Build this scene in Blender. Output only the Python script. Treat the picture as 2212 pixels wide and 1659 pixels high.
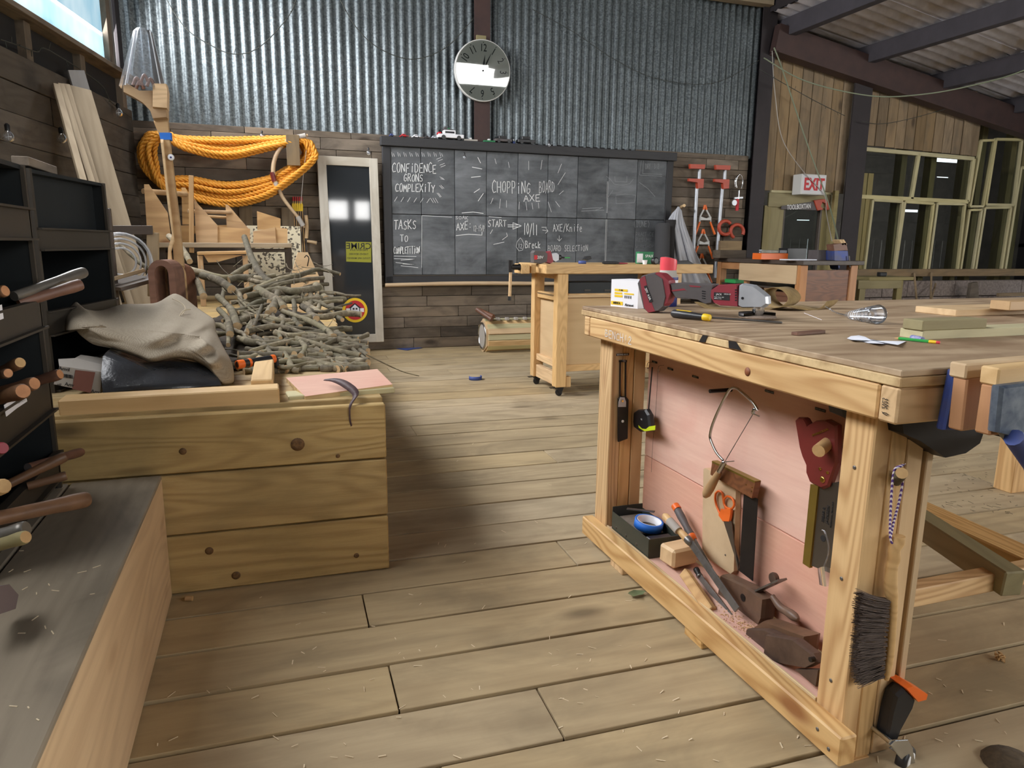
import bpy, math, random
from mathutils import Vector, Matrix, Quaternion
random.seed(7)
for o in list(bpy.data.objects): bpy.data.objects.remove(o)
SC = bpy.context.scene; COL = SC.collection
V = Vector; PI = math.pi
# ---------------------------------------------------------------- camera
YAW, PITCH, ROLL, FPX, CAMH = .331, .194, -.0100, 1538., 1.12
CX, CY = 1106., 829.5
_f = V((math.sin(YAW)*math.cos(PITCH), math.cos(YAW)*math.cos(PITCH), -math.sin(PITCH)))
_r = V((math.cos(YAW), -math.sin(YAW), 0)); _d = _f.cross(_r)
CR = math.cos(ROLL)*_r + math.sin(ROLL)*_d; CD = -math.sin(ROLL)*_r + math.cos(ROLL)*_d
CO = V((0, 0, CAMH))
cam = bpy.data.cameras.new('camera'); co = bpy.data.objects.new('camera', cam); COL.objects.link(co)
cam.sensor_fit = 'HORIZONTAL'; cam.sensor_width = 36; cam.lens = FPX/2212*36; cam.clip_start = .02; cam.clip_end = 200
m = Matrix.Identity(4)
for i in range(3): m[i][0] = CR[i]; m[i][1] = -CD[i]; m[i][2] = -_f[i]; m[i][3] = CO[i]
co.matrix_world = m; SC.camera = co
# ---------------------------------------------------------------- world, daylight, exposure
SC.view_settings.view_transform = 'Standard'; SC.view_settings.look = 'None'
SC.view_settings.gamma = 1; SC.view_settings.use_curve_mapping = False
SC.view_settings.exposure = 0.12
SC.cycles.use_denoising = True
SC.cycles.max_bounces = 4; SC.cycles.diffuse_bounces = 3; SC.cycles.glossy_bounces = 2; SC.cycles.transmission_bounces = 2; SC.cycles.transparent_max_bounces = 8
SC.cycles.use_adaptive_sampling = True; SC.cycles.adaptive_threshold = .06; SC.cycles.adaptive_min_samples = 16; SC.cycles.use_light_tree = False; SC.cycles.caustics_reflective = False; SC.cycles.caustics_refractive = False
SC.cycles.sample_clamp_indirect = 6
w = bpy.data.worlds.new('overcast_sky'); SC.world = w; w.use_nodes = True
bgn = w.node_tree.nodes['Background']; bgn.inputs[0].default_value = (.86, .93, 1.0, 1); bgn.inputs[1].default_value = 2.6
def area(name, loc, d, sx, sy, power, col, spread=180):
    l = bpy.data.lights.new(name, 'AREA'); l.shape = 'RECTANGLE'; l.size = sx; l.size_y = sy
    l.energy = power; l.color = col; l.spread = math.radians(spread)
    o = bpy.data.objects.new(name, l); COL.objects.link(o); o.location = loc
    o.rotation_euler = V(d).to_track_quat('-Z', 'Y').to_euler(); return o
# daylight falling through the strip window along the top of the left wall
area('daylight_strip_window', (-1.36, 5.7, 3.15), (.985, -.172, -.36), 3.6, 1.05, 215, (.98, .98, 1.0), 150)
area('daylight_strip_window', (-1.98, 1.9, 3.15), (.985, -.172, -.36), 4.0, 1.05, 105, (.98, .98, 1.0), 150)
# daylight through the open side of the lean-to, beyond the right edge of the picture
area('daylight_side_opening', (10.85, -1.25, 1.9), (-1, .25, .22), 5.6, 1.3, 330, (1.0, .98, .94))
# daylight through the openings of the wall behind the camera
area('daylight_rear_strip', (5.8, -4.2, 3.6), (-.1, 1, -.3), 5.6, .5, 260, (1.0, .98, .95))
area('daylight_rear_windows', (2.1, -4.32, 1.97), (0, 1, -.05), 1.3, .5, 45, (1.0, .98, .95))
# ---------------------------------------------------------------- pixel -> place
def ray(u, v): return CR*((u-CX)/FPX) + CD*((v-CY)/FPX) + _f
def onz(u, v, z=0): r = ray(u, v); return CO + r*((z-CAMH)/r.z)
def ony(u, v, y): r = ray(u, v); return CO + r*(y/r.y)
def onx(u, v, x): r = ray(u, v); return CO + r*(x/r.x)
def onp(u, v, c, n): r = ray(u, v); n = V(n); return CO + r*((V(c)-CO).dot(n)/r.dot(n))
# ---------------------------------------------------------------- mesh helpers
class MB:
    def __init__(s): s.v = []; s.f = []; s.m = []; s.sm = []
    def add(s, vs, fs, mi=0, smooth=False):
        b = len(s.v); s.v += [tuple(x) for x in vs]
        for q in fs: s.f.append([b+i for i in q]); s.m.append(mi); s.sm.append(smooth)
    def box(s, c, size, R=None, bev=0, mi=0):
        vs, fs = cbox(*size, bev); c = V(c)
        s.add([(R @ V(p) if R else V(p)) + c for p in vs], fs, mi)
    def bar(s, p0, p1, w, h, up=(0, 0, 1), bev=0, mi=0):
        p0, p1 = V(p0), V(p1); R = frame(p1-p0, up); s.box((p0+p1)/2, ((p1-p0).length, w, h), R, bev, mi)
    def prism(s, poly, off, mi=0, smooth_sides=False):
        n = len(poly); off = V(off); P = [V(p) for p in poly]
        s.add(P+[p+off for p in P], [list(range(n))[::-1], list(range(n, 2*n))], mi)
        s.add(P+[p+off for p in P], [[i, (i+1) % n, n+(i+1) % n, n+i] for i in range(n)], mi, smooth_sides)
    def tube(s, pts, r, n=8, mi=0, caps=True, capmi=None, closed=False, up=None):
        pts = [V(p) for p in pts]; k = len(pts); rs = r if isinstance(r, (list, tuple)) else [r]*k
        vs = []; prev = None
        for i, p in enumerate(pts):
            if closed: t = pts[(i+1) % k]-pts[i-1]
            else: t = pts[min(i+1, k-1)]-pts[max(i-1, 0)]
            if t.length < 1e-9: t = V((0, 0, 1))
            t.normalize()
            if prev is None:
                a = V(up) if up else (V((0, 0, 1)) if abs(t.z) < .9 else V((1, 0, 0)))
                a = (a - t*a.dot(t)).normalized()
            else:
                a = prev - t*prev.dot(t)
                a = a.normalized() if a.length > 1e-6 else t.orthogonal().normalized()
            prev = a; b = t.cross(a)
            for j in range(n):
                an = 2*PI*j/n; vs.append(p+(a*math.cos(an)+b*math.sin(an))*rs[i])
        fs = []
        for i in range(k if closed else k-1):
            i2 = (i+1) % k
            for j in range(n): fs.append([i*n+j, i*n+(j+1) % n, i2*n+(j+1) % n, i2*n+j])
        s.add(vs, fs, mi, True)
        if caps and not closed:
            s.add(vs[:n], [list(range(n))[::-1]], mi if capmi is None else capmi)
            s.add(vs[-n:], [list(range(n))], mi if capmi is None else capmi)
    def lathe(s, prof, o, axis=(0, 0, 1), n=20, mi=0, smooth=True, caps=True):
        # prof: list of (radius, height)
        o = V(o); ax = V(axis).normalized(); a = ax.orthogonal().normalized(); b = ax.cross(a); vs = []
        for (r, h) in prof:
            for j in range(n):
                an = 2*PI*j/n; vs.append(o+ax*h+(a*math.cos(an)+b*math.sin(an))*r)
        fs = [[i*n+j, i*n+(j+1) % n, (i+1)*n+(j+1) % n, (i+1)*n+j] for i in range(len(prof)-1) for j in range(n)]
        s.add(vs, fs, mi, smooth)
        if caps:
            if prof[0][0] > 1e-5: s.add(vs[:n], [list(range(n))[::-1]], mi)
            if prof[-1][0] > 1e-5: s.add(vs[-n:], [list(range(n))], mi)
    def grid(s, fn, nu, nv, mi=0, smooth=True):
        vs = [fn(i/nu, j/nv) for j in range(nv+1) for i in range(nu+1)]
        fs = [[j*(nu+1)+i, j*(nu+1)+i+1, (j+1)*(nu+1)+i+1, (j+1)*(nu+1)+i] for j in range(nv) for i in range(nu)]
        s.add(vs, fs, mi, smooth)
    def quad(s, a, b, c, d, mi=0): s.add([a, b, c, d], [[0, 1, 2, 3]], mi)
    def build(s, name, mats, parent=None, M=None, mods=None):
        me = bpy.data.meshes.new(name); me.from_pydata(s.v, [], s.f)
        for mt in (mats if isinstance(mats, (list, tuple)) else [mats]): me.materials.append(mt)
        me.polygons.foreach_set('material_index', s.m); me.polygons.foreach_set('use_smooth', s.sm); me.update()
        return link(name, me, parent, M)
def link(name, me, parent=None, M=None):
    o = bpy.data.objects.new(name, me); COL.objects.link(o)
    if parent is not None:
        o.parent = parent
        o.matrix_parent_inverse = parent.matrix_basis.inverted()
    if M is not None: o.matrix_basis = M
    return o
def cbox(x, y, z, b=0):
    x, y, z = x/2, y/2, z/2
    if b <= 0:
        return ([(sx*x, sy*y, sz*z) for sx in (-1, 1) for sy in (-1, 1) for sz in (-1, 1)],
                [[0, 1, 3, 2], [4, 6, 7, 5], [0, 4, 5, 1], [2, 3, 7, 6], [0, 2, 6, 4], [1, 5, 7, 3]])
    b = min(b, x*.9, y*.9, z*.9)
    vs = []; ix = {}
    for sx in (-1, 1):
        for sy in (-1, 1):
            for sz in (-1, 1):
                for k in range(3):
                    p = [sx*(x-b), sy*(y-b), sz*(z-b)]; p[k] += (sx, sy, sz)[k]*b
                    ix[(sx, sy, sz, k)] = len(vs); vs.append(tuple(p))
    fs = []
    def q(l, nrm):
        P = [V(vs[i]) for i in l]; nn = (P[1]-P[0]).cross(P[2]-P[0])
        fs.append(l if nn.dot(V(nrm)) > 0 else l[::-1])
    for k in range(3):
        for sg in (-1, 1):
            l = []
            for a, bb in ((-1, -1), (1, -1), (1, 1), (-1, 1)):
                s3 = [0, 0, 0]; s3[k] = sg; s3[(k+1) % 3] = a; s3[(k+2) % 3] = bb; l.append(ix[(*s3, k)])
            nn = [0, 0, 0]; nn[k] = sg; q(l, nn)
        for a in (-1, 1):
            for bb in (-1, 1):
                i1, i2 = (k+1) % 3, (k+2) % 3; l = []
                for sg, kk in ((-1, i1), (1, i1), (1, i2), (-1, i2)):
                    s3 = [0, 0, 0]; s3[k] = sg; s3[i1] = a; s3[i2] = bb; l.append(ix[(*s3, kk)])
                nn = [0, 0, 0]; nn[i1] = a; nn[i2] = bb; q(l, nn)
    for sx in (-1, 1):
        for sy in (-1, 1):
            for sz in (-1, 1): q([ix[(sx, sy, sz, k)] for k in range(3)], (sx, sy, sz))
    return vs, fs
def frame(x, up=(0, 0, 1)):
    # matrix whose columns are length, width, thickness axes
    x = V(x).normalized(); up = V(up)
    z = up - x*up.dot(x)
    if z.length < 1e-5: z = x.orthogonal()
    z.normalize(); y = z.cross(x)
    return Matrix((x, y, z)).transposed()
_bx = {}
def board(name, c, size, mat, parent=None, R=None, bev=.004, jitter=0):
    """a box of its own, long axis along local X so that the grain follows it; equal sizes share one mesh"""
    key = (tuple(round(q, 4) for q in size), mat.name, bev)
    me = _bx.get(key)
    if me is None:
        vs, fs = cbox(*size, bev); me = bpy.data.meshes.new(name); me.from_pydata(vs, [], fs); me.materials.append(mat); _bx[key] = me
    M = Matrix.Translation(V(c)) @ ((R or Matrix.Identity(3)).to_4x4())
    return link(name, me, parent, M)
def plank(name, p0, p1, w, t, mat, parent=None, up=(0, 0, 1), bev=.004):
    """board from p0 to p1 (centre line); up = direction of its thickness"""
    p0, p1 = V(p0), V(p1); return board(name, (p0+p1)/2, ((p1-p0).length, w, t), mat, parent, frame(p1-p0, up), bev)
RX = Matrix.Identity(3)                                   # long along X, width along Y, thick along Z
RXW = Matrix(((1, 0, 0), (0, 0, -1), (0, 1, 0)))           # long along X, width along Z, thick along Y
RY = Matrix(((0, -1, 0), (1, 0, 0), (0, 0, 1)))            # long along Y
RYW = frame((0, 1, 0), (1, 0, 0))                          # long Y, thick X
RZ = frame((0, 0, 1), (0, 1, 0))                           # long Z, thick Y, width X
RZX = frame((0, 0, 1), (1, 0, 0))                          # long Z, thick X
def T(name, label, cat, loc=(0, 0, 0), group=None):
    o = bpy.data.objects.new(name, None); COL.objects.link(o); o.location = loc; o.empty_display_size = .1
    return S(o, label, cat, group)
def S(o, label=None, cat=None, group=None, kind=None):
    if label: o['label'] = label
    if cat: o['category'] = cat
    if group: o['group'] = group
    if kind: o['kind'] = kind
    return o
def ST(name, label=None, loc=(0, 0, 0)):
    o = bpy.data.objects.new(name, None); COL.objects.link(o); o.location = loc; o['kind'] = 'structure'
    if label: o['label'] = label
    return o
def txt(name, body, c, right, up, size, mat, parent=None, sx=1., ex=.0004, align='CENTER', lift=.0006, bold=.008):
    cu = bpy.data.curves.new(name, 'FONT'); cu.body = body; cu.size = size; cu.extrude = ex; cu.align_x = align; cu.align_y = 'CENTER'
    cu.resolution_u = 3; cu.offset = size*bold; cu.materials.append(mat)
    x = V(right).normalized(); y = V(up); y = (y-x*y.dot(x)).normalized(); z = x.cross(y)
    R = Matrix((x*sx, y, z)).transposed()
    return link(name, cu, parent, Matrix.Translation(V(c)+z*lift) @ R.to_4x4())
def bez(pts, n=8):
    """Catmull-Rom through points"""
    P = [V(p) for p in pts]; out = []
    for i in range(len(P)-1):
        a, b, c, d = P[max(i-1, 0)], P[i], P[i+1], P[min(i+2, len(P)-1)]
        for k in range(n):
            t = k/n; out.append(.5*((2*b)+(c-a)*t+(2*a-5*b+4*c-d)*t*t+(3*b-a-3*c+d)*t**3))
    out.append(P[-1]); return out
def ab(p, q, t): return V(p)*(1-t)+V(q)*t
# ---------------------------------------------------------------- materials
def lin(c):
    return tuple(((x/255)/12.92 if x/255 <= .04045 else ((x/255+.055)/1.055)**2.4) for x in c)+(1,)
class G:
    def __init__(s, name):
        s.mat = bpy.data.materials.new(name); s.mat.use_nodes = True; s.t = s.mat.node_tree; s.t.nodes.clear()
        s.out = s.t.nodes.new('ShaderNodeOutputMaterial')
    def n(s, typ, **k):
        x = s.t.nodes.new('ShaderNode'+typ)
        for a, b in k.items():
            if a.startswith('i_'):
                key = a[2:]; key = int(key) if key.isdigit() else key.replace('_', ' '); x.inputs[key].default_value = b
            else: setattr(x, a, b)
        return x
    def l(s, a, b): s.t.links.new(a, b)
    def math(s, op, a, b=None, c=None):
        x = s.n('Math', operation=op)
        for i, q in enumerate((a, b, c)):
            if q is None: continue
            if isinstance(q, (int, float)): x.inputs[i].default_value = q
            else: s.l(q, x.inputs[i])
        return x.outputs[0]
    def ramp(s, fac, stops):
        x = s.n('ValToRGB'); e = x.color_ramp.elements
        while len(e) < len(stops): e.new(.5)
        for i, (p, c) in enumerate(stops): e[i].position = p; e[i].color = c
        s.l(fac, x.inputs[0]); return x.outputs[0]
    def mix(s, fac, a, b, bt='MIX'):
        x = s.n('MixRGB', blend_type=bt)
        for i, q in enumerate((fac, a, b)):
            if isinstance(q, (int, float)): x.inputs[i].default_value = q
            elif isinstance(q, tuple): x.inputs[i].default_value = q
            else: s.l(q, x.inputs[i])
        return x.outputs[0]
    def bsdf(s, col, rough=.6, metal=0, bump=None, bs=.2, bd=.01, **k):
        p = s.n('BsdfPrincipled')
        for inp, q in (('Base Color', col), ('Roughness', rough), ('Metallic', metal)):
            if isinstance(q, (int, float, tuple)): p.inputs[inp].default_value = q
            else: s.l(q, p.inputs[inp])
        for a, b in k.items(): p.inputs[a.replace('_', ' ')].default_value = b
        if bump is not None:
            bn = s.n('Bump'); bn.inputs['Strength'].default_value = bs; bn.inputs['Distance'].default_value = bd
            s.l(bump, bn.inputs['Height']); s.l(bn.outputs[0], p.inputs['Normal'])
        s.l(p.outputs[0], s.out.inputs[0]); return p
    def coord(s, scale=(1, 1, 1), rnd=True, src='Object'):
        tc = s.n('TexCoord'); v = tc.outputs[src]
        if rnd:
            oi = s.n('ObjectInfo'); cb = s.n('CombineXYZ')
            for i, q in enumerate((37.3, 91.7, 53.1)): s.l(s.math('MULTIPLY', oi.outputs['Random'], q), cb.inputs[i])
            ad = s.n('VectorMath', operation='ADD'); s.l(v, ad.inputs[0]); s.l(cb.outputs[0], ad.inputs[1]); v = ad.outputs[0]
            s.rand = oi.outputs['Random']
        mp = s.n('Mapping'); mp.inputs['Scale'].default_value = scale; s.l(v, mp.inputs[0]); return mp.outputs[0]
    def noise(s, vec, sc, det=4, rough=.55, dist=0):
        x = s.n('TexNoise'); x.inputs['Scale'].default_value = sc; x.inputs['Detail'].default_value = det
        x.inputs['Roughness'].default_value = rough; x.inputs['Distortion'].default_value = dist; s.l(vec, x.inputs['Vector']); return x.outputs[0]
def wood(name, light, dark, gs=1., ring=.5, rough=.62, bump=.15, var=.18, knot=None, stain=None, stain_amt=.5, fib=.6, ringf=9.):
    g = G(name); v1 = g.coord((1.1*gs, 16*gs, 16*gs)); rnd = g.rand
    fibre = g.noise(v1, 3.0, 6, .65)
    v2 = g.coord((.45*gs, 3.0*gs, 3.0*gs)); base = g.noise(v2, 1.6, 2, .4, .3)
    rings = g.math('SINE', g.math('MULTIPLY', base, ringf*2*PI)); rings = g.math('MULTIPLY_ADD', rings, .5, .5)
    rings = g.math('POWER', rings, 1.6)
    f = g.math('ADD', g.math('MULTIPLY', fibre, fib), g.math('MULTIPLY', rings, ring*.55))
    f = g.math('SUBTRACT', f, .12)
    col = g.mix(f, lin(light), lin(dark)); g.t.nodes[-1].use_clamp = True
    vv = g.math('MULTIPLY_ADD', rnd, 2*var, 1-var)
    hs = g.n('HueSaturation'); g.l(col, hs.inputs['Color']); g.l(vv, hs.inputs['Value'])
    sat = g.math('MULTIPLY_ADD', g.math('FRACT', g.math('MULTIPLY', rnd, 7.31)), .2, .82); g.l(sat, hs.inputs['Saturation'])
    col = hs.outputs[0]
    if knot:
        vk = g.coord((1.5*gs, 3.6*gs, 3.6*gs)); vo = g.n('TexVoronoi'); vo.inputs['Scale'].default_value = 1.25; g.l(vk, vo.inputs['Vector'])
        k = g.ramp(vo.outputs['Distance'], [(.06, (1, 1, 1, 1)), (.12, (.35, .35, .35, 1)), (.17, (0, 0, 0, 1))])
        col = g.mix(g.math('MULTIPLY', k, .75), col, lin(knot))
    if stain:
        vs = g.coord((1.2, 2.2, 2.2)); st = g.noise(vs, 1.9, 5, .6, .6)
        st = g.ramp(st, [(.47, (0, 0, 0, 1)), (.68, (1, 1, 1, 1))]); col = g.mix(g.math('MULTIPLY', st, stain_amt), col, lin(stain))
    g.bsdf(col, rough, 0, f, bump, .006); return g.mat
def plain(name, c, rough=.5, metal=0, mottle=0, c2=None, sc=8, bump=0, **k):
    g = G(name)
    if mottle or c2:
        v = g.coord(); nz = g.noise(v, sc, 5, .6); nz = g.ramp(nz, [(.35, (0, 0, 0, 1)), (.68, (1, 1, 1, 1))])
        col = g.mix(g.math('MULTIPLY', nz, mottle or .5), lin(c), lin(c2 or tuple(x*.6 for x in c)))
        g.bsdf(col, rough, metal, nz if bump else None, bump, .004, **k)
    else: g.bsdf(lin(c), rough, metal, **k)
    return g.mat
def clear(name, c=(235, 240, 245), rough=.05, alpha_mix=.12, haze=0.):
    """thin clear plastic or glass: mostly passes light, some gloss"""
    g = G(name); tr0 = g.n('BsdfTransparent'); df = g.n('BsdfDiffuse'); df.inputs[0].default_value = (.9, .92, .95, 1); tr0.inputs[0].default_value = lin(c)
    tr = g.n('MixShader'); tr.inputs[0].default_value = haze; g.l(tr0.outputs[0], tr.inputs[1]); g.l(df.outputs[0], tr.inputs[2])
    _unused = g.n('BsdfTransparent')
    gl = g.n('BsdfGlossy'); gl.inputs['Roughness'].default_value = rough; gl.inputs[0].default_value = (1, 1, 1, 1)
    fr = g.n('Fresnel'); fr.inputs[0].default_value = 1.5; mx = g.n('MixShader')
    fac = g.math('ADD', g.math('MULTIPLY', fr.outputs[0], .9), alpha_mix)
    g.l(fac, mx.inputs[0]); g.l(tr.outputs[0], mx.inputs[1]); g.l(gl.outputs[0], mx.inputs[2]); g.l(mx.outputs[0], g.out.inputs[0]); return g.mat
M = {}
# --- timber
M['floor'] = wood('decking_boards', (190, 168, 128), (132, 109, 77), .8, .35, .8, .2, .07, knot=(100, 84, 60), stain=(120, 106, 82), stain_amt=.45)
M['plat'] = wood('treated_boards', (198, 168, 108), (140, 108, 60), 1.1, .6, .72, .6, .07, ringf=14., knot=(74, 54, 34), stain=(126, 108, 70), stain_amt=.35)
M['grey'] = wood('weathered_bench_boards', (156, 142, 120), (104, 92, 76), .8, .3, .85, .1, .06, stain=(74, 66, 56), stain_amt=.5)
M['pine'] = wood('pine', (230, 190, 128), (180, 130, 70), 1.1, .95, .55, .12, .07, knot=(140, 82, 44), ringf=22.)
M['pine2'] = wood('pine_pale', (224, 190, 138), (186, 146, 94), 1.1, .55, .6, .1, .08, knot=(150, 100, 60))
M['beam'] = wood('beech', (222, 184, 128), (182, 140, 88), 1.4, .7, .5, .08, .08, ringf=20.)
M['ply'] = wood('plywood_face', (206, 176, 130), (176, 142, 98), .7, .5, .6, .06, .06)
M['worktop'] = wood('worn_plywood_top', (198, 170, 132), (138, 106, 72), .8, .8, .6, .12, .05, stain=(112, 80, 52), stain_amt=.65, ringf=12.)
M['pink'] = wood('pink_faced_plywood', (232, 186, 162), (204, 146, 126), 1.5, .1, .65, .05, .05, stain=(214, 140, 126), stain_amt=.35, fib=.9)
M['edge'] = wood('ply_edge', (222, 192, 136), (150, 112, 64), 2.4, .9, .7, .1, .08, ringf=4)
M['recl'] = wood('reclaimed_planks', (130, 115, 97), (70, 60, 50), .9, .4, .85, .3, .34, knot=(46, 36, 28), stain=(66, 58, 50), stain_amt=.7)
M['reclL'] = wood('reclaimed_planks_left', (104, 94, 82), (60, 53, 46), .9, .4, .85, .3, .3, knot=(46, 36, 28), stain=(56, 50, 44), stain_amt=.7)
M['vert'] = wood('vertical_cladding', (150, 126, 92), (100, 80, 54), .9, .45, .8, .25, .22, knot=(60, 44, 30), stain=(96, 88, 76), stain_amt=.5)
M['frame'] = wood('treated_batten', (206, 196, 146), (160, 146, 100), 1.2, .4, .7, .12, .08)
M['lean'] = wood('planed_plank', (176, 156, 124), (136, 116, 86), 1.0, .5, .7, .1, .1)
M['leanw'] = wood('grey_white_plank', (176, 176, 178), (150, 148, 146), 1.0, .2, .7, .05, .06)
M['oak'] = wood('carved_ash', (196, 158, 104), (158, 116, 66), 1.0, .8, .5, .08, .06)
M['wal'] = wood('walnut', (128, 84, 60), (84, 52, 36), 1.2, .5, .5, .1, .1)
M['tote'] = wood('tote_timber', (212, 172, 116), (168, 124, 74), 1.1, .8, .6, .1, .08, knot=(130, 80, 46))
M['benchleg'] = wood('orange_pine_frame', (196, 136, 76), (152, 96, 48), 1.1, .5, .55, .08, .08)
M['darktop'] = wood('dark_stained_top', (84, 72, 62), (48, 40, 34), 1, .4, .5, .1, .08)
M['green'] = wood('tanalised_board', (150, 138, 92), (116, 104, 66), 1, .5, .75, .1, .1)
M['fatwood'] = wood('dark_resinous_pole', (206, 176, 132), (160, 122, 84), 1.4, .4, .5, .1, .05)
M['hammer'] = wood('hammer_handle', (138, 98, 64), (84, 56, 36), 1.6, .5, .45, .1, .22)
M['endg'] = plain('end_grain', (206, 170, 118), .75, 0, .5, (166, 126, 80), 30)
M['endp'] = plain('handle_end_grain', (196, 140, 96), .7, 0, .5, (150, 100, 64), 40)
M['rubytop'] = wood('tarnished_plane_wood', (112, 82, 60), (70, 50, 38), 1.2, .4, .5, .15, .1, stain=(80, 74, 70), stain_amt=.5)
M['black_ch'] = wood('blackboard_frame', (58, 58, 60), (40, 40, 42), 1.0, .3, .7, .15, .08)
M['white_fr'] = wood('chipped_white_paint', (216, 210, 196), (176, 166, 146), 1.2, .3, .6, .15, .05, stain=(150, 134, 112), stain_amt=.35)
M['saddle'] = wood('rosewood', (132, 84, 52), (76, 44, 28), 2., .7, .45, .08, .06)
M['conc'] = plain('concrete_block', (150, 138, 130), .95, 0, .8, (104, 92, 86), 30, .5)
# --- metals and plastics
g = G('galvanised_sheet'); v = g.coord((1, 1, 1)); vo = g.n('TexVoronoi'); vo.inputs['Scale'].default_value = 70; g.l(v, vo.inputs['Vector'])
nz = g.noise(v, 1.7, 5, .6); sp = g.ramp(vo.outputs['Color'], [(.2, lin((78, 85, 88))), (.8, lin((116, 124, 127)))])
sp = g.mix(g.ramp(nz, [(.35, (0, 0, 0, 1)), (.7, (.5, .5, .5, 1))]), sp, lin((66, 72, 72))); g.bsdf(sp, .42, .45); M['galv'] = g.mat
M['galv2'] = plain('grey_green_sheet', (74, 84, 88), .5, .45, .5, (56, 64, 66), 5)
M['steelpost'] = plain('oxide_red_steel', (74, 54, 50), .6, .2, .5, (50, 40, 40), 6)
M['darkpost'] = plain('dark_steel', (52, 46, 48), .65, .2, .5, (38, 34, 36), 6)
M['purlin'] = plain('dark_purlin', (74, 70, 76), .8, 0, .5, (52, 50, 54), 4)
M['roof'] = plain('fibre_cement', (206, 202, 206), .9, 0, .6, (160, 154, 156), 6)
M['barn'] = plain('barn_boarding', (96, 88, 78), .9, 0, .6, (64, 58, 52), 3)
M['shav'] = plain('pale_shaving', (226, 208, 176), .9)
M['rackm'] = plain('black_steel_rack', (36, 40, 42), .5, .3, .6, (28, 32, 34), 5)
M['racklip'] = plain('worn_steel_lip', (74, 68, 60), .55, .4, .8, (70, 64, 56), 9)
M['dark'] = plain('dark_interior', (30, 28, 27), .9)
M['blackp'] = plain('black_plastic', (34, 34, 36), .4)
M['blackm'] = plain('black_iron', (36, 34, 34), .45, .5, .4, (58, 50, 44), 12)
M['orange'] = plain('orange_plastic', (238, 112, 42), .4)
M['clampo'] = plain('orange_red_clamp', (190, 78, 54), .5, 0, .4, (150, 60, 44), 12)
M['redp'] = plain('dusty_red_plastic', (150, 50, 62), .5, 0, .5, (120, 58, 64), 14)
M['greyp'] = plain('charcoal_rubber', (92, 86, 86), .6, 0, .4, (70, 66, 66), 14)
M['alu'] = plain('cast_aluminium', (196, 200, 206), .45, .5, .4, (160, 164, 170), 12)
M['chrome'] = plain('chrome', (200, 202, 204), .16, 1)
M['steel'] = plain('file_steel', (136, 134, 132), .42, .8, .6, (92, 86, 80), 25)
M['rust'] = plain('aged_iron', (112, 92, 80), .55, .6, .8, (76, 62, 56), 14)
M['brass'] = plain('brass', (206, 176, 96), .25, 1)
M['sawback'] = plain('brass_spine', (150, 128, 60), .4, .7, .4, (120, 100, 44), 10)
M['sawbl'] = plain('saw_steel', (122, 118, 114), .3, .9)
M['sawh'] = plain('varnished_dark_red_wood', (112, 44, 40), .35, 0, .4, (82, 30, 28), 10)
M['yellow'] = plain('yellow_plastic', (244, 204, 40), .45)
M['lime'] = plain('lime_plastic', (206, 226, 40), .45)
M['bluet'] = plain('blue_masking_tape', (42, 116, 214), .6)
M['bluetd'] = plain('dark_blue_tape', (66, 84, 146), .6)
M['bluev'] = plain('worn_blue_paint', (52, 72, 140), .5, .3, .7, (86, 84, 92), 12)
M['visedk'] = plain('grimy_blue_iron', (62, 76, 98), .45, .4, .8, (150, 160, 168), 14)
M['white'] = plain('white_card', (240, 240, 244), .6)
M['offw'] = plain('clock_face_card', (206, 204, 198), .7)
M['exitw'] = plain('exit_box_white', (208, 208, 204), .6)
M['red'] = plain('sign_red', (196, 40, 48), .55)
M['coral'] = plain('coral_cap_plastic', (240, 82, 92), .4)
M['navy'] = plain('navy_label', (40, 50, 120), .5)
M['greenp'] = plain('green_plastic', (52, 160, 84), .5)
M['pgreen'] = plain('green_card', (40, 120, 76), .6)
M['pencil'] = plain('green_pencil_paint', (60, 172, 84), .4)
M['grey_tray'] = plain('dark_olive_steel', (70, 74, 66), .5, .3, .4, (54, 58, 52), 10)
M['coat'] = plain('grey_white_cloth', (196, 198, 204), .9, 0, .3, (160, 164, 174), 3)
M['mat'] = plain('charcoal_rolled_mat', (66, 66, 68), .85)
M['paper'] = plain('white_paper', (226, 228, 236), .8)
M['chalk'] = plain('chalk', (236, 238, 238), .95)
M['chalkf'] = plain('faint_chalk', (150, 154, 156), .95)
M['ink'] = plain('black_ink', (34, 34, 36), .6)
M['inkw'] = plain('white_print', (230, 230, 230), .6)
M['tan'] = plain('brown_tape', (128, 84, 74), .5)
M['card'] = plain('anvil_carton', (178, 172, 164), .75, 0, .3, (150, 140, 128), 6)
M['dustp'] = plain('grey_plastic_film', (58, 60, 64), .25, 0, .6, (40, 38, 36), 9, .5)
M['leafm'] = plain('dried_leaf', (112, 124, 84), .8, 0, .6, (78, 84, 60), 20)
M['sawdust'] = plain('sawdust', (226, 190, 140), .95, 0, .5, (190, 150, 104), 60)
M['strap'] = plain('dark_bark_strip', (66, 44, 46), .6, 0, .5, (110, 92, 92), 30)
M['abr'] = plain('brown_abrasive', (150, 126, 84), .95, 0, .5, (116, 94, 58), 60)
M['abrb'] = plain('abrasive_backing', (136, 116, 94), .8)
M['glass'] = clear('window_glass', (222, 228, 226), .02, .02)
M['plastic'] = clear('clear_plastic', (244, 247, 252), .12, .01, .07)
M['plrim'] = clear('clear_plastic_rim', (240, 244, 250), .2, .02, .45)
M['cyan'] = plain('string_core', (180, 160, 140), .8)
M['wire'] = plain('green_wire', (58, 60, 54), .6)
M['cable'] = plain('pale_green_cable', (128, 136, 112), .6)
M['terr'] = wood('speckled_board', (226, 216, 190), (206, 190, 156), 1, .1, .7, .02, .02)
g = G('speckled_stone_board'); v = g.coord(); vo = g.n('TexVoronoi'); vo.inputs['Scale'].default_value = 60; g.l(v, vo.inputs['Vector'])
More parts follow.
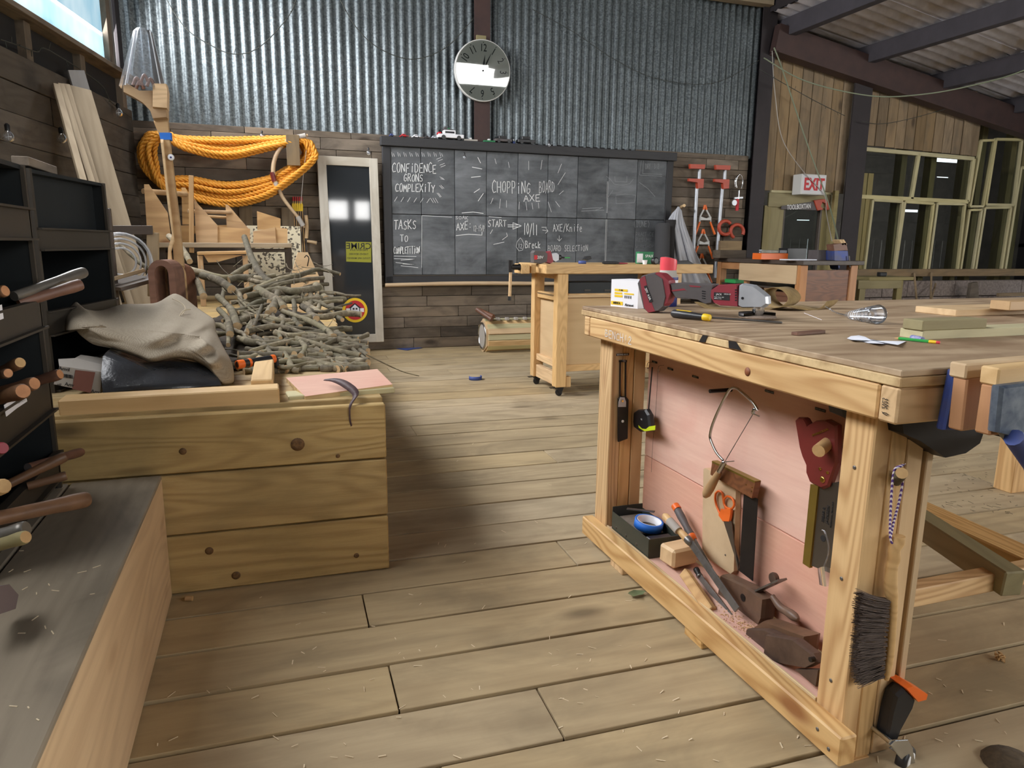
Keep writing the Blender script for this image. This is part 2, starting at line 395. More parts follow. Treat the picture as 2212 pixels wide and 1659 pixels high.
g.bsdf(g.ramp(vo.outputs['Color'], [(.28, lin((92, 84, 72))), (.34, lin((222, 212, 184)))]), .7); M['speck'] = g.mat
g = G('hessian'); v = g.coord((1, 1, 1), False); ck_ = g.n('TexChecker'); ck_.inputs['Scale'].default_value = 330; g.l(v, ck_.inputs['Vector'])
nz = g.noise(v, 9, 4); n2 = g.noise(v, 260, 2); h = g.math('ADD', g.math('MULTIPLY', ck_.outputs[1], .5), g.math('MULTIPLY', n2, .7))
c = g.mix(h, lin((118, 106, 90)), lin((196, 184, 162))); c = g.mix(g.math('MULTIPLY', nz, .5), c, lin((140, 126, 108))); g.bsdf(c, .95, 0, h, .35, .003); M['sack'] = g.mat
g = G('bark'); v = g.coord((1, 1, 1)); nz = g.noise(v, 26, 5, .7); nb = g.noise(v, 5, 3, .6)
c = g.ramp(nz, [(.3, lin((72, 62, 48))), (.55, lin((128, 116, 94))), (.75, lin((168, 158, 134)))])
c = g.mix(g.ramp(nb, [(.4, (0, 0, 0, 1)), (.7, (.8, .8, .8, 1))]), c, lin((118, 112, 84))); c2 = g.n('HueSaturation'); g.l(c, c2.inputs['Color'])
g.l(g.math('MULTIPLY_ADD', g.rand, .75, .5), c2.inputs['Value']); g.bsdf(c2.outputs[0], .85, 0, nz, .5, .006); M['bark'] = g.mat
M['cut'] = plain('cut_branch_wood', (206, 176, 134), .8, 0, .5, (170, 134, 92), 40)
g = G('rope_fibre'); v = g.coord((1, 1, 1), False); nz = g.noise(v, 60, 3); c = g.mix(nz, lin((244, 178, 62)), lin((196, 118, 26))); g.bsdf(c, .6, 0, nz, .3, .003); M['rope'] = g.mat
g = G('chalkboard_slate'); v = g.coord((1.6, 1, .7)); nz = g.noise(v, 2.4, 6, .62, .5); v2 = g.coord((9, 1, .8)); n2 = g.noise(v2, 2.2, 4, .6)
f = g.math('MULTIPLY', g.math('SUBTRACT', g.math('ADD', nz, g.math('MULTIPLY', n2, .35)), .44), 1.5); c = g.mix(f, lin((64, 67, 70)), lin((144, 148, 152))); g.t.nodes[-1].use_clamp = True
vv = g.math('MULTIPLY_ADD', g.rand, .3, .82); hs = g.n('HueSaturation'); g.l(c, hs.inputs['Color']); g.l(vv, hs.inputs['Value']); g.bsdf(hs.outputs[0], .9); M['slate'] = g.mat
g = G('frosted_sheet'); tr = g.n('BsdfTranslucent'); tr.inputs[0].default_value = lin((214, 236, 244)); em = g.n('Emission')
v = g.coord((1, 1, .5), False); nz = g.noise(v, 2.5, 3); g.l(g.ramp(nz, [(.35, lin((150, 200, 222))), (.65, lin((226, 244, 250)))]), em.inputs[0]); em.inputs[1].default_value = .85
mx = g.n('MixShader'); mx.inputs[0].default_value = .8; g.l(tr.outputs[0], mx.inputs[1]); g.l(em.outputs[0], mx.inputs[2]); g.l(mx.outputs[0], g.out.inputs[0]); M['frost'] = g.mat
g = G('brush_bristle'); v = g.coord((1, 1, 1)); nz = g.noise(v, 40, 3); g.bsdf(g.mix(nz, lin((62, 48, 42)), lin((110, 94, 84))), .7); M['brist'] = g.mat
# ================================================================ the setting
YB = 7.6
DF = V((1, -.027, 0)).normalized()
# ---- floor: each deck board a piece
floor = ST('floor', 'dusty pale timber deck boards with dark gaps')
rows = [1.53-.207*k for k in range(28, 0, -1)]+[1.53, 1.737, 1.947, 2.157, 2.38, 2.605, 2.84, 3.08, 3.315, 3.55, 3.795]
while rows[-1] < 7.7: rows.append(rows[-1]+.24)
RF = frame(DF); rr = random.Random(3)
for y0, y1 in zip(rows[:-1], rows[1:]):
    yc = (y0+y1)/2; cuts = [-2.9]
    if abs(y0-1.947) < .01: cuts += [onz(789, 1315).x, 4.6, 7.4]
    elif abs(y0-1.53) < .01: cuts += [onz(852, 1488).x, 4.9, 8]
    else:
        x = -2.9+rr.uniform(1.5, 4.6)
        while x < 9: cuts.append(round(x, 1)); x += rr.choice([3.6, 4.2, 4.8])
    cuts.append(10.4)
    for a, b in zip(cuts[:-1], cuts[1:]):
        xc = (a+b)/2; c = V((xc, yc-.027*(xc-1), -.014+rr.uniform(-.0015, .0015)))
        board('floor_board', c, (b-a-.003, y1-y0-.011-rr.choice([0, .003]), .028), M['floor'], floor, RF, .0015)
mb = MB(); mb.box((3.7, 1.9, -.08), (13.6, 12.6, .06)); mb.build('subfloor', M['dark'], floor)
# ---- back wall: reclaimed planks below, corrugated sheets above
wb = ST('wall_back', 'back wall of dark reclaimed planks under galvanised corrugated sheets')
rr = random.Random(11); rh = .1125
for r in range(20):
    z0 = r*rh; h = rh-.004 if r < 19 else .06; x = -1.12
    while x < 5.6:
        L = rr.choice([.35, .45, .55, .7, .85, 1.0, 1.2]); x1 = min(x+L, 5.62)
        if not (x > 1.3 and x1 < 4.45 and z0 > .82):
            board('plank', ((x+x1)/2, YB+.012-rr.uniform(0, .008), z0+rh/2 if r < 19 else z0+.03), (x1-x-.004, h, .022), M['recl'], wb, RXW, .003)
        x = x1
mb = MB(); mb.box((2.2, YB+.045, 1.1), (6.9, .03, 2.2)); mb.build('backing', M['dark'], wb)
def corr(x0, x1, z0, z1, y, pitch=.088, amp=.0115, ph=0):
    n = int((x1-x0)/pitch*8); mbb = MB()
    mbb.grid(lambda a, b: (x0+(x1-x0)*a, y-amp*math.sin(2*PI*(x0+(x1-x0)*a)/pitch+ph), z0+(z1-z0)*b), n, 1)
    return mbb
x = -1.15; k = 0
while x < 5.6:
    x1 = x+.704
    corr(x, min(x1, 5.72)+.03, 2.165, 4.1, YB+.034-.009*(k % 2)).build('corrugated_sheet', M['galv'], wb); x = x1; k += 1
t1 = ST('trim_1', 'dark oxide red steel post in front of corrugated sheets')
mb = MB(); mb.box((2.237, 7.555, 3.05), (.16, .012, 1.78)); mb.box((2.237, 7.59, 3.05), (.012, .06, 1.78)); mb.box((2.16, 7.565, 3.05), (.012, .03, 1.78)); mb.box((2.314, 7.565, 3.05), (.012, .03, 1.78))
mb.build('steel_post', M['steelpost'], t1)
t2 = ST('trim_2', 'dark steel column at the end of the back wall')
mb = MB(); mb.box((5.73, 7.53, 1.95), (.2, .014, 3.9)); mb.box((5.73, 7.59, 1.95), (.014, .12, 3.9)); mb.box((5.73, 7.64, 1.95), (.2, .014, 3.9)); mb.build('steel_column', M['darkpost'], t2)
mb = MB(); mb.bar((-1.2, 7.5, 3.93), (5.7, 7.5, 3.93), .12, .16); o = mb.build('trim_3', M['lean']); S(o, 'pale timber wall plate along the top of the corrugated wall', kind='structure')
# ---- left wall: angled, planks below, open studs and strip window above
LC, LD, LN = V((-1.085, 7.6, 0)), V((.172, .985, 0)).normalized(), V((.985, -.172, 0)).normalized()
def LW(s, z, off=0): return LC-LD*s+LN*off+V((0, 0, z))
def onlw(u, v, off=0): return onp(u, v, LC+LN*off, LN)
wl = ST('wall_left', 'left wall of dark horizontal reclaimed planks below a strip window')
rr = random.Random(5); RL = frame(LD, LN)
for r in range(12):
    z0 = r*.19; s0 = 0; h = .186
    while s0 < 11.4:
        L = rr.choice([.5, .8, 1.1, 1.5]) if s0 < 3 else 2.1
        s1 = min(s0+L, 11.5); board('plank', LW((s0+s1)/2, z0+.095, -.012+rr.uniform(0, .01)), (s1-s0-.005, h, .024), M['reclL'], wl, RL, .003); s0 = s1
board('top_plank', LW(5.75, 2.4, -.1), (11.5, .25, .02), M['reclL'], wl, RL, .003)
for k in range(9): board('stud', LW(.12+.85*k, 2.4, -.035), (.27, .085, .07), M['recl'], wl, frame((0, 0, 1), LN), .003)
board('sill_board', LW(5.75, 2.535, -.02), (11.5, .22, .035), M['recl'], wl, frame(LD), .003)
mb = MB(); mb.box(LW(5.75, 1.3, -.07), (11.5, 2.6, .03), RL); mb.build('backing', M['dark'], wl)
mb = MB(); mb.box(LW(5.75, 4.05, -.05), (11.6, .8, .04), RL); mb.build('top_panel', M['dark'], wl)
w1 = ST('window_1', 'pale blue frosted strip window high on the left wall')
for k in range(6):
    s0 = .34+k*1.85; mb = MB(); mb.box(LW(s0+.9, 3.1, -.06), (1.78, 1.1, .008), RL); mb.build('pane', M['frost'], w1)
    board('mullion', LW(s0-.03, 3.1, -.04), (1.12, .09, .06), M['recl'], w1, frame((0, 0, 1), LN), .003)
board('mullion', LW(.1, 3.1, -.02), (1.12, .1, .03), M['darkpost'], w1, frame((0, 0, 1), LN), .003)
# ---- right part of the end wall: cladding, windows, door, low block wall
wr = ST('wall_right', 'end wall of weathered vertical boards and windows under the lean-to roof')
def roofz(x): return 3.78-.165*(x-5.7)
rr = random.Random(21)
x = 5.84
while x < 7.02:
    wv = .158; zt = roofz(x)-.05; board('cladding_board', (x+wv/2, YB+rr.uniform(-.006, .006), (1.8+zt)/2), (zt-1.8, wv-.008, .022), M['vert'], wr, RZ, .003); x += wv
x = 7.36; k = 0
while x < 9.2:
    wv = .164; zt = roofz(x)-.05; zb = 2.41-.004*k; board('cladding_board', (x+wv/2, YB+rr.uniform(-.006, .006)-(.03 if k == 10 else 0), (zb+zt)/2), (round(zt-zb, 2), wv-.008, .022), M['vert'], wr, RZ, .003); x += wv; k += 1
for xx in (7.32, 7.42, 7.52): board('cladding_board', (xx, YB, 1.42), (1.3, .092, .022), M['green'], wr, RZ, .003)
board('cladding_board', (9.75, YB, 2.9), (1.1, .12, .022), M['recl'], wr, RXW, .003)
board('sill_timber', (8.85, YB-.02, .79), (3.4, .1, .12), M['vert'], wr, RXW, .004)
rr = random.Random(2)
for r in range(3):
    xx = 7.0-.2*(r % 2)
    while xx < 10.6: board('concrete_block', (xx+.22, YB+.02+rr.uniform(-.01, .01), .12+.225*r), (.435, .215, .12), M['conc'], wr, RXW, .006); xx += .44
board('door_jamb', (6.05, YB-.01, .81), (1.62, .3, .03), M['green'], wr, RZ, .003)
board('door_jamb', (5.93, YB-.02, .81), (1.62, .1, .03), M['green'], wr, RZ, .003)
board('door_jamb', (6.86, YB-.01, .81), (1.62, .2, .03), M['green'], wr, RZ, .003)
board('lintel_board', (6.45, YB-.03, 1.69), (1.05, .17, .03), M['green'], wr, RXW, .003)
board('lintel_strip', (6.42, YB-.04, 1.79), (.95, .03, .04), M['frame'], wr, RXW, .003)
t4 = ST('trim_4', 'dark steel column between the door and the windows')
mb = MB(); mb.box((7.17, 7.5, 1.7), (.28, .016, 3.4)); mb.box((7.17, 7.57, 1.7), (.016, .12, 3.4)); mb.build('steel_column', M['darkpost'], t4)
# door opening with a glazed panel
d1 = ST('door_1', 'glazed opening looking into the dark barn')
p0, p1 = ony(1683, 460, YB), ony(1760, 560, YB)
mb = MB(); mb.box(((6.18+6.77)/2, YB+.02, .85), (.59, .006, 1.7)); mb.build('pane', M['glass'], d1)
board('stile', (6.19, YB, .85), (1.7, .03, .05), M['darktop'], d1, RZ, .003); board('stile', (6.76, YB, .85), (1.7, .03, .05), M['darktop'], d1, RZ, .003)
# windows: world rectangles read off the end wall
def win(n, px, bars=.045, extra=()):
    # px: four corners TL TR BR BL of the outer frame
    P = [ony(u, v, YB-.02) for u, v in px]; w_ = ST('window_%d' % n)
    c = sum(P, V())/4
    for a, b in ((0, 1), (3, 2)): plank('rail', P[a], P[b], bars, .05, M['frame'], w_, (0, 1, 0), .003)
    for a, b in ((0, 3), (1, 2)): plank('stile', P[a], P[b], bars, .05, M['frame'], w_, (0, 1, 0), .003)
    for (ta, tb) in extra:
        a = ab(P[0], P[1], ta); b = ab(P[3], P[2], tb); plank('mullion', a, b, bars, .05, M['frame'], w_, (0, 1, 0), .003)
    mbx = MB(); mbx.quad(*[p+V((0, .01, 0)) for p in (P[3], P[2], P[1], P[0])]); mbx.build('pane', M['glass'], w_)
    return w_
win(2, [(1854, 321), (2102, 343), (2089, 436), (1842, 424)], .05, [(.505, .49)])
win(3, [(1884, 432), (1948, 436), (1930, 588), (1865, 588)], .035)
win(4, [(1953, 436), (2015, 440), (1996, 589), (1931, 589)], .035)
win(5, [(2023, 440), (2083, 441), (2066, 589), (2003, 589)], .035)
win(6, [(2119, 304), (2147, 303), (2122, 446), (2094, 446)], .03)
win(7, [(2150, 301), (2206, 302), (2188, 443), (2128, 442)], .035)
win(8, [(2093, 454), (2119, 453), (2098, 591), (2072, 591)], .03)
win(9, [(2126, 449), (2182, 448), (2160, 591), (2104, 591)], .035)
win(10, [(2204, 362), (2250, 366), (2232, 591), (2168, 591)], .035)
# rafter, purlins and corrugated roof of the lean-to
mb = MB(); a, b = V((5.75, 7.44, roofz(5.75)-.27)), V((10.8, 7.44, roofz(10.8)-.27)); mb.bar(a, b, .1, .3, (0, 0, 1)); mb.bar(a-V((0, 0, .16)), b-V((0, 0, .16)), .16, .02, (0, 0, 1))
o = mb.build('trim_5', M['steelpost']); S(o, 'oxide red sloping rafter above the cladding', kind='structure')
ce = ST('ceiling', 'fibre cement lean-to roof of big corrugations on dark purlins')
for xx in (5.95, 7.15, 8.4, 9.7): board('purlin', (xx, 1.8, roofz(xx)-.1), (12, .11, .2), M['purlin'], ce, RY, .004)
def roofsheet(y0, y1, x0, x1, mat, dz=0):
    mbb = MB(); n = int((y1-y0)/.178*8)
    mbb.grid(lambda a, b: ((x0+(x1-x0)*b), y0+(y1-y0)*a, roofz(x0+(x1-x0)*b)+.03+dz+.026*math.sin(2*PI*(y0+(y1-y0)*a)/.178)), n, 1)
    return mbb.build('roof_sheet', mat, ce)
y = -4.2; k = 0
while y < 7.8:
    roofsheet(y, y+1.07, 5.72, 8.45, M['roof'], .004*(k % 2)); roofsheet(y, y+1.07, 8.35, 11.0, M['roof'], .004*(k % 2)-.012); y += 1.068; k += 1
mb = MB(); mb.box((1.3, 1.8, 4.45), (9.2, 12.6, .06)); mb.build('main_roof', M['purlin'], ce)
mb = MB(); mb.box((5.74, 1.8, 4.1), (.04, 12.2, .6)); mb.build('valley_board', M['darkpost'], ce)
# walls behind the camera and beyond the right edge, with the openings that light the place
we = ST('wall_rear', 'corrugated wall behind with window openings and an open strip under the roof')
for (x0, x1, z0, z1) in ((-3.2, 11, 0, 1.72), (-3.2, 1.6, 1.72, 2.35), (2.08, 2.28, 1.72, 2.35), (2.64, 11, 1.72, 2.35), (1.5, 2.7, 2.16, 2.4), (-3.2, 11, 2.35, 3.35), (-3.2, 3.0, 3.35, 4.45), (8.6, 11, 3.35, 4.45), (-3.2, 11, 3.85, 4.45)):
    corr(x0, x1, z0, z1, -4.25).build('corrugated_sheet', M['galv2'], we)
mb = MB(); mb.box((10.95, 1.8, .6), (.05, 12.4, 1.2)); mb.box((10.95, 1.8, 2.95), (.05, 12.4, .7)); mb.box((10.95, 4.8, 1.9), (.05, 6.4, 1.5)); o = mb.build('wall_side', M['darkpost']); S(o, 'dark side wall of the lean-to', kind='structure')
mb = MB(); mb.box((-2.9, -1.2, 2.2), (.05, 6.2, 4.5)); o = mb.build('wall_side', M['dark']); S(o, 'dark wall at the rear left', kind='structure')
# the dark barn beyond the windows: boarded wall with slits of daylight
wf = ST('wall_far', 'slatted dark barn wall beyond the windows')
def slab(c, s): mbb = MB(); mbb.box(c, s); return mbb.build('barn_panel', M['barn'], wf)
YF = 13.0
def farwall(holes, xa=.9, xb=15.5, za=1.3, zb_=4.5):
    # boarded far wall with rectangular rooflight openings, built from strips
    xs_ = sorted({xa, xb}|{h[0] for h in holes}|{h[1] for h in holes}); zs_2 = sorted({za, zb_}|{h[2] for h in holes}|{h[3] for h in holes})
    for i in range(len(xs_)-1):
        for j in range(len(zs_2)-1):
            xm, zm_ = (xs_[i]+xs_[i+1])/2, (zs_2[j]+zs_2[j+1])/2
            if any(h[0] < xm < h[1] and h[2] < zm_ < h[3] for h in holes): continue
            slab((xm, YF, zm_), (xs_[i+1]-xs_[i]+.004, .05, zs_2[j+1]-zs_2[j]+.004))
def hole(u0, v0, u1, v1): a_, b_ = ony(u0, v0, YF), ony(u1, v1, YF); return (a_.x, b_.x, b_.z, a_.z)
farwall([hole(2008, 337, 2074, 353), hole(2022, 381, 2050, 385), hole(1950, 452, 1984, 459), hole(1720, 474, 1750, 477), hole(2145, 345, 2152, 352)])
slab((8.2, 13.0, .3), (14.6, .05, .7)); slab((1.0, 10.6, 2.2), (.05, 4.8, 4.6)); slab((15.4, 10.3, 2.2), (.05, 5.4, 4.6))
slab((8.2, 10.4, -.05), (14.6, 5.4, .05))
for k in range(62): board('slat', (1.3+k*.23, 13.0, .98), (.72, .2 if k % 3 else .215, .03), M['barn'], wf, RZ, 0)
for u in (1935, 1998, 2068, 2100, 2165, 2190): board('barn_post', (ony(u, 450, 7.95).x, 7.95, 1.5), (3.0, .1, .12), M['green'], wf, RZ, .003)
slab((4.1, 10.3, 4.5), (9.0, 5.6, .05)); slab((12.9, 10.3, 4.5), (6.6, 5.6, .05)); slab((9.3, 8.9, 4.5), (1.6, 2.6, .05))
slab((8.2, 7.75, 4.0), (14, .04, 1.0))
slab((2.0, 7.9, 2.2), (7.0, .04, 4.6))
# ================================================================ platform on the left and bench seat
def slab(mb, pts, off, inset=.12, c=.25, mi=0, smooth=False):
    """outline pushed along off with softened rims: the rims shrink by `inset` of the local half size"""
    P = [V(p) for p in pts]; off = V(off); cen = sum(P, V())/len(P); n = len(P)
    rings = []
    for t, k in ((0, 1-inset), (c, 1), (1-c, 1), (1, 1-inset)): rings += [cen+(p-cen)*k+off*t for p in P]
    fs = [[r*n+i, r*n+(i+1) % n, (r+1)*n+(i+1) % n, (r+1)*n+i] for r in range(3) for i in range(n)]
    mb.add(rings, fs, mi, smooth); mb.add(rings[:n], [list(range(n))[::-1]], mi); mb.add(rings[-n:], [list(range(n))], mi)
PF = V((1, -.03, 0)).normalized(); RPF = frame(PF, (0, 1, 0))
plat = T('timber_platform', 'raised treated timber platform along the left wall carrying the branches and sack', 'platform', (-.2, 4, 0))
zs = [(.003, .197), (.203, .4), (.406, .592)]
for a, b in zs:
    board('front_board', V((-.19, 2.365, (a+b)/2)), (1.09, b-a, .036), M['plat'], plat, RPF, .004)
for a, b in zs:
    board('side_board', V((.375, 4.96, (a+b)/2)), (5.12, b-a, .03), M['plat'], plat, frame((.03, 1, 0), (1, 0, 0)), .004)
for (u, v, r) in ((643, 960, .022), (395, 975, .011), (452, 1190, .013), (510, 1243, .014), (730, 985, .007), (770, 1200, .009)):
    mb = MB(); p = ony(u, v, 2.3465-.03*(ony(u, v, 2.35).x+.19)); mb.lathe([(r, 0), (r, .0006), (r*.5, .001), (0, .001)], p, (0, -1, 0), 16); mb.build('knot', plain('dark_knot', (120, 88, 50), .7, 0, .8, (70, 48, 28), 120) if 'dark_knot' not in bpy.data.materials else bpy.data.materials['dark_knot'], plat)
rr = random.Random(8); y = 2.39
while y < 7.4:
    wv = rr.choice([.14, .145, .15]); xe = .36+.03*(y-2.4)+rr.uniform(-.02, .02)
    xl = max(-1.25, -1.085-.1746*(7.6-y)+.05+.03)
    board('deck_board', ((xe+xl)/2, y+wv/2, .591), (xe-xl, wv-.006, .026), M['plat'], plat, RX, .003); y += wv
# crate frame of squared timbers on the deck
cr = T('crate_frame', 'low rectangular frame of squared timbers around the sack on the platform', 'timber frame', (-.3, 2.7, .604))
plank('rail', ony(134, 872, 2.44)+V((0, 0, -.012)), ony(603, 845, 2.44)+V((0, 0, -.012)), .062, .09, M['pine2'], cr, (0, 1, 0), .004)
a = ony(587, 840, 2.49); plank('end_rail', V((a.x-.03, 2.49, .635)), V((a.x-.02, 3.02, .635)), .07, .062, M['pine2'], cr, (0, 0, 1), .004)
plank('inner_rail', V((-.45, 3.78, .64)), V((-.1, 3.78, .64)), .07, .07, M['pine2'], cr, (0, 1, 0), .004)
# ---- bench seat at lower left
bs = T('low_bench', 'low weathered bench seat of wide boards in the lower left foreground', 'bench', (-.6, 1.2, 0))
zb = .405
plank('front_board', (-.357, 2.345, .2), (-.357, -.6, .2), .398, .036, M['pine2'], bs, (1, 0, 0), .005)
for k, (x0, x1) in enumerate(((-.585, -.34), (-.83, -.592), (-1.08, -.838))):
    plank('seat_board', ((x0+x1)/2, 2.35, zb-.013), ((x0+x1)/2, -.6, zb-.013), x1-x0, .026, M['grey'], bs, (0, 0, 1), .003)
# ================================================================ main workbench
wbk = T('workbench', 'large pine workbench with plywood top and pink panelled tool recess on the right', 'workbench', (2, 1.7, 0))
BX, BY0, BY1, BXR = 1.095, .985, 2.40, 3.4
board('top_sheet', ((BX+BXR)/2, (BY0+BY1)/2, .893), (BXR-BX, BY1-BY0, .013), M['worktop'], wbk, RX, .002)
board('top_sheet', ((BX+BXR)/2, (BY0+BY1)/2, .8765), (BXR-BX+.004, BY1-BY0+.004, .019), M['edge'], wbk, RX, .002)
plank('apron', (BX+.022, 1.032, .8305), (BX+.022, 2.33, .8305), .07, .044, M['pine'], wbk, (1, 0, 0), .004)
ap2 = plank('apron', (BX, 1.008, .8305), (BXR, 1.008, .8305), .07, .044, M['beam'], wbk, (0, 1, 0), .004)
plank('apron', (BX, 2.355, .8305), (BXR, 2.355, .8305), .07, .044, M['pine'], wbk, (0, 1, 0), .004)
LX0, LX1 = 1.14, 1.285
# corner posts: laminated strips
for ya, yb_ in ((1.072, 1.154), (2.235, 2.33)):
    pl = board('leg', ((LX0+.022), (ya+yb_)/2, .398), (.796, .044, yb_-ya) if False else (.796, yb_-ya, .044), M['pine'], wbk, frame((0, 0, 1), (1, 0, 0)), .003)
    board('leg', (LX0+.067, (ya+yb_)/2, .398), (.796, yb_-ya, .045), M['beam'], wbk, frame((0, 0, 1), (1, 0, 0)), .003)
    board('leg', (LX0+.114, (ya+yb_)/2, .398), (.796, yb_-ya, .045), M['pine2'], wbk, frame((0, 0, 1), (1, 0, 0)), .003)
board('leg_packer', (LX1+.012, 1.112, .44), (.7, .08, .018), M['ply'], wbk, frame((0, 0, 1), (1, 0, 0)), .002)
for ya in (1.11, 2.28): board('leg', (BXR-.12, ya, .398), (.796, .09, .09), M['pine'], wbk, frame((0, 0, 1), (1, 0, 0)), .003)
plank('bottom_rail', (BX+.022, 1.028, .069), (BX+.022, 2.345, .069), .07, .044, M['pine'], wbk, (1, 0, 0), .004)
board('shelf', (1.215, 1.69, .095), (1.07, .145, .012), M['pink'], wbk, RY, .001)
board('shelf_lipping', (1.142, 1.69, .1015), (1.07, .006, .012), M['edge'], wbk, RY, .001)
XP = 1.292
board('back_panel', (XP+.006, 1.69, .61), (1.1, .496, .012), M['pink'], wbk, RYW, .001)
board('back_panel', (XP+.006, 1.69, .232), (1.1, .252, .012), M['pink'], wbk, RYW, .001)
for (u, v) in ((1327, 1232), (1487, 1388)):
    p = onz(u, v, 0); board('foot', (BX+.05, p.y, .0165), (.075, .09, .033), M['pine'], wbk, RX, .003)
board('foot', (BX+.09, 1.1, .002), (.07, .07, .004), M['pine'], wbk, RX, .001)
# floor-level stretcher and brace at the right
st = plank('stretcher', (1.3, 1.25, .258), (3.3, 1.25, .265), .05, .045, M['pine'], wbk, (0, 1, 0), .003)
plank('brace', onz(1955, 1108, .3), onz(2190, 1262, .27), .06, .07, M['green'], wbk, (0, 0, 1), .004)
plank('brace', onz(1975, 1100, .28), onz(2330, 1262, .25), .1, .045, M['pine'], wbk, (0, 0, 1), .004)
for X_, pts in ((LX0, ((1846, 1010), (1818, 1250), (1795, 1470), (1797, 1560))), (BX, ((1766, 1575), (1790, 1618)))):
    for (u, v) in pts:
        mb = MB(); mb.lathe([(.0045, 0), (.0045, .0012), (.002, .0014)], onx(u, v, X_), (-1, 0, 0), 8); mb.build('screw', M['steel'], wbk)
# marks on the timber: black tape scraps, knot, chalked name, stamp
KX = plain('knot_red_brown', (142, 84, 50), .6, 0, .6, (110, 60, 36), 60)
p = onx(1615, 803, BX); mb = MB(); mb.lathe([(.011, 0), (.011, .0006), (.0, .0008)], p, (-1, 0, 0), 20); mb.build('knot', KX, wbk)
for poly in ([(1518, 724), (1529, 725), (1523, 740), (1510, 738)], [(1574, 736), (1590, 738), (1602, 757), (1575, 752)]):
    mb = MB(); mb.prism([onx(u, v, BX-.003) for u, v in poly], (-.0008, 0, 0)); mb.build('tape_scrap', M['blackp'], wbk)
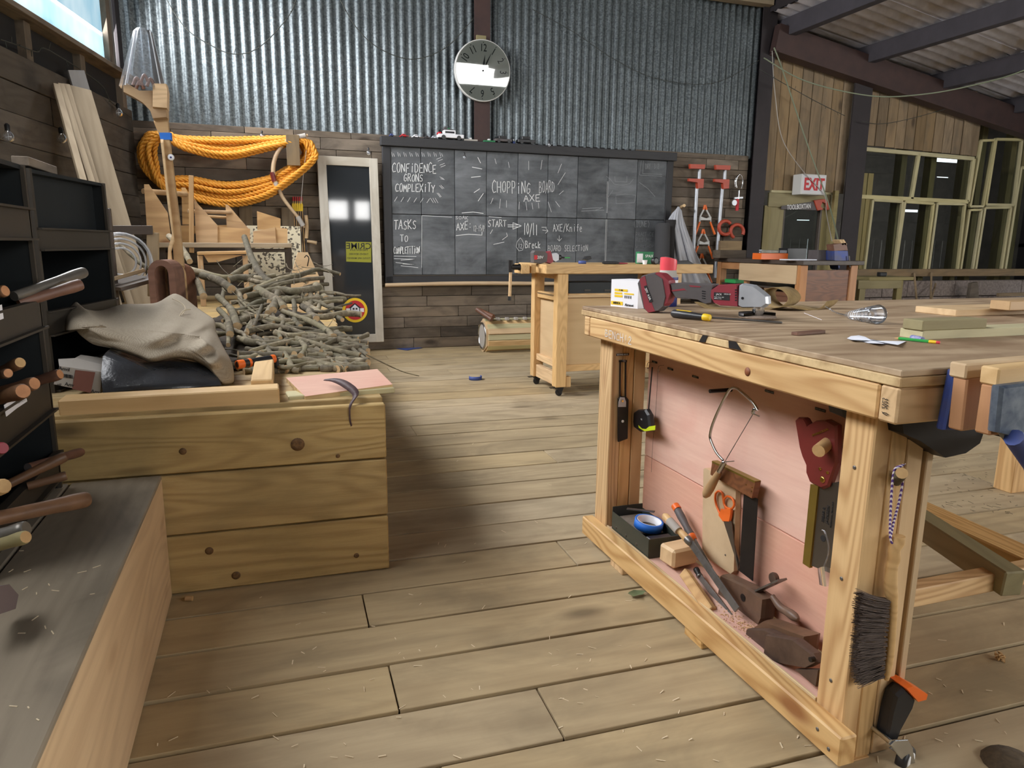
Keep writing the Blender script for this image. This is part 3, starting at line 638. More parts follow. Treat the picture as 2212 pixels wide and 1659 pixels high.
# ---------------------------------------------------------------- hand lettering as strokes
SF = {'A': [[(0, 0), (.5, 1), (1, 0)], [(.2, .38), (.8, .38)]], 'B': [[(0, 0), (0, 1), (.6, .95), (.7, .75), (.5, .55), (0, .5)], [(.5, .55), (.9, .4), (.8, .08), (0, 0)]],
 'C': [[(.95, .85), (.6, 1), (.15, .75), (.05, .35), (.3, .02), (.95, .1)]], 'D': [[(.05, 0), (.05, 1), (.7, .85), (.95, .5), (.7, .1), (.05, 0)]],
 'E': [[(.95, 1), (.1, .95), (.1, 0), (.95, .02)], [(.1, .5), (.75, .52)]], 'F': [[(.9, 1), (.1, .95), (.1, 0)], [(.1, .5), (.7, .52)]],
 'G': [[(.9, .85), (.5, 1), (.1, .6), (.15, .15), (.5, 0), (.9, .2), (.92, .45), (.5, .45)]], 'H': [[(.05, 0), (.05, 1)], [(.95, 0), (.95, 1)], [(.05, .5), (.95, .5)]],
 'I': [[(.5, 0), (.5, .7)], [(.5, .9), (.52, 1)]], 'J': [[(.3, 1), (.95, 1)], [(.7, 1), (.65, .2), (.4, 0), (.05, .2)]], 'K': [[(.05, 0), (.05, 1)], [(.9, 1), (.05, .45), (.95, 0)]],
 'L': [[(.1, 1), (.08, 0), (.9, .03)]], 'M': [[(0, 0), (.1, 1), (.5, .35), (.9, 1), (1, 0)]], 'N': [[(.05, 0), (.05, 1), (.95, 0), (.95, 1)]],
 'O': [[(.5, 1), (.12, .8), (.05, .4), (.3, .02), (.75, .08), (.95, .5), (.8, .9), (.5, 1)]], 'P': [[(.08, 0), (.08, 1), (.75, .95), (.85, .65), (.6, .45), (.08, .45)]],
 'Q': [[(.5, 1), (.1, .7), (.1, .3), (.5, 0), (.9, .3), (.9, .7), (.5, 1)], [(.6, .25), (1, -.1)]], 'R': [[(.08, 0), (.08, 1), (.75, .95), (.8, .65), (.5, .48), (.08, .48)], [(.45, .48), (.95, 0)]],
 'S': [[(.9, .9), (.5, 1), (.15, .8), (.3, .55), (.75, .42), (.85, .15), (.5, 0), (.08, .12)]], 'T': [[(0, 1), (1, 1)], [(.5, 1), (.48, 0)]], 'U': [[(.05, 1), (.1, .2), (.5, 0), (.9, .2), (.95, 1)]],
 'V': [[(0, 1), (.5, 0), (1, 1)]], 'W': [[(0, 1), (.25, 0), (.5, .6), (.75, 0), (1, 1)]], 'X': [[(0, 1), (1, 0)], [(1, 1), (0, 0)]], 'Y': [[(0, 1), (.5, .5), (1, 1)], [(.5, .5), (.4, 0)]], 'Z': [[(0, 1), (1, 1), (0, 0), (1, 0)]],
 '0': [[(.5, 1), (.1, .7), (.1, .3), (.5, 0), (.9, .3), (.9, .7), (.5, 1)]], '1': [[(.5, 1), (.5, 0)]], '2': [[(.1, .8), (.5, 1), (.9, .75), (.1, 0), (1, .02)]], '3': [[(.1, .9), (.6, 1), (.8, .75), (.4, .52), (.9, .3), (.6, 0), (.05, .1)]],
 '5': [[(.9, 1), (.2, 1), (.15, .55), (.7, .6), (.85, .25), (.5, 0), (.1, .08)]], '/': [[(.1, -.1), (.9, 1.1)]], '-': [[(.15, .5), (.85, .5)]], '=': [[(.1, .35), (.9, .35)], [(.1, .65), (.9, .65)]], ':': [[(.45, .25), (.5, .3)], [(.45, .7), (.5, .75)]],
 '>': [[(.1, .9), (.9, .5), (.1, .1)]], 'e': [[(.1, .35), (.85, .4), (.7, .65), (.3, .65), (.1, .3), (.4, 0), (.85, .1)]], 'r': [[(.2, 0), (.2, .65)], [(.2, .4), (.5, .65), (.85, .6)]], 'a': [[(.8, .6), (.3, .65), (.1, .3), (.35, 0), (.8, .3), (.8, .65), (.85, 0)]],
 'k': [[(.1, 0), (.1, 1)], [(.8, .65), (.1, .3), (.85, 0)]], 'n': [[(.1, 0), (.1, .65)], [(.1, .45), (.5, .65), (.8, .5), (.85, 0)]], 'i': [[(.5, 0), (.5, .6)], [(.5, .8), (.52, .85)]], 'f': [[(.8, .95), (.5, .9), (.45, 0)], [(.15, .55), (.8, .55)]], '!': [[(.5, 1), (.5, .3)], [(.5, .05), (.5, 0)]], '(': [[(.7, 1.1), (.3, .6), (.35, .2), (.7, -.1)]], ')': [[(.3, 1.1), (.7, .6), (.65, .2), (.3, -.1)]], '.': [[(.45, 0), (.55, .03)]], '&': [[(.9, 0), (.2, .75), (.5, 1), (.7, .8), (.1, .25), (.4, 0), (.9, .4)]]}
def strokes(mb, lines, n, wdt):
    """flat raised ribbons along 3-D polylines, n = surface normal"""
    n = V(n).normalized()
    for ln in lines:
        P = [V(p) for p in ln]
        for a, b in zip(P[:-1], P[1:]):
            d = b-a
            if d.length < 1e-6: continue
            d.normalize(); s = d.cross(n)*wdt/2; e = d*wdt*.3; h = n*.0012
            mb.add([a-e-s+h, b+e-s+h, b+e+s+h, a-e+s+h], [[0, 1, 2, 3]])
def word(mb, body, p0, p1, capv, n, wdt, fill=.78, seed=0):
    """letters spread from p0 to p1 along the base line; capv = vector of the cap height"""
    r = random.Random(seed+len(body)); p0, p1, capv = V(p0), V(p1), V(capv); k = len(body); stp = (p1-p0)/k
    for i, ch in enumerate(body):
        if ch == ' ': continue
        o = p0+stp*(i+(1-fill)/2)+capv*r.uniform(-.05, .05); sc = r.uniform(.88, 1.08); sh = r.uniform(-.08, .1)
        strokes(mb, [[o+stp*fill*(x+sh*y)+capv*(y*sc) for x, y in ln] for ln in SF.get(ch, SF.get(ch.upper(), []))], n, wdt)
YC = 7.532
def cw(body, u0, v0, u1, v1, h, parent, mat=None, wd=.0075, name='chalk_writing', seed=0):
    mbw = MB(); a, b = ony(u0, v0, YC), ony(u1, v1, YC); word(mbw, body, a, b, ony(u0, v0-h, YC)-a, (0, -1, 0), wd, seed=seed); return S(mbw.build(name, mat or M['chalk'], parent), kind='stuff')
def cl(lines, parent, mat=None, wd=.007, name='chalk_lines'):
    mbw = MB(); strokes(mbw, [[ony(u, v, YC) for u, v in ln] for ln in lines], (0, -1, 0), wd); return S(mbw.build(name, mat or M['chalk'], parent), kind='stuff')
# ================================================================ chalkboard
cb = T('chalkboard', 'long black framed chalkboard of slate panels with chalk writing', 'chalkboard', (2.87, 7.55, .75))
X0, X1, Z0, Z1 = 1.18, 4.54, .70, 2.17
FRW = .085
plank('frame_rail', (X0-.02, 7.53, Z1-.045), (X1+.02, 7.53, Z1-.045), .09, .09, M['black_ch'], cb, (0, 1, 0), .005)
plank('frame_rail', (X0, 7.55, .73), (X1, 7.55, .73), .1, .05, M['black_ch'], cb, (0, 1, 0), .005)
for xx in (X0+.04, X1-.04): plank('frame_stile', (xx, 7.55, .68), (xx, 7.55, Z1-.09), .085, .05, M['black_ch'], cb, (0, 1, 0), .005)
plank('chalk_ledge', (X0+.08, 7.54, .785), (X1-.08, 7.54, .785), .012, .03, M['racklip'], cb, (0, 1, 0), .001)
us = [910, 982, 1050, 1117, 1181, 1245, 1310, 1372]; xs = [X0+.08]+[ony(u, 465, 7.55).x for u in us]+[X1-.08]
zm = ony(1050, 467, 7.55).z
for i in range(len(xs)-1):
    for (za, zb_) in ((.79, zm), (zm, Z1-.09)):
        board('slate_panel', ((xs[i]+xs[i+1])/2, 7.5455, (za+zb_)/2), (zb_-za-.006, xs[i+1]-xs[i]-.006, .02), M['slate'], cb, RZ, .002)
cw('CONFIDENCE', 846, 372, 943, 374, 21, cb); cw('GRONS', 871, 392, 914, 392, 16, cb); cw('COMPLEXITY', 853, 414, 940, 415, 18, cb)
cl([[(846+i*13+dx, 329+2*dx/3), (848+i*13+dx, 338)] for i in range(9) for dx in (0, 4)]+[[(u, v), (u+10, v-4)] for u, v in ((943, 344), (946, 348), (950, 357), (952, 361))]+[[(950, 382), (958, 386)], [(952, 386), (960, 388)], [(949, 401), (956, 408)], [(952, 400), (959, 407)], [(944, 417), (951, 426)], [(947, 417), (953, 425)]]+[[(852+i*14, 435+i*.6), (858+i*14, 425+i*.8)] for i in range(6)]+[[(930+k*5, 428), (936+k*5, 438)] for k in range(3)], cb, wd=.004)
cw('TASKS', 850, 496, 900, 494, 19, cb); cw('TO', 864, 522, 882, 522, 13, cb); cw('COMPLETITION', 850, 548, 907, 547, 15, cb)
cl([[(851, 553), (899, 554)], [(851, 559), (896, 560), (866, 562)], [(855, 567), (895, 572), (870, 570)], [(866, 574), (903, 578)]], cb, wd=.005)
cl([[(911, 466), (911, 578)], [(911, 466), (976, 469)]], cb, wd=.004)
cw('SOAK', 983, 473, 1012, 474, 7, cb, wd=.004); cw('AXE:', 985, 497, 1020, 495, 17, cb); cw('12-15/p', 1022, 499, 1047, 500, 13, cb, wd=.004)
cl([[(985, 509), (1012, 506), (1041, 508), (1041, 494)], [(998, 460), (1022, 458), (1044, 461)]], cb)
cl([[(1032, 340), (1038, 352)], [(1020, 361), (1041, 365)], [(1018, 383), (1038, 381)], [(1024, 416), (1036, 408)], [(1033, 434), (1044, 418)]], cb)
cw('START', 1053, 490, 1094, 489, 14, cb); cl([[(1097, 486), (1118, 486)], [(1097, 490), (1118, 490)], [(1108, 481), (1126, 488), (1108, 495), (1108, 481)]], cb)
cl([[(1064, 496), (1059, 505)], [(1094, 503), (1096, 510), (1085, 518)], [(1066, 528), (1089, 523)], [(1056, 468), (1083, 470)]], cb, wd=.005)
cw('CHOPPING', 1062, 416, 1146, 418, 26, cb); cw('BOARD', 1164, 418, 1198, 414, 24, cb, wd=.005); cw('AXE', 1130, 435, 1168, 434, 14, cb)
cl([[(1069, 343), (1072, 354)], [(1098, 350), (1100, 362)], [(1142, 348), (1142, 367)], [(1171, 346), (1168, 366)], [(1213, 354), (1205, 374)], [(1221, 373), (1205, 399)], [(1217, 412), (1208, 420)], [(1065, 428), (1060, 440)], [(1081, 430), (1079, 450)], [(1094, 433), (1094, 448)], [(1122, 436), (1121, 452)], [(1136, 436), (1138, 454)], [(1149, 438), (1151, 452)], [(1163, 438), (1164, 450)], [(1184, 436), (1191, 458)], [(1200, 435), (1209, 447)]], cb, wd=.004)
cw('10/11', 1130, 507, 1162, 508, 24, cb); cl([[(1170, 491), (1181, 491)], [(1172, 497), (1184, 499), (1179, 493)], [(1184, 499), (1178, 504)]], cb, wd=.005)
cw('AXE/Knife', 1194, 500, 1258, 500, 17, cb, wd=.005); cl([[(1208, 509), (1208, 521)], [(1204, 516), (1208, 521), (1213, 515)]], cb, wd=.004); cw('Break', 1134, 536, 1168, 536, 15, cb)
cl([[(1124, 514), (1117, 522), (1115, 533), (1121, 542), (1129, 540), (1132, 527), (1127, 517), (1124, 514)]], cb, wd=.004); cw('12', 1119, 536, 1128, 536, 9, cb, wd=.004)
cw('BOARD SELECTION', 1183, 543, 1270, 542, 13, cb, wd=.004); cl([[(1309, 474), (1306, 575)], [(1311, 474), (1308, 575)], [(1312, 392), (1310, 460)], [(1314, 392), (1312, 460)]], cb, wd=.003)
cl([[(1310, 381), (1318, 387), (1327, 398), (1345, 400), (1360, 397), (1368, 387)], [(1328, 381), (1329, 392), (1354, 393), (1354, 381)], [(1312, 428), (1324, 411)], [(1330, 425), (1331, 440), (1370, 438), (1373, 422), (1350, 419), (1330, 422)], [(1381, 394), (1400, 408), (1415, 425)]], cb, M['chalkf'], .004)
cl([[(1385, 347), (1381, 378), (1430, 381)], [(1390, 347), (1388, 375), (1430, 377)]], cb, M['chalkf'], .004); cw('DAY', 1394, 365, 1405, 365, 12, cb, M['chalkf'], .004); cw('3 24', 1412, 364, 1428, 364, 12, cb, M['chalkf'], .003)
cw('(JUNE)', 1368, 491, 1404, 490, 13, cb, M['chalkf'], .004); cw('PRACTICE', 1373, 510, 1412, 510, 8, cb, M['chalkf'], .003); cw('RESUME', 1373, 522, 1408, 522, 8, cb, M['chalkf'], .003); cw('WORKSHOP', 1373, 536, 1412, 535, 7, cb, M['chalkf'], .003)
cl([[(1284, 455), (1298, 450)], [(1258, 451), (1302, 448)], [(1256, 456), (1305, 454)]], cb, M['chalkf'], .006)
po = MB(); po.tube(bez([ony(832, 616, 7.5), ony(950, 613, 7.5), ony(1060, 612, 7.5), ony(1224, 613, 7.5)], 4), [.02]*4+[.022]*6+[.021]*3, 10); po = po.build('wooden_pole', M['fatwood']); S(po, 'pale smooth wooden pole mounted below the chalkboard', 'pole')
# chalked bench name and burnt stamp on the main workbench
mb = MB(); a, b = onx(1307, 726, BX), onx(1365, 745, BX); word(mb, 'BENCH!2', a, b, V((0, 0, .026)), (-1, 0, 0), .0022); S(mb.build('chalk_writing', M['chalk'], wbk), kind='stuff')
mb = MB(); a, b = onx(1907, 895, BX-.001), onx(1907, 858, BX-.001); word(mb, 'Q 2023', a, b, V((0, -.013, 0)), (-1, 0, 0), .0012); S(mb.build('ink_stamp', M['ink'], wbk), kind='stuff')
# ================================================================ tools hung in the bench recess
def pxs(pts, X): return [onx(u, v, X) for u, v in pts]
def arc(c, a, b, r, t0, t1, n=12): return [V(c)+V(a)*(r*math.cos(t0+(t1-t0)*i/n))+V(b)*(r*math.sin(t0+(t1-t0)*i/n)) for i in range(n+1)]
NX = V((-1, 0, 0))
# --- sliding bevel on the far leg (hangs on its camera-facing side)
yv = 2.232
def Q(u, v, y=yv): return ony(u, v, y)
sb = T('angle_gauge', 'black adjustable angle gauge hanging on the far bench leg', 'bevel gauge', Q(1343, 950))
mb = MB(); b0 = [(1337, 783), (1341, 776), (1350, 776), (1354, 783), (1353, 870), (1336, 868)]
mb.bar(Q(1339.5, 780), Q(1339, 868), .0055, .003, (0, -1, 0)); mb.bar(Q(1351.5, 780), Q(1351, 868), .0055, .003, (0, -1, 0)); mb.bar(Q(1337, 780), Q(1354, 780), .007, .003, (0, -1, 0))
mb.build('slotted_blade', M['blackm'], sb)
mb = MB(); slab(mb, [Q(1333, 860), Q(1337, 855), Q(1350, 856), Q(1354, 861), Q(1352, 946), Q(1333, 953)], (0, -.016, 0), .06); mb.build('stock', M['blackm'], sb)
mb = MB(); slab(mb, [Q(1336, 868, yv-.017), Q(1340, 858, yv-.017), Q(1349, 858, yv-.017), Q(1352, 868, yv-.017), Q(1352, 879, yv-.017), Q(1335, 879, yv-.017)], (0, -.002, 0), .05); mb.build('steel_cap', M['alu'], sb)
mb = MB(); mb.lathe([(.004, 0), (.004, .005)], Q(1344, 866, yv-.018), (0, -1, 0), 10); mb.build('thumb_screw', M['brass'], sb)
mb = MB(); mb.lathe([(.005, 0), (.005, .0015)], Q(1345, 910, yv-.016), (0, -1, 0), 12); mb.build('maker_mark', M['inkw'], sb)
mb = MB(); mb.lathe([(.003, 0), (.003, .012), (.005, .0125), (.005, .014)], Q(1345, 779), (0, -1, 0), 8); S(mb.build('wall_screw', M['steel']), 'steel screw carrying the black angle gauge', 'screw')
lb = board('label_strip', Q(1345, 766, yv-.001), (.05, .008, .001), M['blackp'], None, frame((1, 0, 0), (0, -1, 0)), 0); S(lb, 'black label strip with white capitals above the angle gauge', 'label')
txt('lettering', 'SLIDING BEVEL', Q(1345, 766, yv-.0018), (1, 0, 0), (0, 0, 1), .0068, M['inkw'], lb)
# --- small black labels along the top of the panel
for k, (u, v, tx) in enumerate(((1414, 782, 'TAPE'), (1448, 797, 'STRING'), (1502, 814, 'PENCIL'), (1662, 846, 'COPING SAW'), (1772, 885, 'TENON SAW'))):
    p = onx(u, v, XP-.001); o = board('label_strip', p, (.036, .007, .001), M['blackp'], None, frame((0, -1, 0), (-1, 0, 0)), 0)
    S(o, ['small dark label strip above the tape measure on the pink panel', 'small dark label strip right of the tape measure hooks', 'small dark label strip between tape measure and coping saw', 'small dark label strip right of the coping saw frame', 'small dark label strip above the tenon saw handle'][k], 'label')
    txt('lettering', tx, p-V((.0007, 0, 0)), (0, -1, 0), (0, 0, 1), .006, M['chalkf'], o)
# --- tape measure on a strap
def P3(u, v, d=.03): return onx(u, v, XP-d)
tm = T('tape_measure', 'black and lime tape measure hanging from a strap', 'tape measure', P3(1398, 933))
mb = MB(); slab(mb, [P3(1379, 905), P3(1381, 890), P3(1390, 884), P3(1407, 883), P3(1414, 895), P3(1417, 920), P3(1415, 930), P3(1394, 932), P3(1381, 922)], (-.026, 0, 0), .12); mb.build('case', M['blackp'], tm)
mb = MB(); slab(mb, [P3(1380, 918, .054), P3(1388, 926, .054), P3(1397, 927, .054), P3(1404, 921, .054), P3(1417, 919, .054), P3(1416, 929, .054), P3(1394, 932, .054), P3(1381, 924, .054)], (-.003, 0, 0), .08); mb.build('lime_band', M['lime'], tm)
mb = MB(); mb.bar(P3(1401, 886, .04), P3(1409, 793, .03), .006, .002, (1, 0, 0)); mb.build('strap', M['blackp'], tm)
mb = MB(); mb.box(P3(1386, 906, .057), (.002, .011, .008), None, .0005); mb.build('badge', M['greyp'], tm); txt('lettering', '5m', P3(1386, 906, .0595), (0, -1, 0), (0, 0, 1), .007, M['inkw'], tm)
for k, (u, v) in enumerate(((1400, 790), (1424, 797))):
    mb = MB(); c = P3(u, v, .018); mb.tube([c+V((.018, 0, .012)), c+V((.004, 0, .012))]+arc(c, (0, 0, 1), V((-1, -.9, 0)).normalized(), .011, 0, PI*1.55, 12), .0011, 6)
    S(mb.build('screw_hook', M['chrome']), ['chrome cup hook holding the tape measure strap', 'chrome cup hook holding a thin hanging wire'][k], 'hook')
mb = MB(); mb.tube(bez([P3(1421, 801, .02), P3(1417, 880, .018), P3(1410, 960, .012), P3(1407, 1020, .01)], 5), .0006, 5); S(mb.build('hanging_wire', M['rust']), 'thin rusty wire hanging beside the tape measure', 'wire')
# --- coping saw
cs = T('coping_saw', 'chrome framed coping saw with wooden handle hung on the pink panel', 'saw', P3(1540, 1060))
mb = MB(); fr = [(1637, 887), (1625, 868), (1600, 845), (1592, 839), (1582, 838), (1574, 845), (1556, 878), (1540, 915), (1534, 940), (1537, 955), (1548, 978), (1562, 994)]
mb.tube(bez([P3(u, v, .062) for u, v in fr], 4), .0042, 8); mb.build('frame', M['chrome'], cs)
mb = MB(); mb.tube([P3(1628, 892, .062), P3(1567, 995, .062)], .0012, 5); mb.build('blade', M['steel'], cs)
mb = MB(); mb.lathe([(.004, -.008), (.0065, -.004), (.0065, .006), (.004, .01)], P3(1629, 888, .062), (0, -.4, .9), 10); mb.tube([P3(1624, 893, .062), P3(1640, 899, .07)], .002, 6); mb.build('blade_pin', M['chrome'], cs)
a, b = P3(1566, 997, .062), P3(1523, 1072, .062); ax = (b-a); L = ax.length
mb = MB(); mb.lathe([(.005, 0), (.008, .004), (.0075, L*.32)], a, ax, 14); mb.tube([P3(1560, 998, .062), P3(1586, 996, .075)], .0015, 6); mb.build('ferrule', M['chrome'], cs)
mb = MB(); mb.lathe([(.0085, L*.28), (.0095, L*.36), (.0125, L*.55), (.0145, L*.78), (.0135, L*.92), (.008, L*1.0), (.0, L*1.01)], a, ax, 16); mb.build('handle', M['oak'], cs)
mb = MB(); p = onx(1580, 842, XP); mb.lathe([(.006, 0), (.006, .075)], p, (-1, 0, 0), 10); S(mb.build('peg', M['blackm']), 'dark peg carrying the coping saw frame', 'peg')
# --- plywood holster block with try square and scissors
hb = T('scissor_holster', 'small plywood board fixed to the pink panel behind the scissors', 'board', P3(1560, 1220, .01))
mb = MB(); mb.prism(pxs([(1530, 1012), (1534, 1010), (1601, 1047), (1596, 1232), (1589, 1238), (1527, 1196)], XP-.002), (-.018, 0, 0)); mb.build('board', M['ply'], hb)
p = P3(1567, 1199, .02); mb = MB(); mb.lathe([(.003, 0), (.003, .001)], p, (-1, 0, 0), 8); mb.build('screw', M['steel'], hb)
tq = T('try_square', 'rosewood and dark steel try square hanging behind the scissors', 'try square', P3(1600, 1250))
mb = MB(); mb.prism(pxs([(1550, 996), (1546, 1024), (1636, 1075), (1644, 1040)], XP-.028), (-.019, 0, 0)); mb.build('stock', M['saddle'], tq)
mb = MB(); mb.prism(pxs([(1550, 994), (1644, 1038), (1643, 1042), (1550, 998)], XP-.0275), (-.02, 0, 0)); mb.build('brass_facing', M['sawback'], tq)
for (u, v) in ((1612, 1047), (1625, 1053), (1624, 1061)):
    mb = MB(); mb.lathe([(.002, 0), (.002, .001)], onx(u, v, XP-.047), (-1, 0, 0), 8); mb.build('rivet', M['brass'], tq)
mb = MB(); mb.prism(pxs([(1608, 1063), (1638, 1078), (1627, 1255), (1598, 1233)], XP-.034), (-.002, 0, 0)); mb.build('blade', M['blackm'], tq)
sc = T('scissors', 'orange handled scissors with blades down in the plywood holster', 'scissors', P3(1590, 1230, .03))
D = .026
mb = MB(); lo = [(1546, 1066), (1552, 1061), (1560, 1065), (1563, 1082), (1568, 1100), (1575, 1122), (1571, 1128), (1560, 1118), (1549, 1095), (1545, 1078)]
mb.tube(bez([P3(u, v, D) for u, v in lo+lo[:1]], 4), .0035, 8); mb.build('handle_loop', M['orange'], sc)
ro = [(1564, 1078), (1571, 1072), (1582, 1077), (1586, 1090), (1580, 1099), (1569, 1096), (1564, 1088)]
mb = MB(); mb.tube(bez([P3(u, v, D+.004) for u, v in ro+ro[:1]], 4), .0035, 8); mb.build('handle_loop', M['orange'], sc)
mb = MB(); slab(mb, [P3(u, v, D-.002) for u, v in ((1562, 1098), (1573, 1103), (1578, 1126), (1566, 1126), (1556, 1112))], (-.009, 0, 0), .1); slab(mb, [P3(u, v, D) for u, v in ((1570, 1100), (1584, 1096), (1583, 1112), (1580, 1127), (1570, 1126))], (-.009, 0, 0), .1); mb.build('handle_shank', M['orange'], sc)
mb = MB(); mb.prism([P3(u, v, D+.002) for u, v in ((1564, 1125), (1573, 1126), (1598, 1215), (1595, 1232), (1588, 1200))], (-.0025, 0, 0)); mb.prism([P3(u, v, D+.005) for u, v in ((1571, 1125), (1581, 1126), (1586, 1170), (1597, 1232), (1578, 1165))], (-.0025, 0, 0)); mb.build('blade', M['sawbl'], sc)
# --- tenon saw
D = .05
ts = T('tenon_saw', 'dark red handled tenon saw with brass spine hung beside the near leg', 'saw', P3(1780, 1230))
ho = [(1732, 905), (1738, 900), (1749, 901), (1755, 911), (1758, 918), (1776, 907), (1800, 905), (1822, 917), (1822, 1000), (1804, 1050), (1790, 1055), (1765, 1042), (1757, 1022), (1757, 1005), (1748, 985), (1742, 965)]
mb = MB(); slab(mb, [P3(u, v, D-.01) for u, v in ho], (-.022, 0, 0), .05); mb.build('handle', M['sawh'], ts)
tp = [P3(u, v, D+.0125) for u, v in ((1747, 944), (1766, 934), (1790, 927), (1795, 926))]
txt('lettering', 'SPEAR&JACKSON', P3(1772, 934, D+.0127), P3(1797, 926, D)-P3(1747, 946, D), (0, 0, 1), .0075, M['brass'], ts)
for (u, v, r) in ((1772, 1013, .004), (1788, 1021, .004), (1777, 1036, .008)):
    mb = MB(); mb.lathe([(r, 0), (r, .0015), (r*.8, .0025)], P3(u, v, D+.012), (-1, 0, 0), 14); mb.build('saw_nut', M['brass'], ts)
mb = MB(); mb.prism([P3(u, v, D+.001) for u, v in ((1772, 1048), (1815, 1040), (1800, 1240), (1754, 1222))], (-.0015, 0, 0)); mb.build('blade', M['sawbl'], ts)
mb = MB(); mb.prism([P3(u, v, D-.003) for u, v in ((1757, 1045), (1774, 1048), (1755, 1226), (1740, 1216))], (-.009, 0, 0)); mb.build('spine', M['sawback'], ts)
cd = P3(1770, 1180, D)-P3(1779, 1085, D)
txt('lettering', 'SPEAR &', P3(1779, 1112, D+.003), -cd, (0, 1, 0), .0105, M['ink'], ts); txt('lettering', 'JACKSON', P3(1788, 1112, D+.003), -cd, (0, 1, 0), .0105, M['ink'], ts); txt('lettering', 'PROFESSIONAL TENON SAW', P3(1797, 1112, D+.003), -cd, (0, 1, 0), .005, M['ink'], ts)
mb = MB(); mb.lathe([(.008, 0), (.008, .0008)], P3(1778, 1163, D+.0025), (-1, 0, 0), 16); mb.build('print_mark', M['ink'], ts)
mb = MB(); a, b = onx(1800, 948, XP-.03), onx(1768, 974, XP-.1); mb.tube([a, b], [.015, .0155], 14, 0, True, 1); S(mb.build('peg', [M['oak'], M['endg']]), 'wooden branch peg pushed through the tenon saw handle', 'peg')
# --- clear goggles hung behind the near leg
gg = T('safety_goggles', 'clear plastic safety goggles hanging from a strap beside the near leg', 'goggles', P3(1790, 1270))
D = .1
mb = MB(); mb.tube(bez([P3(1776, 1145, D), P3(1782, 1150, D), P3(1790, 1175, D), P3(1789, 1200, D), P3(1780, 1225, D), P3(1779, 1240, D)], 4), .0022, 6); mb.build('arm', M['plastic'], gg)
mb = MB(); mb.grid(lambda a, b: P3(1766+28*a+4*b, 1228+35*b+8*math.sin(a*PI)*(b-.5), D+.012*math.sin(a*PI)), 6, 4); mb.build('lens', M['plastic'], gg)
# --- steel tray drawer on the shelf
zs_ = .102
tr = T('steel_tray', 'dark olive steel drawer tray at the far end of the bench shelf', 'tray', (1.22, 2.1, zs_))
A_, B_, C_, D_ = V((1.148, 2.2, zs_)), V((1.148, 1.935, zs_)), V((1.27, 1.935, zs_)), V((1.27, 2.2, zs_))
mb = MB(); h = V((0, 0, .068)); t_ = .0025
for a, b in ((A_, B_), (B_, C_), (D_, C_), (A_, D_)):
    hh = h if not (a is A_ and b is D_) else V((0, 0, .085)); mb.bar((a+b)/2-(b-a)/2+hh/2, (a+b)/2+(b-a)/2+hh/2, t_, hh.z, (0, 0, 1))
mb.box((A_+C_)/2+V((0, 0, .0015)), (.122, .265, .003)); mb.build('pan', M['grey_tray'], tr)
for (u, v) in ((1331, 1140), (1352, 1157), (1375, 1176)):
    mb = MB(); mb.lathe([(.006, 0), (.0045, .0015), (.003, .0016)], onx(u, v, 1.1466), (-1, 0, 0), 12); mb.build('punched_hole', M['racklip'], tr)
c = V((1.215, 2.06, zs_+.052)); mb = MB(); mb.lathe([(.043, 0), (.05, 0), (.05, .028), (.043, .028), (.043, 0)], c, (.1, -.1, 1), 28, caps=False); bt = mb.build('tape_roll', M['bluet']); S(bt, 'roll of blue masking tape in the steel tray', 'tape')
mb = MB(); mb.lathe([(.0415, .001), (.0428, .001), (.0428, .0285), (.0415, .0285), (.0415, .001)], c, (.1, -.1, 1), 28, caps=False); mb.build('core', M['white'], bt)
mb = MB(); slab(mb, [(1.16, 2.04, zs_+.04), (1.25, 2.02, zs_+.04), (1.26, 2.19, zs_+.04), (1.17, 2.19, zs_+.04)], (0, 0, .012), .05); S(mb.build('sanding_block', plain('grey_abrasive', (120, 110, 98), .95, 0, .5, (92, 84, 74), 60)), 'grey abrasive pad under the blue tape roll', 'sanding pad')
mb = MB(); mb.bar((1.19, 2.17, zs_+.084), (1.262, 2.1, zs_+.09), .012, .004); S(mb.build('small_rasp', M['steel']), 'thin steel rasp lying across the tray behind the tape', 'rasp')
mb = MB(); mb.box((1.21, 1.965, zs_+.03), (.09, .05, .05), None, .004); S(mb.build('plastic_box', M['blackp']), 'small black box at the near end of the tray', 'box')
# --- rasps leaning across the shelf
def rasp(nm, label, p0, p1, pe, hr, mats, bw):
    o = T(nm, label, 'rasp', p0); ax = (p1-p0); L = ax.length
    mb = MB(); mb.lathe([(hr*.5, 0), (hr*.95, L*.06), (hr, L*.3), (hr*.8, L*.6), (hr*1.0, L*.85), (hr*.8, L)], p0, ax, 14); mb.build('handle', mats[0], o)
    mb = MB(); mb.lathe([(hr*.95, L*.86), (hr*1.05, L*.9), (hr*.95, L*1.02), (hr*.4, L*1.05)], p0, ax, 14); mb.build('ferrule', mats[1], o)
    mb = MB(); mb.bar(p1, pe, bw, .006, (-1, 0, .4), .002); mb.build('blade', M['steel'], o); return o
r1 = rasp('wood_rasp', 'long wood rasp with taped pale wooden handle leaning over the tray', onx(1434, 1112, 1.16), onx(1492, 1172, 1.172), onx(1593, 1318, 1.185), .0125, (M['beam'], M['steel']), .022)
mb = MB(); a, b = onx(1446, 1125, 1.159), onx(1466, 1147, 1.163); mb.tube([a, b], .0135, 14); mb.build('masking_tape_wrap', M['card'], r1)
r2 = rasp('wood_rasp', 'rasp with charcoal and orange grip resting behind the taped rasp', onx(1462, 1098, 1.25), onx(1497, 1165, 1.245), onx(1535, 1230, 1.235), .0135, (M['greyp'], M['orange']), .02)
mb = MB(); a, b = onx(1458, 1092, 1.25), onx(1464, 1101, 1.25); mb.tube([a, b], .0138, 14); mb.build('orange_cap', M['orange'], r2)
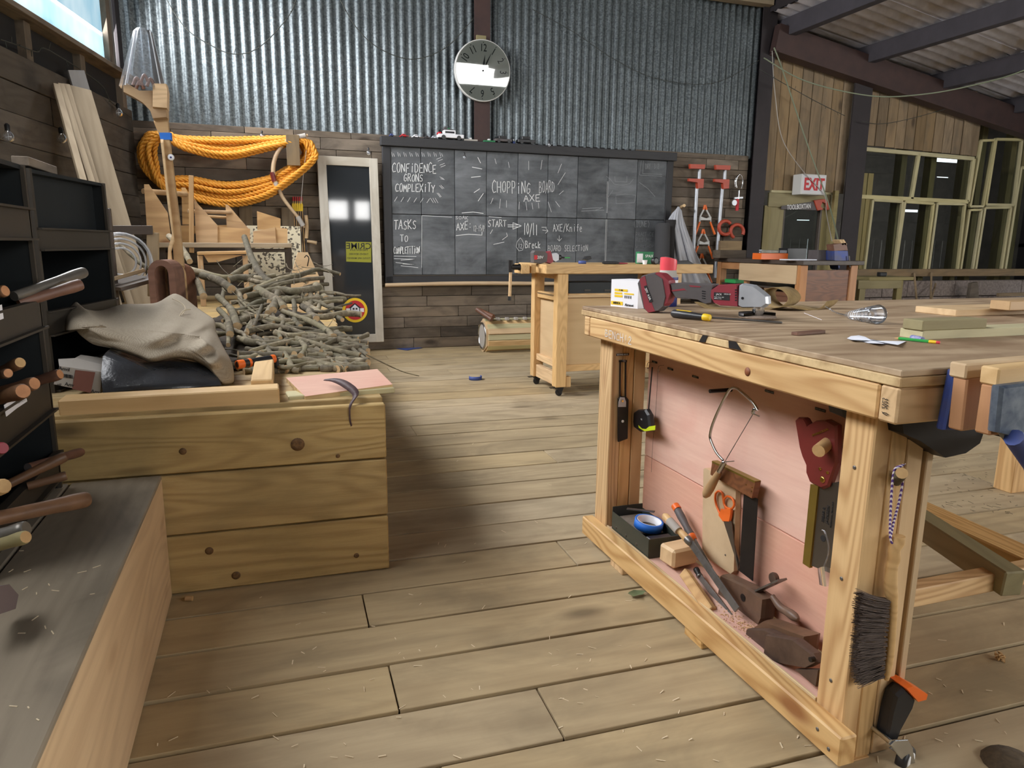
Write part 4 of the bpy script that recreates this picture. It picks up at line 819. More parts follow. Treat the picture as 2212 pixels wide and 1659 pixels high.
r3 = rasp('half_round_file', 'dark file lying low on the shelf beside the mallet handle', onx(1503, 1228, 1.225), onx(1512, 1246, 1.22), onx(1580, 1334, 1.19), .01, (M['blackm'], M['steel']), .018)
# --- mallet
ml = T('wooden_mallet', 'square headed wooden mallet lying on the bench shelf', 'mallet', (1.2, 1.85, zs_))
yA, yB2 = onx(1480, 1250, 1.16).y, onx(1420, 1230, 1.16).y
mb = MB(); mb.box((1.215, 1.862, zs_+.042), (.1, .075, .062), Matrix.Rotation(.12, 3, 'Z'), .008); mb.build('head', M['pine2'], ml)
a, b = onx(1478, 1236, 1.158), onx(1537, 1322, 1.152); mb = MB(); mb.bar(a, b, .03, .024, (-1, 0, .5), .003); mb.build('handle', M['tote'], ml)
# --- wooden bench plane
pn = T('bench_plane', 'dark old wooden bench plane leaning against the pink panel', 'plane', (1.25, 1.55, zs_))
X_ = 1.268
body = [(1581, 1238), (1674, 1283), (1681, 1305), (1664, 1358), (1576, 1296)]
mb = MB(); slab(mb, pxs([(1582, 1238), (1636, 1262), (1678, 1290), (1674, 1332), (1664, 1352), (1573, 1304)], 1.272), (-.045, 0, 0), .04); mb.build('body', M['rubytop'], pn)
mb = MB(); mb.lathe([(.011, 0), (.011, .0008)], onx(1605, 1291, 1.2265), (-1, 0, 0), 14); mb.build('escapement', M['blackm'], pn)
mb = MB(); mb.bar(onx(1640, 1275, 1.25), onx(1690, 1252, 1.25), .03, .005, (0, .4, 1)); mb.build('plane_iron', M['steel'], pn)
mb = MB(); mb.lathe([(.0145, -.006), (.016, 0), (.0145, .006)], onx(1672, 1249, 1.25), (-1, 0, 0), 18); mb.build('depth_wheel', M['rust'], pn)
mb = MB(); mb.tube(bez([onx(1668, 1288, 1.25), onx(1686, 1312, 1.25), onx(1706, 1325, 1.245), onx(1724, 1338, 1.24)], 4), [.008, .008, .009, .01, .0105, .0105, .0105, .011, .012, .0125, .012, .009, .004], 12); mb.build('tote_handle', M['rubytop'], pn)
# --- two dark plane bodies in the foreground of the shelf
def X2(u, v, x=1.165): return onx(u, v, x)
b1 = T('plane_body', 'long dark wooden plane body lying near the front leg', 'plane', (1.22, 1.3, zs_))
mb = MB(); slab(mb, [X2(1656, 1351, 1.255), X2(1680, 1335, 1.255), X2(1776, 1368, 1.255), X2(1768, 1420, 1.255), X2(1655, 1360, 1.255)], (-.05, 0, 0), .05); mb.build('body', M['rubytop'], b1)
b2 = T('block_plane', 'grey iron plane lying on its side at the front of the shelf', 'plane', (1.17, 1.3, zs_))
mb = MB(); slab(mb, [X2(1611, 1359), X2(1650, 1361), X2(1702, 1386), X2(1700, 1420), X2(1644, 1413), X2(1606, 1399)], (.03, 0, 0), .04); mb.build('sole', M['rust'], b2)
mb = MB(); slab(mb, [X2(1652, 1371, 1.152), X2(1712, 1382, 1.152), X2(1752, 1413, 1.152), X2(1764, 1432, 1.152), X2(1740, 1444, 1.152), X2(1690, 1435, 1.152), X2(1646, 1420, 1.152)], (.03, 0, 0), .05); mb.build('side', M['rust'], b2)
mb = MB(); mb.lathe([(.006, 0), (.006, .012)], X2(1759, 1423, 1.15), (-1, 0, 0), 12); mb.build('knob', M['blackm'], b2)
mb = MB(); slab(mb, [X2(1716, 1446, 1.15), X2(1768, 1447, 1.15), X2(1762, 1484, 1.15)], (.02, 0, 0), .03); mb.build('heel', M['rust'], b2)
# sawdust drift on the shelf
mb = MB(); rr = random.Random(4)
for k in range(260):
    c = V((rr.gauss(1.185, .018), rr.gauss(1.47, .06), zs_+.0005)); a = rr.uniform(0, PI); s = rr.uniform(.0008, .0025)
    mb.bar(c-V((math.cos(a)*s, math.sin(a)*s, 0)), c+V((math.cos(a)*s, math.sin(a)*s, 0)), .0016, .001)
S(mb.build('sawdust', M['sawdust']), 'fine sawdust scattered on the bench shelf', 'sawdust', kind='stuff')
# --- brush on the near leg, hung by a cord on a peg
yn = 1.0725
def N_(u, v, d=0): return ony(u, v, yn-d)
mb = MB(); a = N_(1936, 1038, -.002); b = N_(1948, 1022, .045); mb.tube([a, b], [.0115, .0115], 14, 0, True, 1); S(mb.build('peg', [M['bark'], M['endg']]), 'stub of branch used as a peg on the near leg', 'peg')
bk = T('bench_brush', 'pale wooden bench brush with dark bristles hanging on the near leg', 'brush', N_(1900, 1480))
D = .02
Hc = [(1941, 1158, .013), (1939, 1172, .0135), (1932, 1186, .0115), (1932, 1205, .0125), (1927, 1222, .0115), (1925, 1245, .0125), (1924, 1262, .013), (1925, 1280, .0135), (1928, 1300, .0105), (1926, 1350, .010), (1923, 1400, .0098), (1918, 1440, .009), (1915, 1468, .005)]
pts = [N_(u, v, D) for u, v, r in Hc]; mb = MB(); mb.tube(bez(pts, 3), [r for i in range(len(Hc)-1) for r in (Hc[i][2], Hc[i][2]*.67+Hc[i+1][2]*.33, Hc[i][2]*.33+Hc[i+1][2]*.67)]+[Hc[-1][2]], 14); mb.build('handle', M['beam'], bk)
mb = MB(); rr = random.Random(9)
for r in range(17):
    t = r/16; root = ab(N_(1917, 1298, D), N_(1905, 1458, D), t)
    tip = ab(N_(1853, 1281, D), N_(1843, 1480, D), t)
    for k in range(46):
        q = root+V((rr.uniform(-.002, .002), rr.uniform(-.008, .008), rr.uniform(-.004, .004))); e = tip+V((rr.uniform(-.006, .006), rr.uniform(-.012, .012), rr.uniform(-.006, .006)))
        if t > .8: e = e+(root-e)*((t-.8)*1.6)*rr.uniform(.2, .8)
        mb.tube([q, ab(q, e, .5)+V((0, 0, -.002)), e], [.0009, .0008, .0005], 3, caps=False)
S(mb.build('bristles', M['brist'], bk), kind='stuff')
g = G('striped_cord'); v = g.coord((1, 1, 1), False); wv = g.n('TexWave', wave_type='BANDS', bands_direction='DIAGONAL'); wv.inputs['Scale'].default_value = 70; g.l(v, wv.inputs['Vector'])
g.bsdf(g.ramp(wv.outputs[1], [(.35, lin((240, 236, 240))), (.5, lin((140, 70, 140))), (.75, lin((90, 70, 150)))]), .8); M['cord'] = g.mat
mb = MB(); mb.tube(bez([N_(1931, 1178, .02), N_(1923, 1160, .018), N_(1924, 1100, .016), N_(1928, 1040, .02), N_(1934, 1012, .025), N_(1947, 1012, .03), N_(1951, 1030, .028), N_(1944, 1075, .02), N_(1930, 1130, .018), N_(1924, 1160, .018)], 5), .0025, 7); mb.build('cord', M['cord'], bk)
mb = MB(); mb.tube(bez([N_(1938, 1010, .028), N_(1948, 1006, .03), N_(1956, 1002, .028)], 4), [.0035]*3+[.003]*3+[.001]*3, 6); mb.build('cord_knot', M['cord'], bk)
# --- braked caster beside the near leg
yc = 1.035
def K(u, v, y=yc): return ony(u, v, y)
mb = MB(); slab(mb, [K(1925, 1610, 1.02), K(1935, 1600, 1.02), K(1962, 1598, 1.02), K(1972, 1615, 1.02), K(1978, 1650, 1.02), K(1964, 1662, 1.02)], (-.002, .004, 0), .05); slab(mb, [K(1920, 1615, 1.05), K(1950, 1600, 1.05), K(1965, 1650, 1.05)], (0, .003, 0), .05); ca = mb.build('caster', M['chrome'], wbk)
wc = K(1955, 1640); mb = MB(); mb.lathe([(.02, -.012), (.03, -.011), (.033, -.005), (.033, .005), (.03, .011), (.02, .012)], wc, (.4, -1, 0), 24); mb.build('wheel', M['blackp'], ca)
mb = MB(); mb.lathe([(.018, -.0135), (.021, -.013), (.021, .013), (.018, .0135)], wc, (.4, -1, 0), 24); mb.build('hub', M['inkw'], ca)
mb = MB(); slab(mb, [K(1956, 1489), K(1978, 1511), K(1972, 1530), K(1945, 1580), K(1938, 1600), K(1918, 1602), K(1930, 1540), K(1940, 1505)], (0, .035, 0), .06); mb.build('lever', M['blackp'], ca)
mb = MB(); slab(mb, [K(1957, 1487, yc-.006), K(1972, 1482, yc-.006), K(2005, 1500, yc-.006), K(2002, 1512, yc-.006), K(1984, 1517, yc-.006)], (0, .046, 0), .04); mb.build('orange_tip', M['orange'], ca)
mb = MB(); mb.lathe([(.006, 0), (.006, .05)], K(1924, 1603, yc-.012), (0, 1, 0), 10); mb.build('bolt', M['chrome'], ca)
# ================================================================ things on the main workbench
ZT = .8995
# --- white carton
gx, gy = V((.62, -.78, 0)), V((.78, .62, 0))
wbx = T('carton', 'white card box with yellow labels at the far corner of the workbench', 'box', (1.25, 2.25, ZT))
A0, A1, A2 = onz(1319, 661, ZT), onz(1377, 667, ZT), onz(1440, 662, ZT)
ex, ey = (A1-A0), V((A2.x-A1.x, A2.y-A1.y, 0)); ey = V((-ex.y, ex.x, 0)).normalized()*.1; ex.z = 0; hz = .098
mb = MB(); mb.prism([A0, A1, A1+ey, A0+ey], (0, 0, hz)); mb.build('box', M['white'], wbx)
fn = -ey.normalized(); exn = ex.normalized()
def FB(a, h, d=.0006): return A0+ex*a+V((0, 0, hz*h))+fn*d
def sticker(par, a0, a1, h0, h1, mat, nm='label_patch'):
    mbb = MB(); mbb.prism([FB(a0, h0), FB(a1, h0), FB(a1, h1), FB(a0, h1)], fn*.0004); return mbb.build(nm, mat, par)
for q in ((.14, .62, .58, .66), (.14, .42, .47, .54), (.14, .44, .36, .44), (.5, .85, .48, .53), (.02, .46, .07, .2)): sticker(wbx, *q, M['yellow'])
for k in range(4): sticker(wbx, .52+.07*k, .55+.07*k, .34, .44, M['ink'], 'barcode_bar')
txt('lettering', 'MIRKA', FB(.24, .135, .0012), exn, (0, 0, 1), .012, M['ink'], wbx); txt('lettering', 'Abranet', FB(.7, .1, .0012), exn, (0, 0, 1), .013, M['ink'], wbx)
txt('lettering', 'P 180', FB(.38, .62, .0012), exn, (0, 0, 1), .008, M['ink'], wbx)
sn = exn
mb = MB(); q0 = A1+ey*.05+exn*.0006; mb.prism([q0+V((0, 0, hz*.78)), q0+ey*.7+V((0, 0, hz*.78)), q0+ey*.7+V((0, 0, hz*.9)), q0+V((0, 0, hz*.9))], exn*.0004); mb.build('label_patch', M['yellow'], wbx)
txt('lettering', 'MIRKA', A1+ey*.4+exn*.0014+V((0, 0, hz*.84)), ey, (0, 0, 1), .011, M['ink'], wbx)
# --- aerosol can
cc = ony(1440, 650, 2.33); cc.z = ZT; can = T('aerosol_can', 'white and navy aerosol can with coral red cap behind the grinder', 'spray can', cc); kk = (ony(1461, 620, 2.33)-ony(1419, 620, 2.33)).length/2
r = kk*.92
hcan = ony(1440, 592, cc.y).z-ZT
mb = MB(); mb.lathe([(r*.96, 0), (r, .004), (r, hcan*.35)], cc, n=28); mb.build('body', M['navy'], can)
mb = MB(); mb.lathe([(r*1.002, hcan*.3), (r*1.002, hcan*.86)], cc, n=28, caps=False); mb.build('label_band', M['white'], can)
mb = MB(); mb.lathe([(r, hcan*.86), (r, hcan*.95), (r*.85, hcan), (r*.78, hcan*1.12), (r*.7, hcan*1.14)], cc, n=28); mb.build('shoulder', M['card'], can)
mb = MB(); mb.lathe([(r*1.003, hcan*.82), (r*1.006, hcan*.83), (r*1.006, hcan*.9), (r*1.003, hcan*.91)], cc, n=28, caps=False); mb.build('blue_band', M['navy'], can)
zc0, zc1 = hcan*1.12, ony(1436, 555, cc.y).z-ZT
mb = MB(); n = 24; vs = []
for (k, rr_) in ((0, .78), (.5, .82), (1, .8)):
    for j in range(n):
        an = 2*PI*j/n; top = zc0+(zc1-zc0)*k*(1-.32*(.5+.5*math.cos(an-.4)) if k == 1 else 1); vs.append(cc+V((r*rr_*math.cos(an), r*rr_*math.sin(an), top)))
mb.add(vs, [[i*n+j, i*n+(j+1) % n, (i+1)*n+(j+1) % n, (i+1)*n+j] for i in range(2) for j in range(n)], 0, True); mb.add(vs[-n:], [list(range(n))]); mb.build('cap', M['coral'], can)
mb = MB(); mb.lathe([(r*.45, 0), (r*.45, .003), (r*.3, .004)], cc+V((0, 0, zc0+(zc1-zc0)*.86)), (.3, .1, 1), 16); mb.build('spray_button', M['greyp'], can)
mb = MB(); mb.prism([ony(1441, 575, cc.y-r*1.01), ony(1409-0+1-0, 575, cc.y-r*1.01), ony(1412, 560, cc.y-r*1.01), ony(1420, 557, cc.y-r*1.01)], (0, .012, 0)); None and mb.build('cap_wing', M['coral'], can)
dcam = V((-cc.x, -cc.y, 0)).normalized(); rgt = V((0, 0, 1)).cross(-dcam)*-1; rgt = V((-dcam.y, dcam.x, 0))
mb = MB(); c0 = cc+dcam*(r+.001)+V((0, 0, hcan*.62))-rgt*r*.3; mb.prism([c0-rgt*.009-V((0, 0, .008)), c0+rgt*.006-V((0, 0, .008)), c0+rgt*.009, c0+rgt*.006+V((0, 0, .008)), c0-rgt*.009+V((0, 0, .008))], dcam*.002); mb.build('shield_mark', M['yellow'], can)
txt('lettering', 'WD-40', c0+dcam*.0032, rgt, (0, 0, 1), .0085, M['navy'], can); txt('lettering', 'MULTI-USE', cc+dcam*(r+.0035)+rgt*r*.35+V((0, 0, hcan*.7)), rgt, (0, 0, 1), .0045, M['navy'], can); txt('lettering', 'PRODUCT', cc+dcam*(r+.0035)+rgt*r*.35+V((0, 0, hcan*.58)), rgt, (0, 0, 1), .0045, M['navy'], can)
# --- angle grinder: upright plane through its axis
g0, g1 = V((1.262, 2.07, 0)), V((1.44, 1.835, 0)); gd = (g1-g0).normalized(); gn = V((-gd.y, gd.x, 0)); gn = gn if gn.y > 0 else -gn
def GP(u, v, d=0): return onp(u, v, g0, gn)+gn*d
gr = T('angle_grinder', 'dusty red and grey cordless angle grinder lying on the workbench', 'power tool', GP(1500, 680))
def gslab(nm, pts, th, mat, inset=.08, d0=None, par=None, c=.25):
    mbb = MB(); d0 = -th/2 if d0 is None else d0; slab(mbb, [GP(u, v, d0) for u, v in pts], gn*th, inset, c); return mbb.build(nm, mat, par or gr)
bt = gslab('battery', [(1384, 610), (1392, 595), (1410, 590), (1422, 588), (1440, 600), (1447, 640), (1442, 662), (1430, 672), (1408, 676), (1398, 668)], .066, M['greyp'], .07)
gslab('battery_panel', [(1390, 600), (1402, 593), (1412, 640), (1424, 672), (1409, 675), (1400, 664)], .068, M['redp'], .04, par=bt)
gslab('battery_print', [(1400, 617), (1406, 615), (1419, 650), (1412, 653)], .0702, M['ink'], .02, par=bt)
dirp = GP(1416, 650)-GP(1403, 618)
txt('lettering', '20V  4.0A', GP(1409, 634, -.0358), dirp, dirp.cross(-gn)*-1, .0105, M['inkw'], bt)
gslab('battery_mount', [(1422, 588), (1436, 590), (1452, 605), (1456, 632), (1448, 655), (1441, 662), (1432, 650), (1424, 620)], .058, M['redp'], .06)
for (u, v) in ((1432, 611), (1440, 655)):
    mb = MB(); mb.lathe([(.0025, 0), (.0025, .001)], GP(u, v, -.0292), -gn, 10); mb.build('screw_hole', M['blackp'], gr)
gslab('handle', [(1450, 612), (1475, 610), (1510, 612), (1550, 613), (1548, 655), (1532, 658), (1515, 648), (1492, 645), (1462, 643), (1454, 630)], .05, M['greyp'], .12)
gslab('grip_inlay', [(1494, 615), (1520, 618), (1518, 620), (1497, 619)], .0515, M['redp'], .02); gslab('grip_inlay', [(1456, 626), (1484, 622), (1490, 628), (1486, 626), (1458, 629)], .0515, M['redp'], .02)
gslab('switch', [(1494, 644), (1518, 646), (1528, 656), (1512, 652), (1494, 650)], .018, M['blackp'], .05)
mot = gslab('motor_housing', [(1540, 640), (1541, 625), (1556, 615), (1600, 613), (1602, 662), (1560, 659), (1548, 654)], .06, M['redp'], .08)
gslab('maker_plate', [(1549, 630), (1583, 632), (1583, 648), (1548, 646)], .0615, M['ink'], .01, par=mot)
pd = GP(1583, 632)-GP(1549, 630); txt('lettering', 'JACK', GP(1554, 634.5, -.0318), pd, (0, 0, 1), .008, M['inkw'], mot, align='LEFT'); txt('lettering', 'Angle Grinder 20V', GP(1550, 640, -.0318), pd, (0, 0, 1), .004, M['inkw'], mot, align='LEFT'); txt('lettering', 'UKCA CE', GP(1571, 634, -.0318), pd, (0, 0, 1), .005, M['inkw'], mot, align='LEFT'); txt('lettering', '8500/min M14', GP(1550, 643.5, -.0318), pd, (0, 0, 1), .004, M['inkw'], mot, align='LEFT')
for k in range(4): gslab('vent_slot', [(1522, 627+5*k), (1530, 628+5*k), (1530, 630+5*k), (1522, 629+5*k)], .0515, M['blackp'], .02)
for k in range(5): gslab('vent_slot', [(1594, 624+5.5*k), (1598, 624+5.5*k), (1598, 627+5.5*k), (1594, 627+5.5*k)], .0612, M['blackp'], .02, par=mot)
hd = gslab('gear_head', [(1600, 616), (1608, 612), (1632, 616), (1648, 628), (1662, 640), (1663, 656), (1652, 664), (1606, 664), (1598, 660)], .058, M['alu'], .1)
gslab('spindle_lock', [(1606, 612), (1617, 614), (1616, 621), (1606, 620)], .02, M['chrome'], .1, par=hd)
mb = MB(); mb.lathe([(.0042, 0), (.0042, .001)], GP(1610, 643, -.0292), -gn, 12); mb.build('handle_socket', M['blackp'], hd)
dc = onz(1637, 684, ZT+.008); mb = MB(); mb.lathe([(.018, .036), (.018, .014), (.012, .004)], dc, n=20); mb.build('spindle', M['chrome'], gr)
mb = MB(); mb.lathe([(.01, .004), (.054, .002), (.056, -.001), (.054, -.004), (.01, -.004)], dc, n=36); mb.build('flap_disc', plain('flap_disc_grit', (150, 132, 116), .9, 0, .7, (92, 78, 70), 120), gr)
mb = MB(); n = 20; R_ = .058
vs = []
for rr_, zz in ((.02, .012), (R_, .012), (R_, .002)):
    for j in range(n+1):
        an = -.2+PI*1.1*j/n; vs.append(dc+V((rr_*math.cos(an), rr_*math.sin(an), zz)))
mb.add(vs, [[i*(n+1)+j, i*(n+1)+j+1, (i+1)*(n+1)+j+1, (i+1)*(n+1)+j] for i in range(2) for j in range(n)], 0, True); mb.build('guard', M['blackp'], gr)
# --- file with black and yellow handle
fl = T('chisel', 'steel chisel with black and yellow handle beside the grinder', 'chisel', onz(1520, 690, ZT))
a, b, c = onz(1452, 677, ZT+.013), onz(1520, 685, ZT+.012), onz(1690, 697, ZT+.004); L = (b-a).length
mb = MB(); mb.lathe([(.008, 0), (.0125, L*.06), (.0125, L*.5), (.010, L*.8), (.009, L)], a, b-a, 16); mb.build('handle', M['blackp'], fl)
mb = MB(); mb.lathe([(.0105, L), (.011, L+.004), (.010, L+.022), (.006, L+.024)], a, b-a, 16); mb.build('yellow_collar', M['yellow'], fl)
mb = MB(); a2 = a+(b-a)*.15+V((0, 0, .0125)); mb.bar(a2, a+(b-a)*.6+V((0, 0, .0125)), .006, .002); mb.build('yellow_stripe', M['yellow'], fl)
mb = MB(); mb.bar(b+(c-b)*.1, c, .012, .006, (0, 0, 1), .002); mb.build('blade', M['steel'], fl)
# --- curled abrasive strip, its clear plastic strip, cup
ab_ = T('abrasive_roll', 'curling strip of brown abrasive cloth unrolled behind the grinder', 'abrasive cloth', onz(1700, 670, ZT))
prof = [(1500, 652), (1530, 668), (1560, 667), (1600, 669), (1640, 672), (1664, 668), (1690, 660), (1702, 645), (1690, 628), (1668, 622), (1648, 630), (1650, 650), (1668, 664), (1700, 662), (1730, 668), (1758, 670), (1778, 660), (1786, 650)]
yy = [2.25, 2.2, 2.16, 2.14, 2.12, 2.1, 2.1, 2.12, 2.15, 2.18, 2.2, 2.16, 2.08, 2.04, 2.04, 2.06, 2.08, 2.1]
ctr = bez([ony(u, v, y) for (u, v), y in zip(prof, yy)], 4); ctr = [V((p.x, p.y, max(p.z, ZT+.001))) for p in ctr]
mb = MB(); wv = V((.22, .11, 0)); n = len(ctr); mb.add([p for p in ctr]+[p+wv*.45 for p in ctr], [[i, i+1, n+i+1, n+i] for i in range(n-1)], 0, True); o = mb.build('strip', M['abr'], ab_)
md = o.modifiers.new('thick', 'SOLIDIFY'); md.thickness = .0015
sg = T('safety_glasses', 'clear plastic safety glasses lying on the workbench', 'glasses', onz(1880, 680, ZT))
c0, c1 = onz(1830, 681, ZT+.012), onz(1897, 679, ZT+.03); ax = (c1-c0); Lc = ax.length
mb = MB(); mb.lathe([(.009, 0), (.012, Lc*.1), (.0185, Lc*.6), (.0195, Lc*.62), (.0235, Lc*.68), (.027, Lc*.92), (.0285, Lc), (.028, Lc*1.0), (.0255, Lc*.92)], c0, ax, 20, caps=False); mb.build('shell', M['plastic'], sg)
for k in range(5):
    mb = MB(); mb.lathe([(.013+.0018*k, Lc*(.15+.09*k)), (.0145+.0018*k, Lc*(.17+.09*k)), (.0142+.0018*k, Lc*(.19+.09*k))], c0, ax, 20, caps=False); mb.build('moulded_rib', M['plrim'], sg)
mb = MB(); mb.tube(bez([onz(1832, 682, ZT+.008), onz(1808, 676, ZT+.008), onz(1793, 668, ZT+.02), onz(1783, 662, ZT+.025)], 5), .0022, 6); mb.build('arm', M['plastic'], sg)
# --- offcut, paper, pencil, blocks
a, b = onz(1695, 716, ZT+.004), onz(1778, 715, ZT+.004)
o = plank('wood_offcut', onz(1716, 721, ZT+.0045), onz(1776, 716, ZT+.0045), .02, .008, M['wal'], None, (0, 0, 1), .001); S(o, 'thin broken offcut of brown wood near the workbench edge', 'offcut')
mb = MB(); pp = [(1829, 731), (1838, 726), (1855, 724), (1868, 727), (1880, 733), (1915, 737), (1958, 737), (1940, 745), (1935, 746), (1915, 743), (1892, 742), (1875, 741), (1860, 737), (1838, 734)]
P = [onz(u, v, ZT+.001+(.006 if i % 3 == 1 else 0)) for i, (u, v) in enumerate(pp)]; cen = sum(P, V())/len(P); mb.add(P+[cen], [[i, (i+1) % len(P), len(P)] for i in range(len(P))], 0, True); S(mb.build('paper_strip', M['paper']), 'torn strip of white paper next to the green pencil', 'paper')
pc = T('pencil', 'green pencil with red rubber tip on the workbench', 'pencil', onz(1985, 735, ZT)); a, b = onz(1932, 730, ZT+.004), onz(2030, 740, ZT+.004); d = (b-a); L = d.length
mb = MB(); mb.lathe([(.0036, L*.1), (.0036, L*.77)], a, d, 6, smooth=False); mb.build('shaft', M['pencil'], pc)
mb = MB(); mb.lathe([(.0003, 0), (.0036, L*.1)], a, d, 8); mb.build('sharpened_tip', M['endg'], pc)
mb = MB(); mb.lathe([(.0037, L*.77), (.004, L*.8), (.0037, L*.93)], a, d, 10); mb.build('ferrule', M['yellow'], pc)
mb = MB(); mb.lathe([(.0034, L*.93), (.0034, L), (.0, L*1.01)], a, d, 10); mb.build('rubber', M['coral'], pc)
mb = MB(); a, b = onz(1969, 728, ZT+.006), onz(1993, 733, ZT+.006); mb.lathe([(.005, 0), (.006, .004), (.006, (b-a).length)], a, b-a, 10); S(mb.build('marker_cap', plain('striped_blue_tube', (90, 90, 170), .4, 0, .8, (230, 230, 240), 40)), 'small blue and white tube beside the timber blocks', 'tube')
y0 = 1.32
def BK(nm, lab, px0, px1, px2, h, mat, z, depth):
    a = ony(*px0, y0); b = ony(*px1, y0); L = (b-a).length; o = board(nm, V(((a.x+b.x)/2, y0+depth/2, z+h/2)), (L, depth, h), mat, None, RX, .002); return S(o, lab, 'timber block')
zz = ony(1995, 739, y0).z
BK('timber_spacer', 'weathered short spacer block under the pale batten', (2183, 745), (2240, 745), 0, zz-ZT, M['green'], ZT, .09)
BK('timber_spacer', 'hidden dark spacer block under the left end of the pale batten', (2060, 745), (2090, 745), 0, zz-ZT, M['darktop'], ZT, .05)
hh = ony(1995, 715, y0).z-zz; BK('timber_batten', 'pale square batten lying across spacers on the workbench', (1994, 726), (2280, 728), 0, hh, M['frame'], zz, .07)
BK('timber_block', 'short greenish block on top of the pale batten', (1994, 700), (2132, 702), 0, ony(1995, 693, y0).z-zz-hh, M['green'], zz+hh, .06)
y0 = 1.75; BK('pine_board', 'pinkish planed pine board lying flat behind the battens', (2064, 690), (2350, 700), 0, .022, M['pine2'], ZT, .16)
y0 = 1.68; BK('bark_offcut', 'rough edged offcut resting on the pine board', (2180, 676), (2300, 690), 0, .03, M['oak'], ZT+.023, .07)
mb = MB(); mb.tube([onz(1737, 676, ZT+.001), onz(1775, 691, ZT+.001)], .0008, 4); S(mb.build('cable_tie', M['white']), 'thin white plastic sliver behind the paper strip', 'plastic strip')
# --- blue bench vise with timber jaws at the right front edge
vz = T('bench_vise', 'worn blue iron bench vise with wooden jaw liners on the front edge', 'vise', (1.3, .93, .7))
yv1, yv2 = .975, .86
def J(u, v, y): return ony(u, v, y)
mb = MB(); slab(mb, [J(2066, 800, .96), J(2200, 785, .96), J(2200, 930, .96), J(2040, 930, .96)], (0, .02, 0), .03); mb.build('rear_jaw', M['bluev'], vz)
mb = MB(); q = [J(2069, 812, .93), J(2128, 806, .93), J(2116, 918, .93), J(2072, 930, .93)]
a = J(2073, 825, .955); b = J(2073, 925, .955)
plank('jaw_liner', J(2098, 812, .945)+V((0, 0, .0)), J(2085, 925, .945), .055, .03, M['benchleg'], vz, (0, 1, 0), .003)
plank('jaw_liner', J(2068, 800, .948)+V((.0, 0, 0)), J(2400, 770, .948), .028, .035, M['pine2'], vz, (0, 1, 0), .003)
plank('jaw_liner', J(2158, 830, .885), J(2142, 935, .885), .05, .03, M['benchleg'], vz, (0, 1, 0), .003)
plank('jaw_liner', J(2136, 812, .885), J(2500, 775, .885), .032, .035, M['pine2'], vz, (0, 1, 0), .003)
mb = MB(); slab(mb, [J(2165, 835, .85), J(2330, 815, .85), J(2330, 950, .85), J(2290, 1010, .85), J(2212, 985, .85), J(2175, 940, .85), J(2155, 935, .85)], (0, .022, 0), .05); mb.build('front_jaw', M['visedk'], vz)
mb = MB(); mb.tube([J(2190, 945, .84), J(2235, 1000, .845), J(2260, 1060, .85)], [.016, .02, .02], 12); mb.build('casting_arm', M['bluev'], vz)
for zz_, xx in ((.74, 1.46), (.725, 1.56)):
    mb = MB(); mb.tube([(xx, .87, zz_), (xx, 1.3, zz_)], .012, 12); mb.build('guide_rod', M['blackm'], vz)
mb = MB(); slab(mb, [(1.16, 1.04, .79), (1.42, 1.04, .79), (1.4, 1.04, .72), (1.36, 1.04, .70), (1.3, 1.04, .695), (1.22, 1.04, .74), (1.17, 1.04, .76)], (0, .2, 0), .08); mb.build('casting', M['blackm'], vz)
# ================================================================ second bench on casters
b2n = T('mobile_workbench', 'beech workbench on black casters in front of the chalkboard', 'workbench', (2.6, 5, 0))
Y2, Z2A, Z2B = 4.82, .911, .978
XL2, XR2 = 1.907, 3.31
board('top', ((XL2+XR2)/2, Y2+.3, (Z2A+Z2B)/2), (XR2-XL2, .6, Z2B-Z2A), M['beam'], b2n, RX, .004)
for xx in (2.0, 2.95):
    for yy_ in (Y2+.045, Y2+.52):
        lg = board('leg', (xx+.045, yy_, .49), (.84, .085, .075), M['beam'], b2n, RZ, .004)
        mb = MB(); mb.prism([(xx+.02, yy_-.02, .07), (xx+.08, yy_-.02, .07), (xx+.065, yy_-.02, .03), (xx+.05, yy_-.02, .015), (xx+.035, yy_-.02, .03)], (0, .045, 0)); c_ = mb.build('caster', M['blackm'], b2n)
        mb = MB(); mb.lathe([(.012, -.014), (.026, -.012), (.026, .012), (.012, .014)], (xx+.045, yy_, .026), (.3, 1, 0), 16); mb.build('wheel', M['blackp'], c_)
        mb = MB(); mb.box((xx-.005, yy_-.01, .065), (.05, .03, .006)); mb.build('brake_tab', M['blackm'], c_)
    for zz_, h in ((.735, .05), (.235, .05), (.12, .1)):
        board('end_rail', (xx+.045, Y2+.28, zz_), (.4, h, .04), M['beam'], b2n, RYW, .003)
    board('end_panel', (xx+.06, Y2+.28, .49), (.4, .46, .012), M['ply'], b2n, RYW, .001)
    board('end_block', (xx+.045, Y2+.28, .9), (.5, .06, .05), M['beam'], b2n, RYW, .003)
board('side_panel', (2.53, Y2+.07, .47), (.86, .52, .012), M['ply'], b2n, RXW, .001)
board('side_rail', (2.53, Y2+.06, .75), (.86, .03, .05), M['beam'], b2n, RXW, .003); board('side_rail', (2.53, Y2+.06, .205), (.86, .05, .03), M['beam'], b2n, RXW, .003)
board('shelf', (2.5, Y2+.28, .745), (.95, .5, .016), M['ply'], b2n, RX, .002)
board('foot_block', (2.115, Y2+.05, .105), (.08, .04, .05), M['beam'], b2n, RZ, .003)
yj = 4.98
board('vise_jaw', (1.78, yj, .945), (.16, .07, .066), M['beam'], b2n, RYW, .004); board('vise_jaw', (1.85, yj-.03, .945), (.04, .05, .066), M['endg'], b2n, RX, .003)
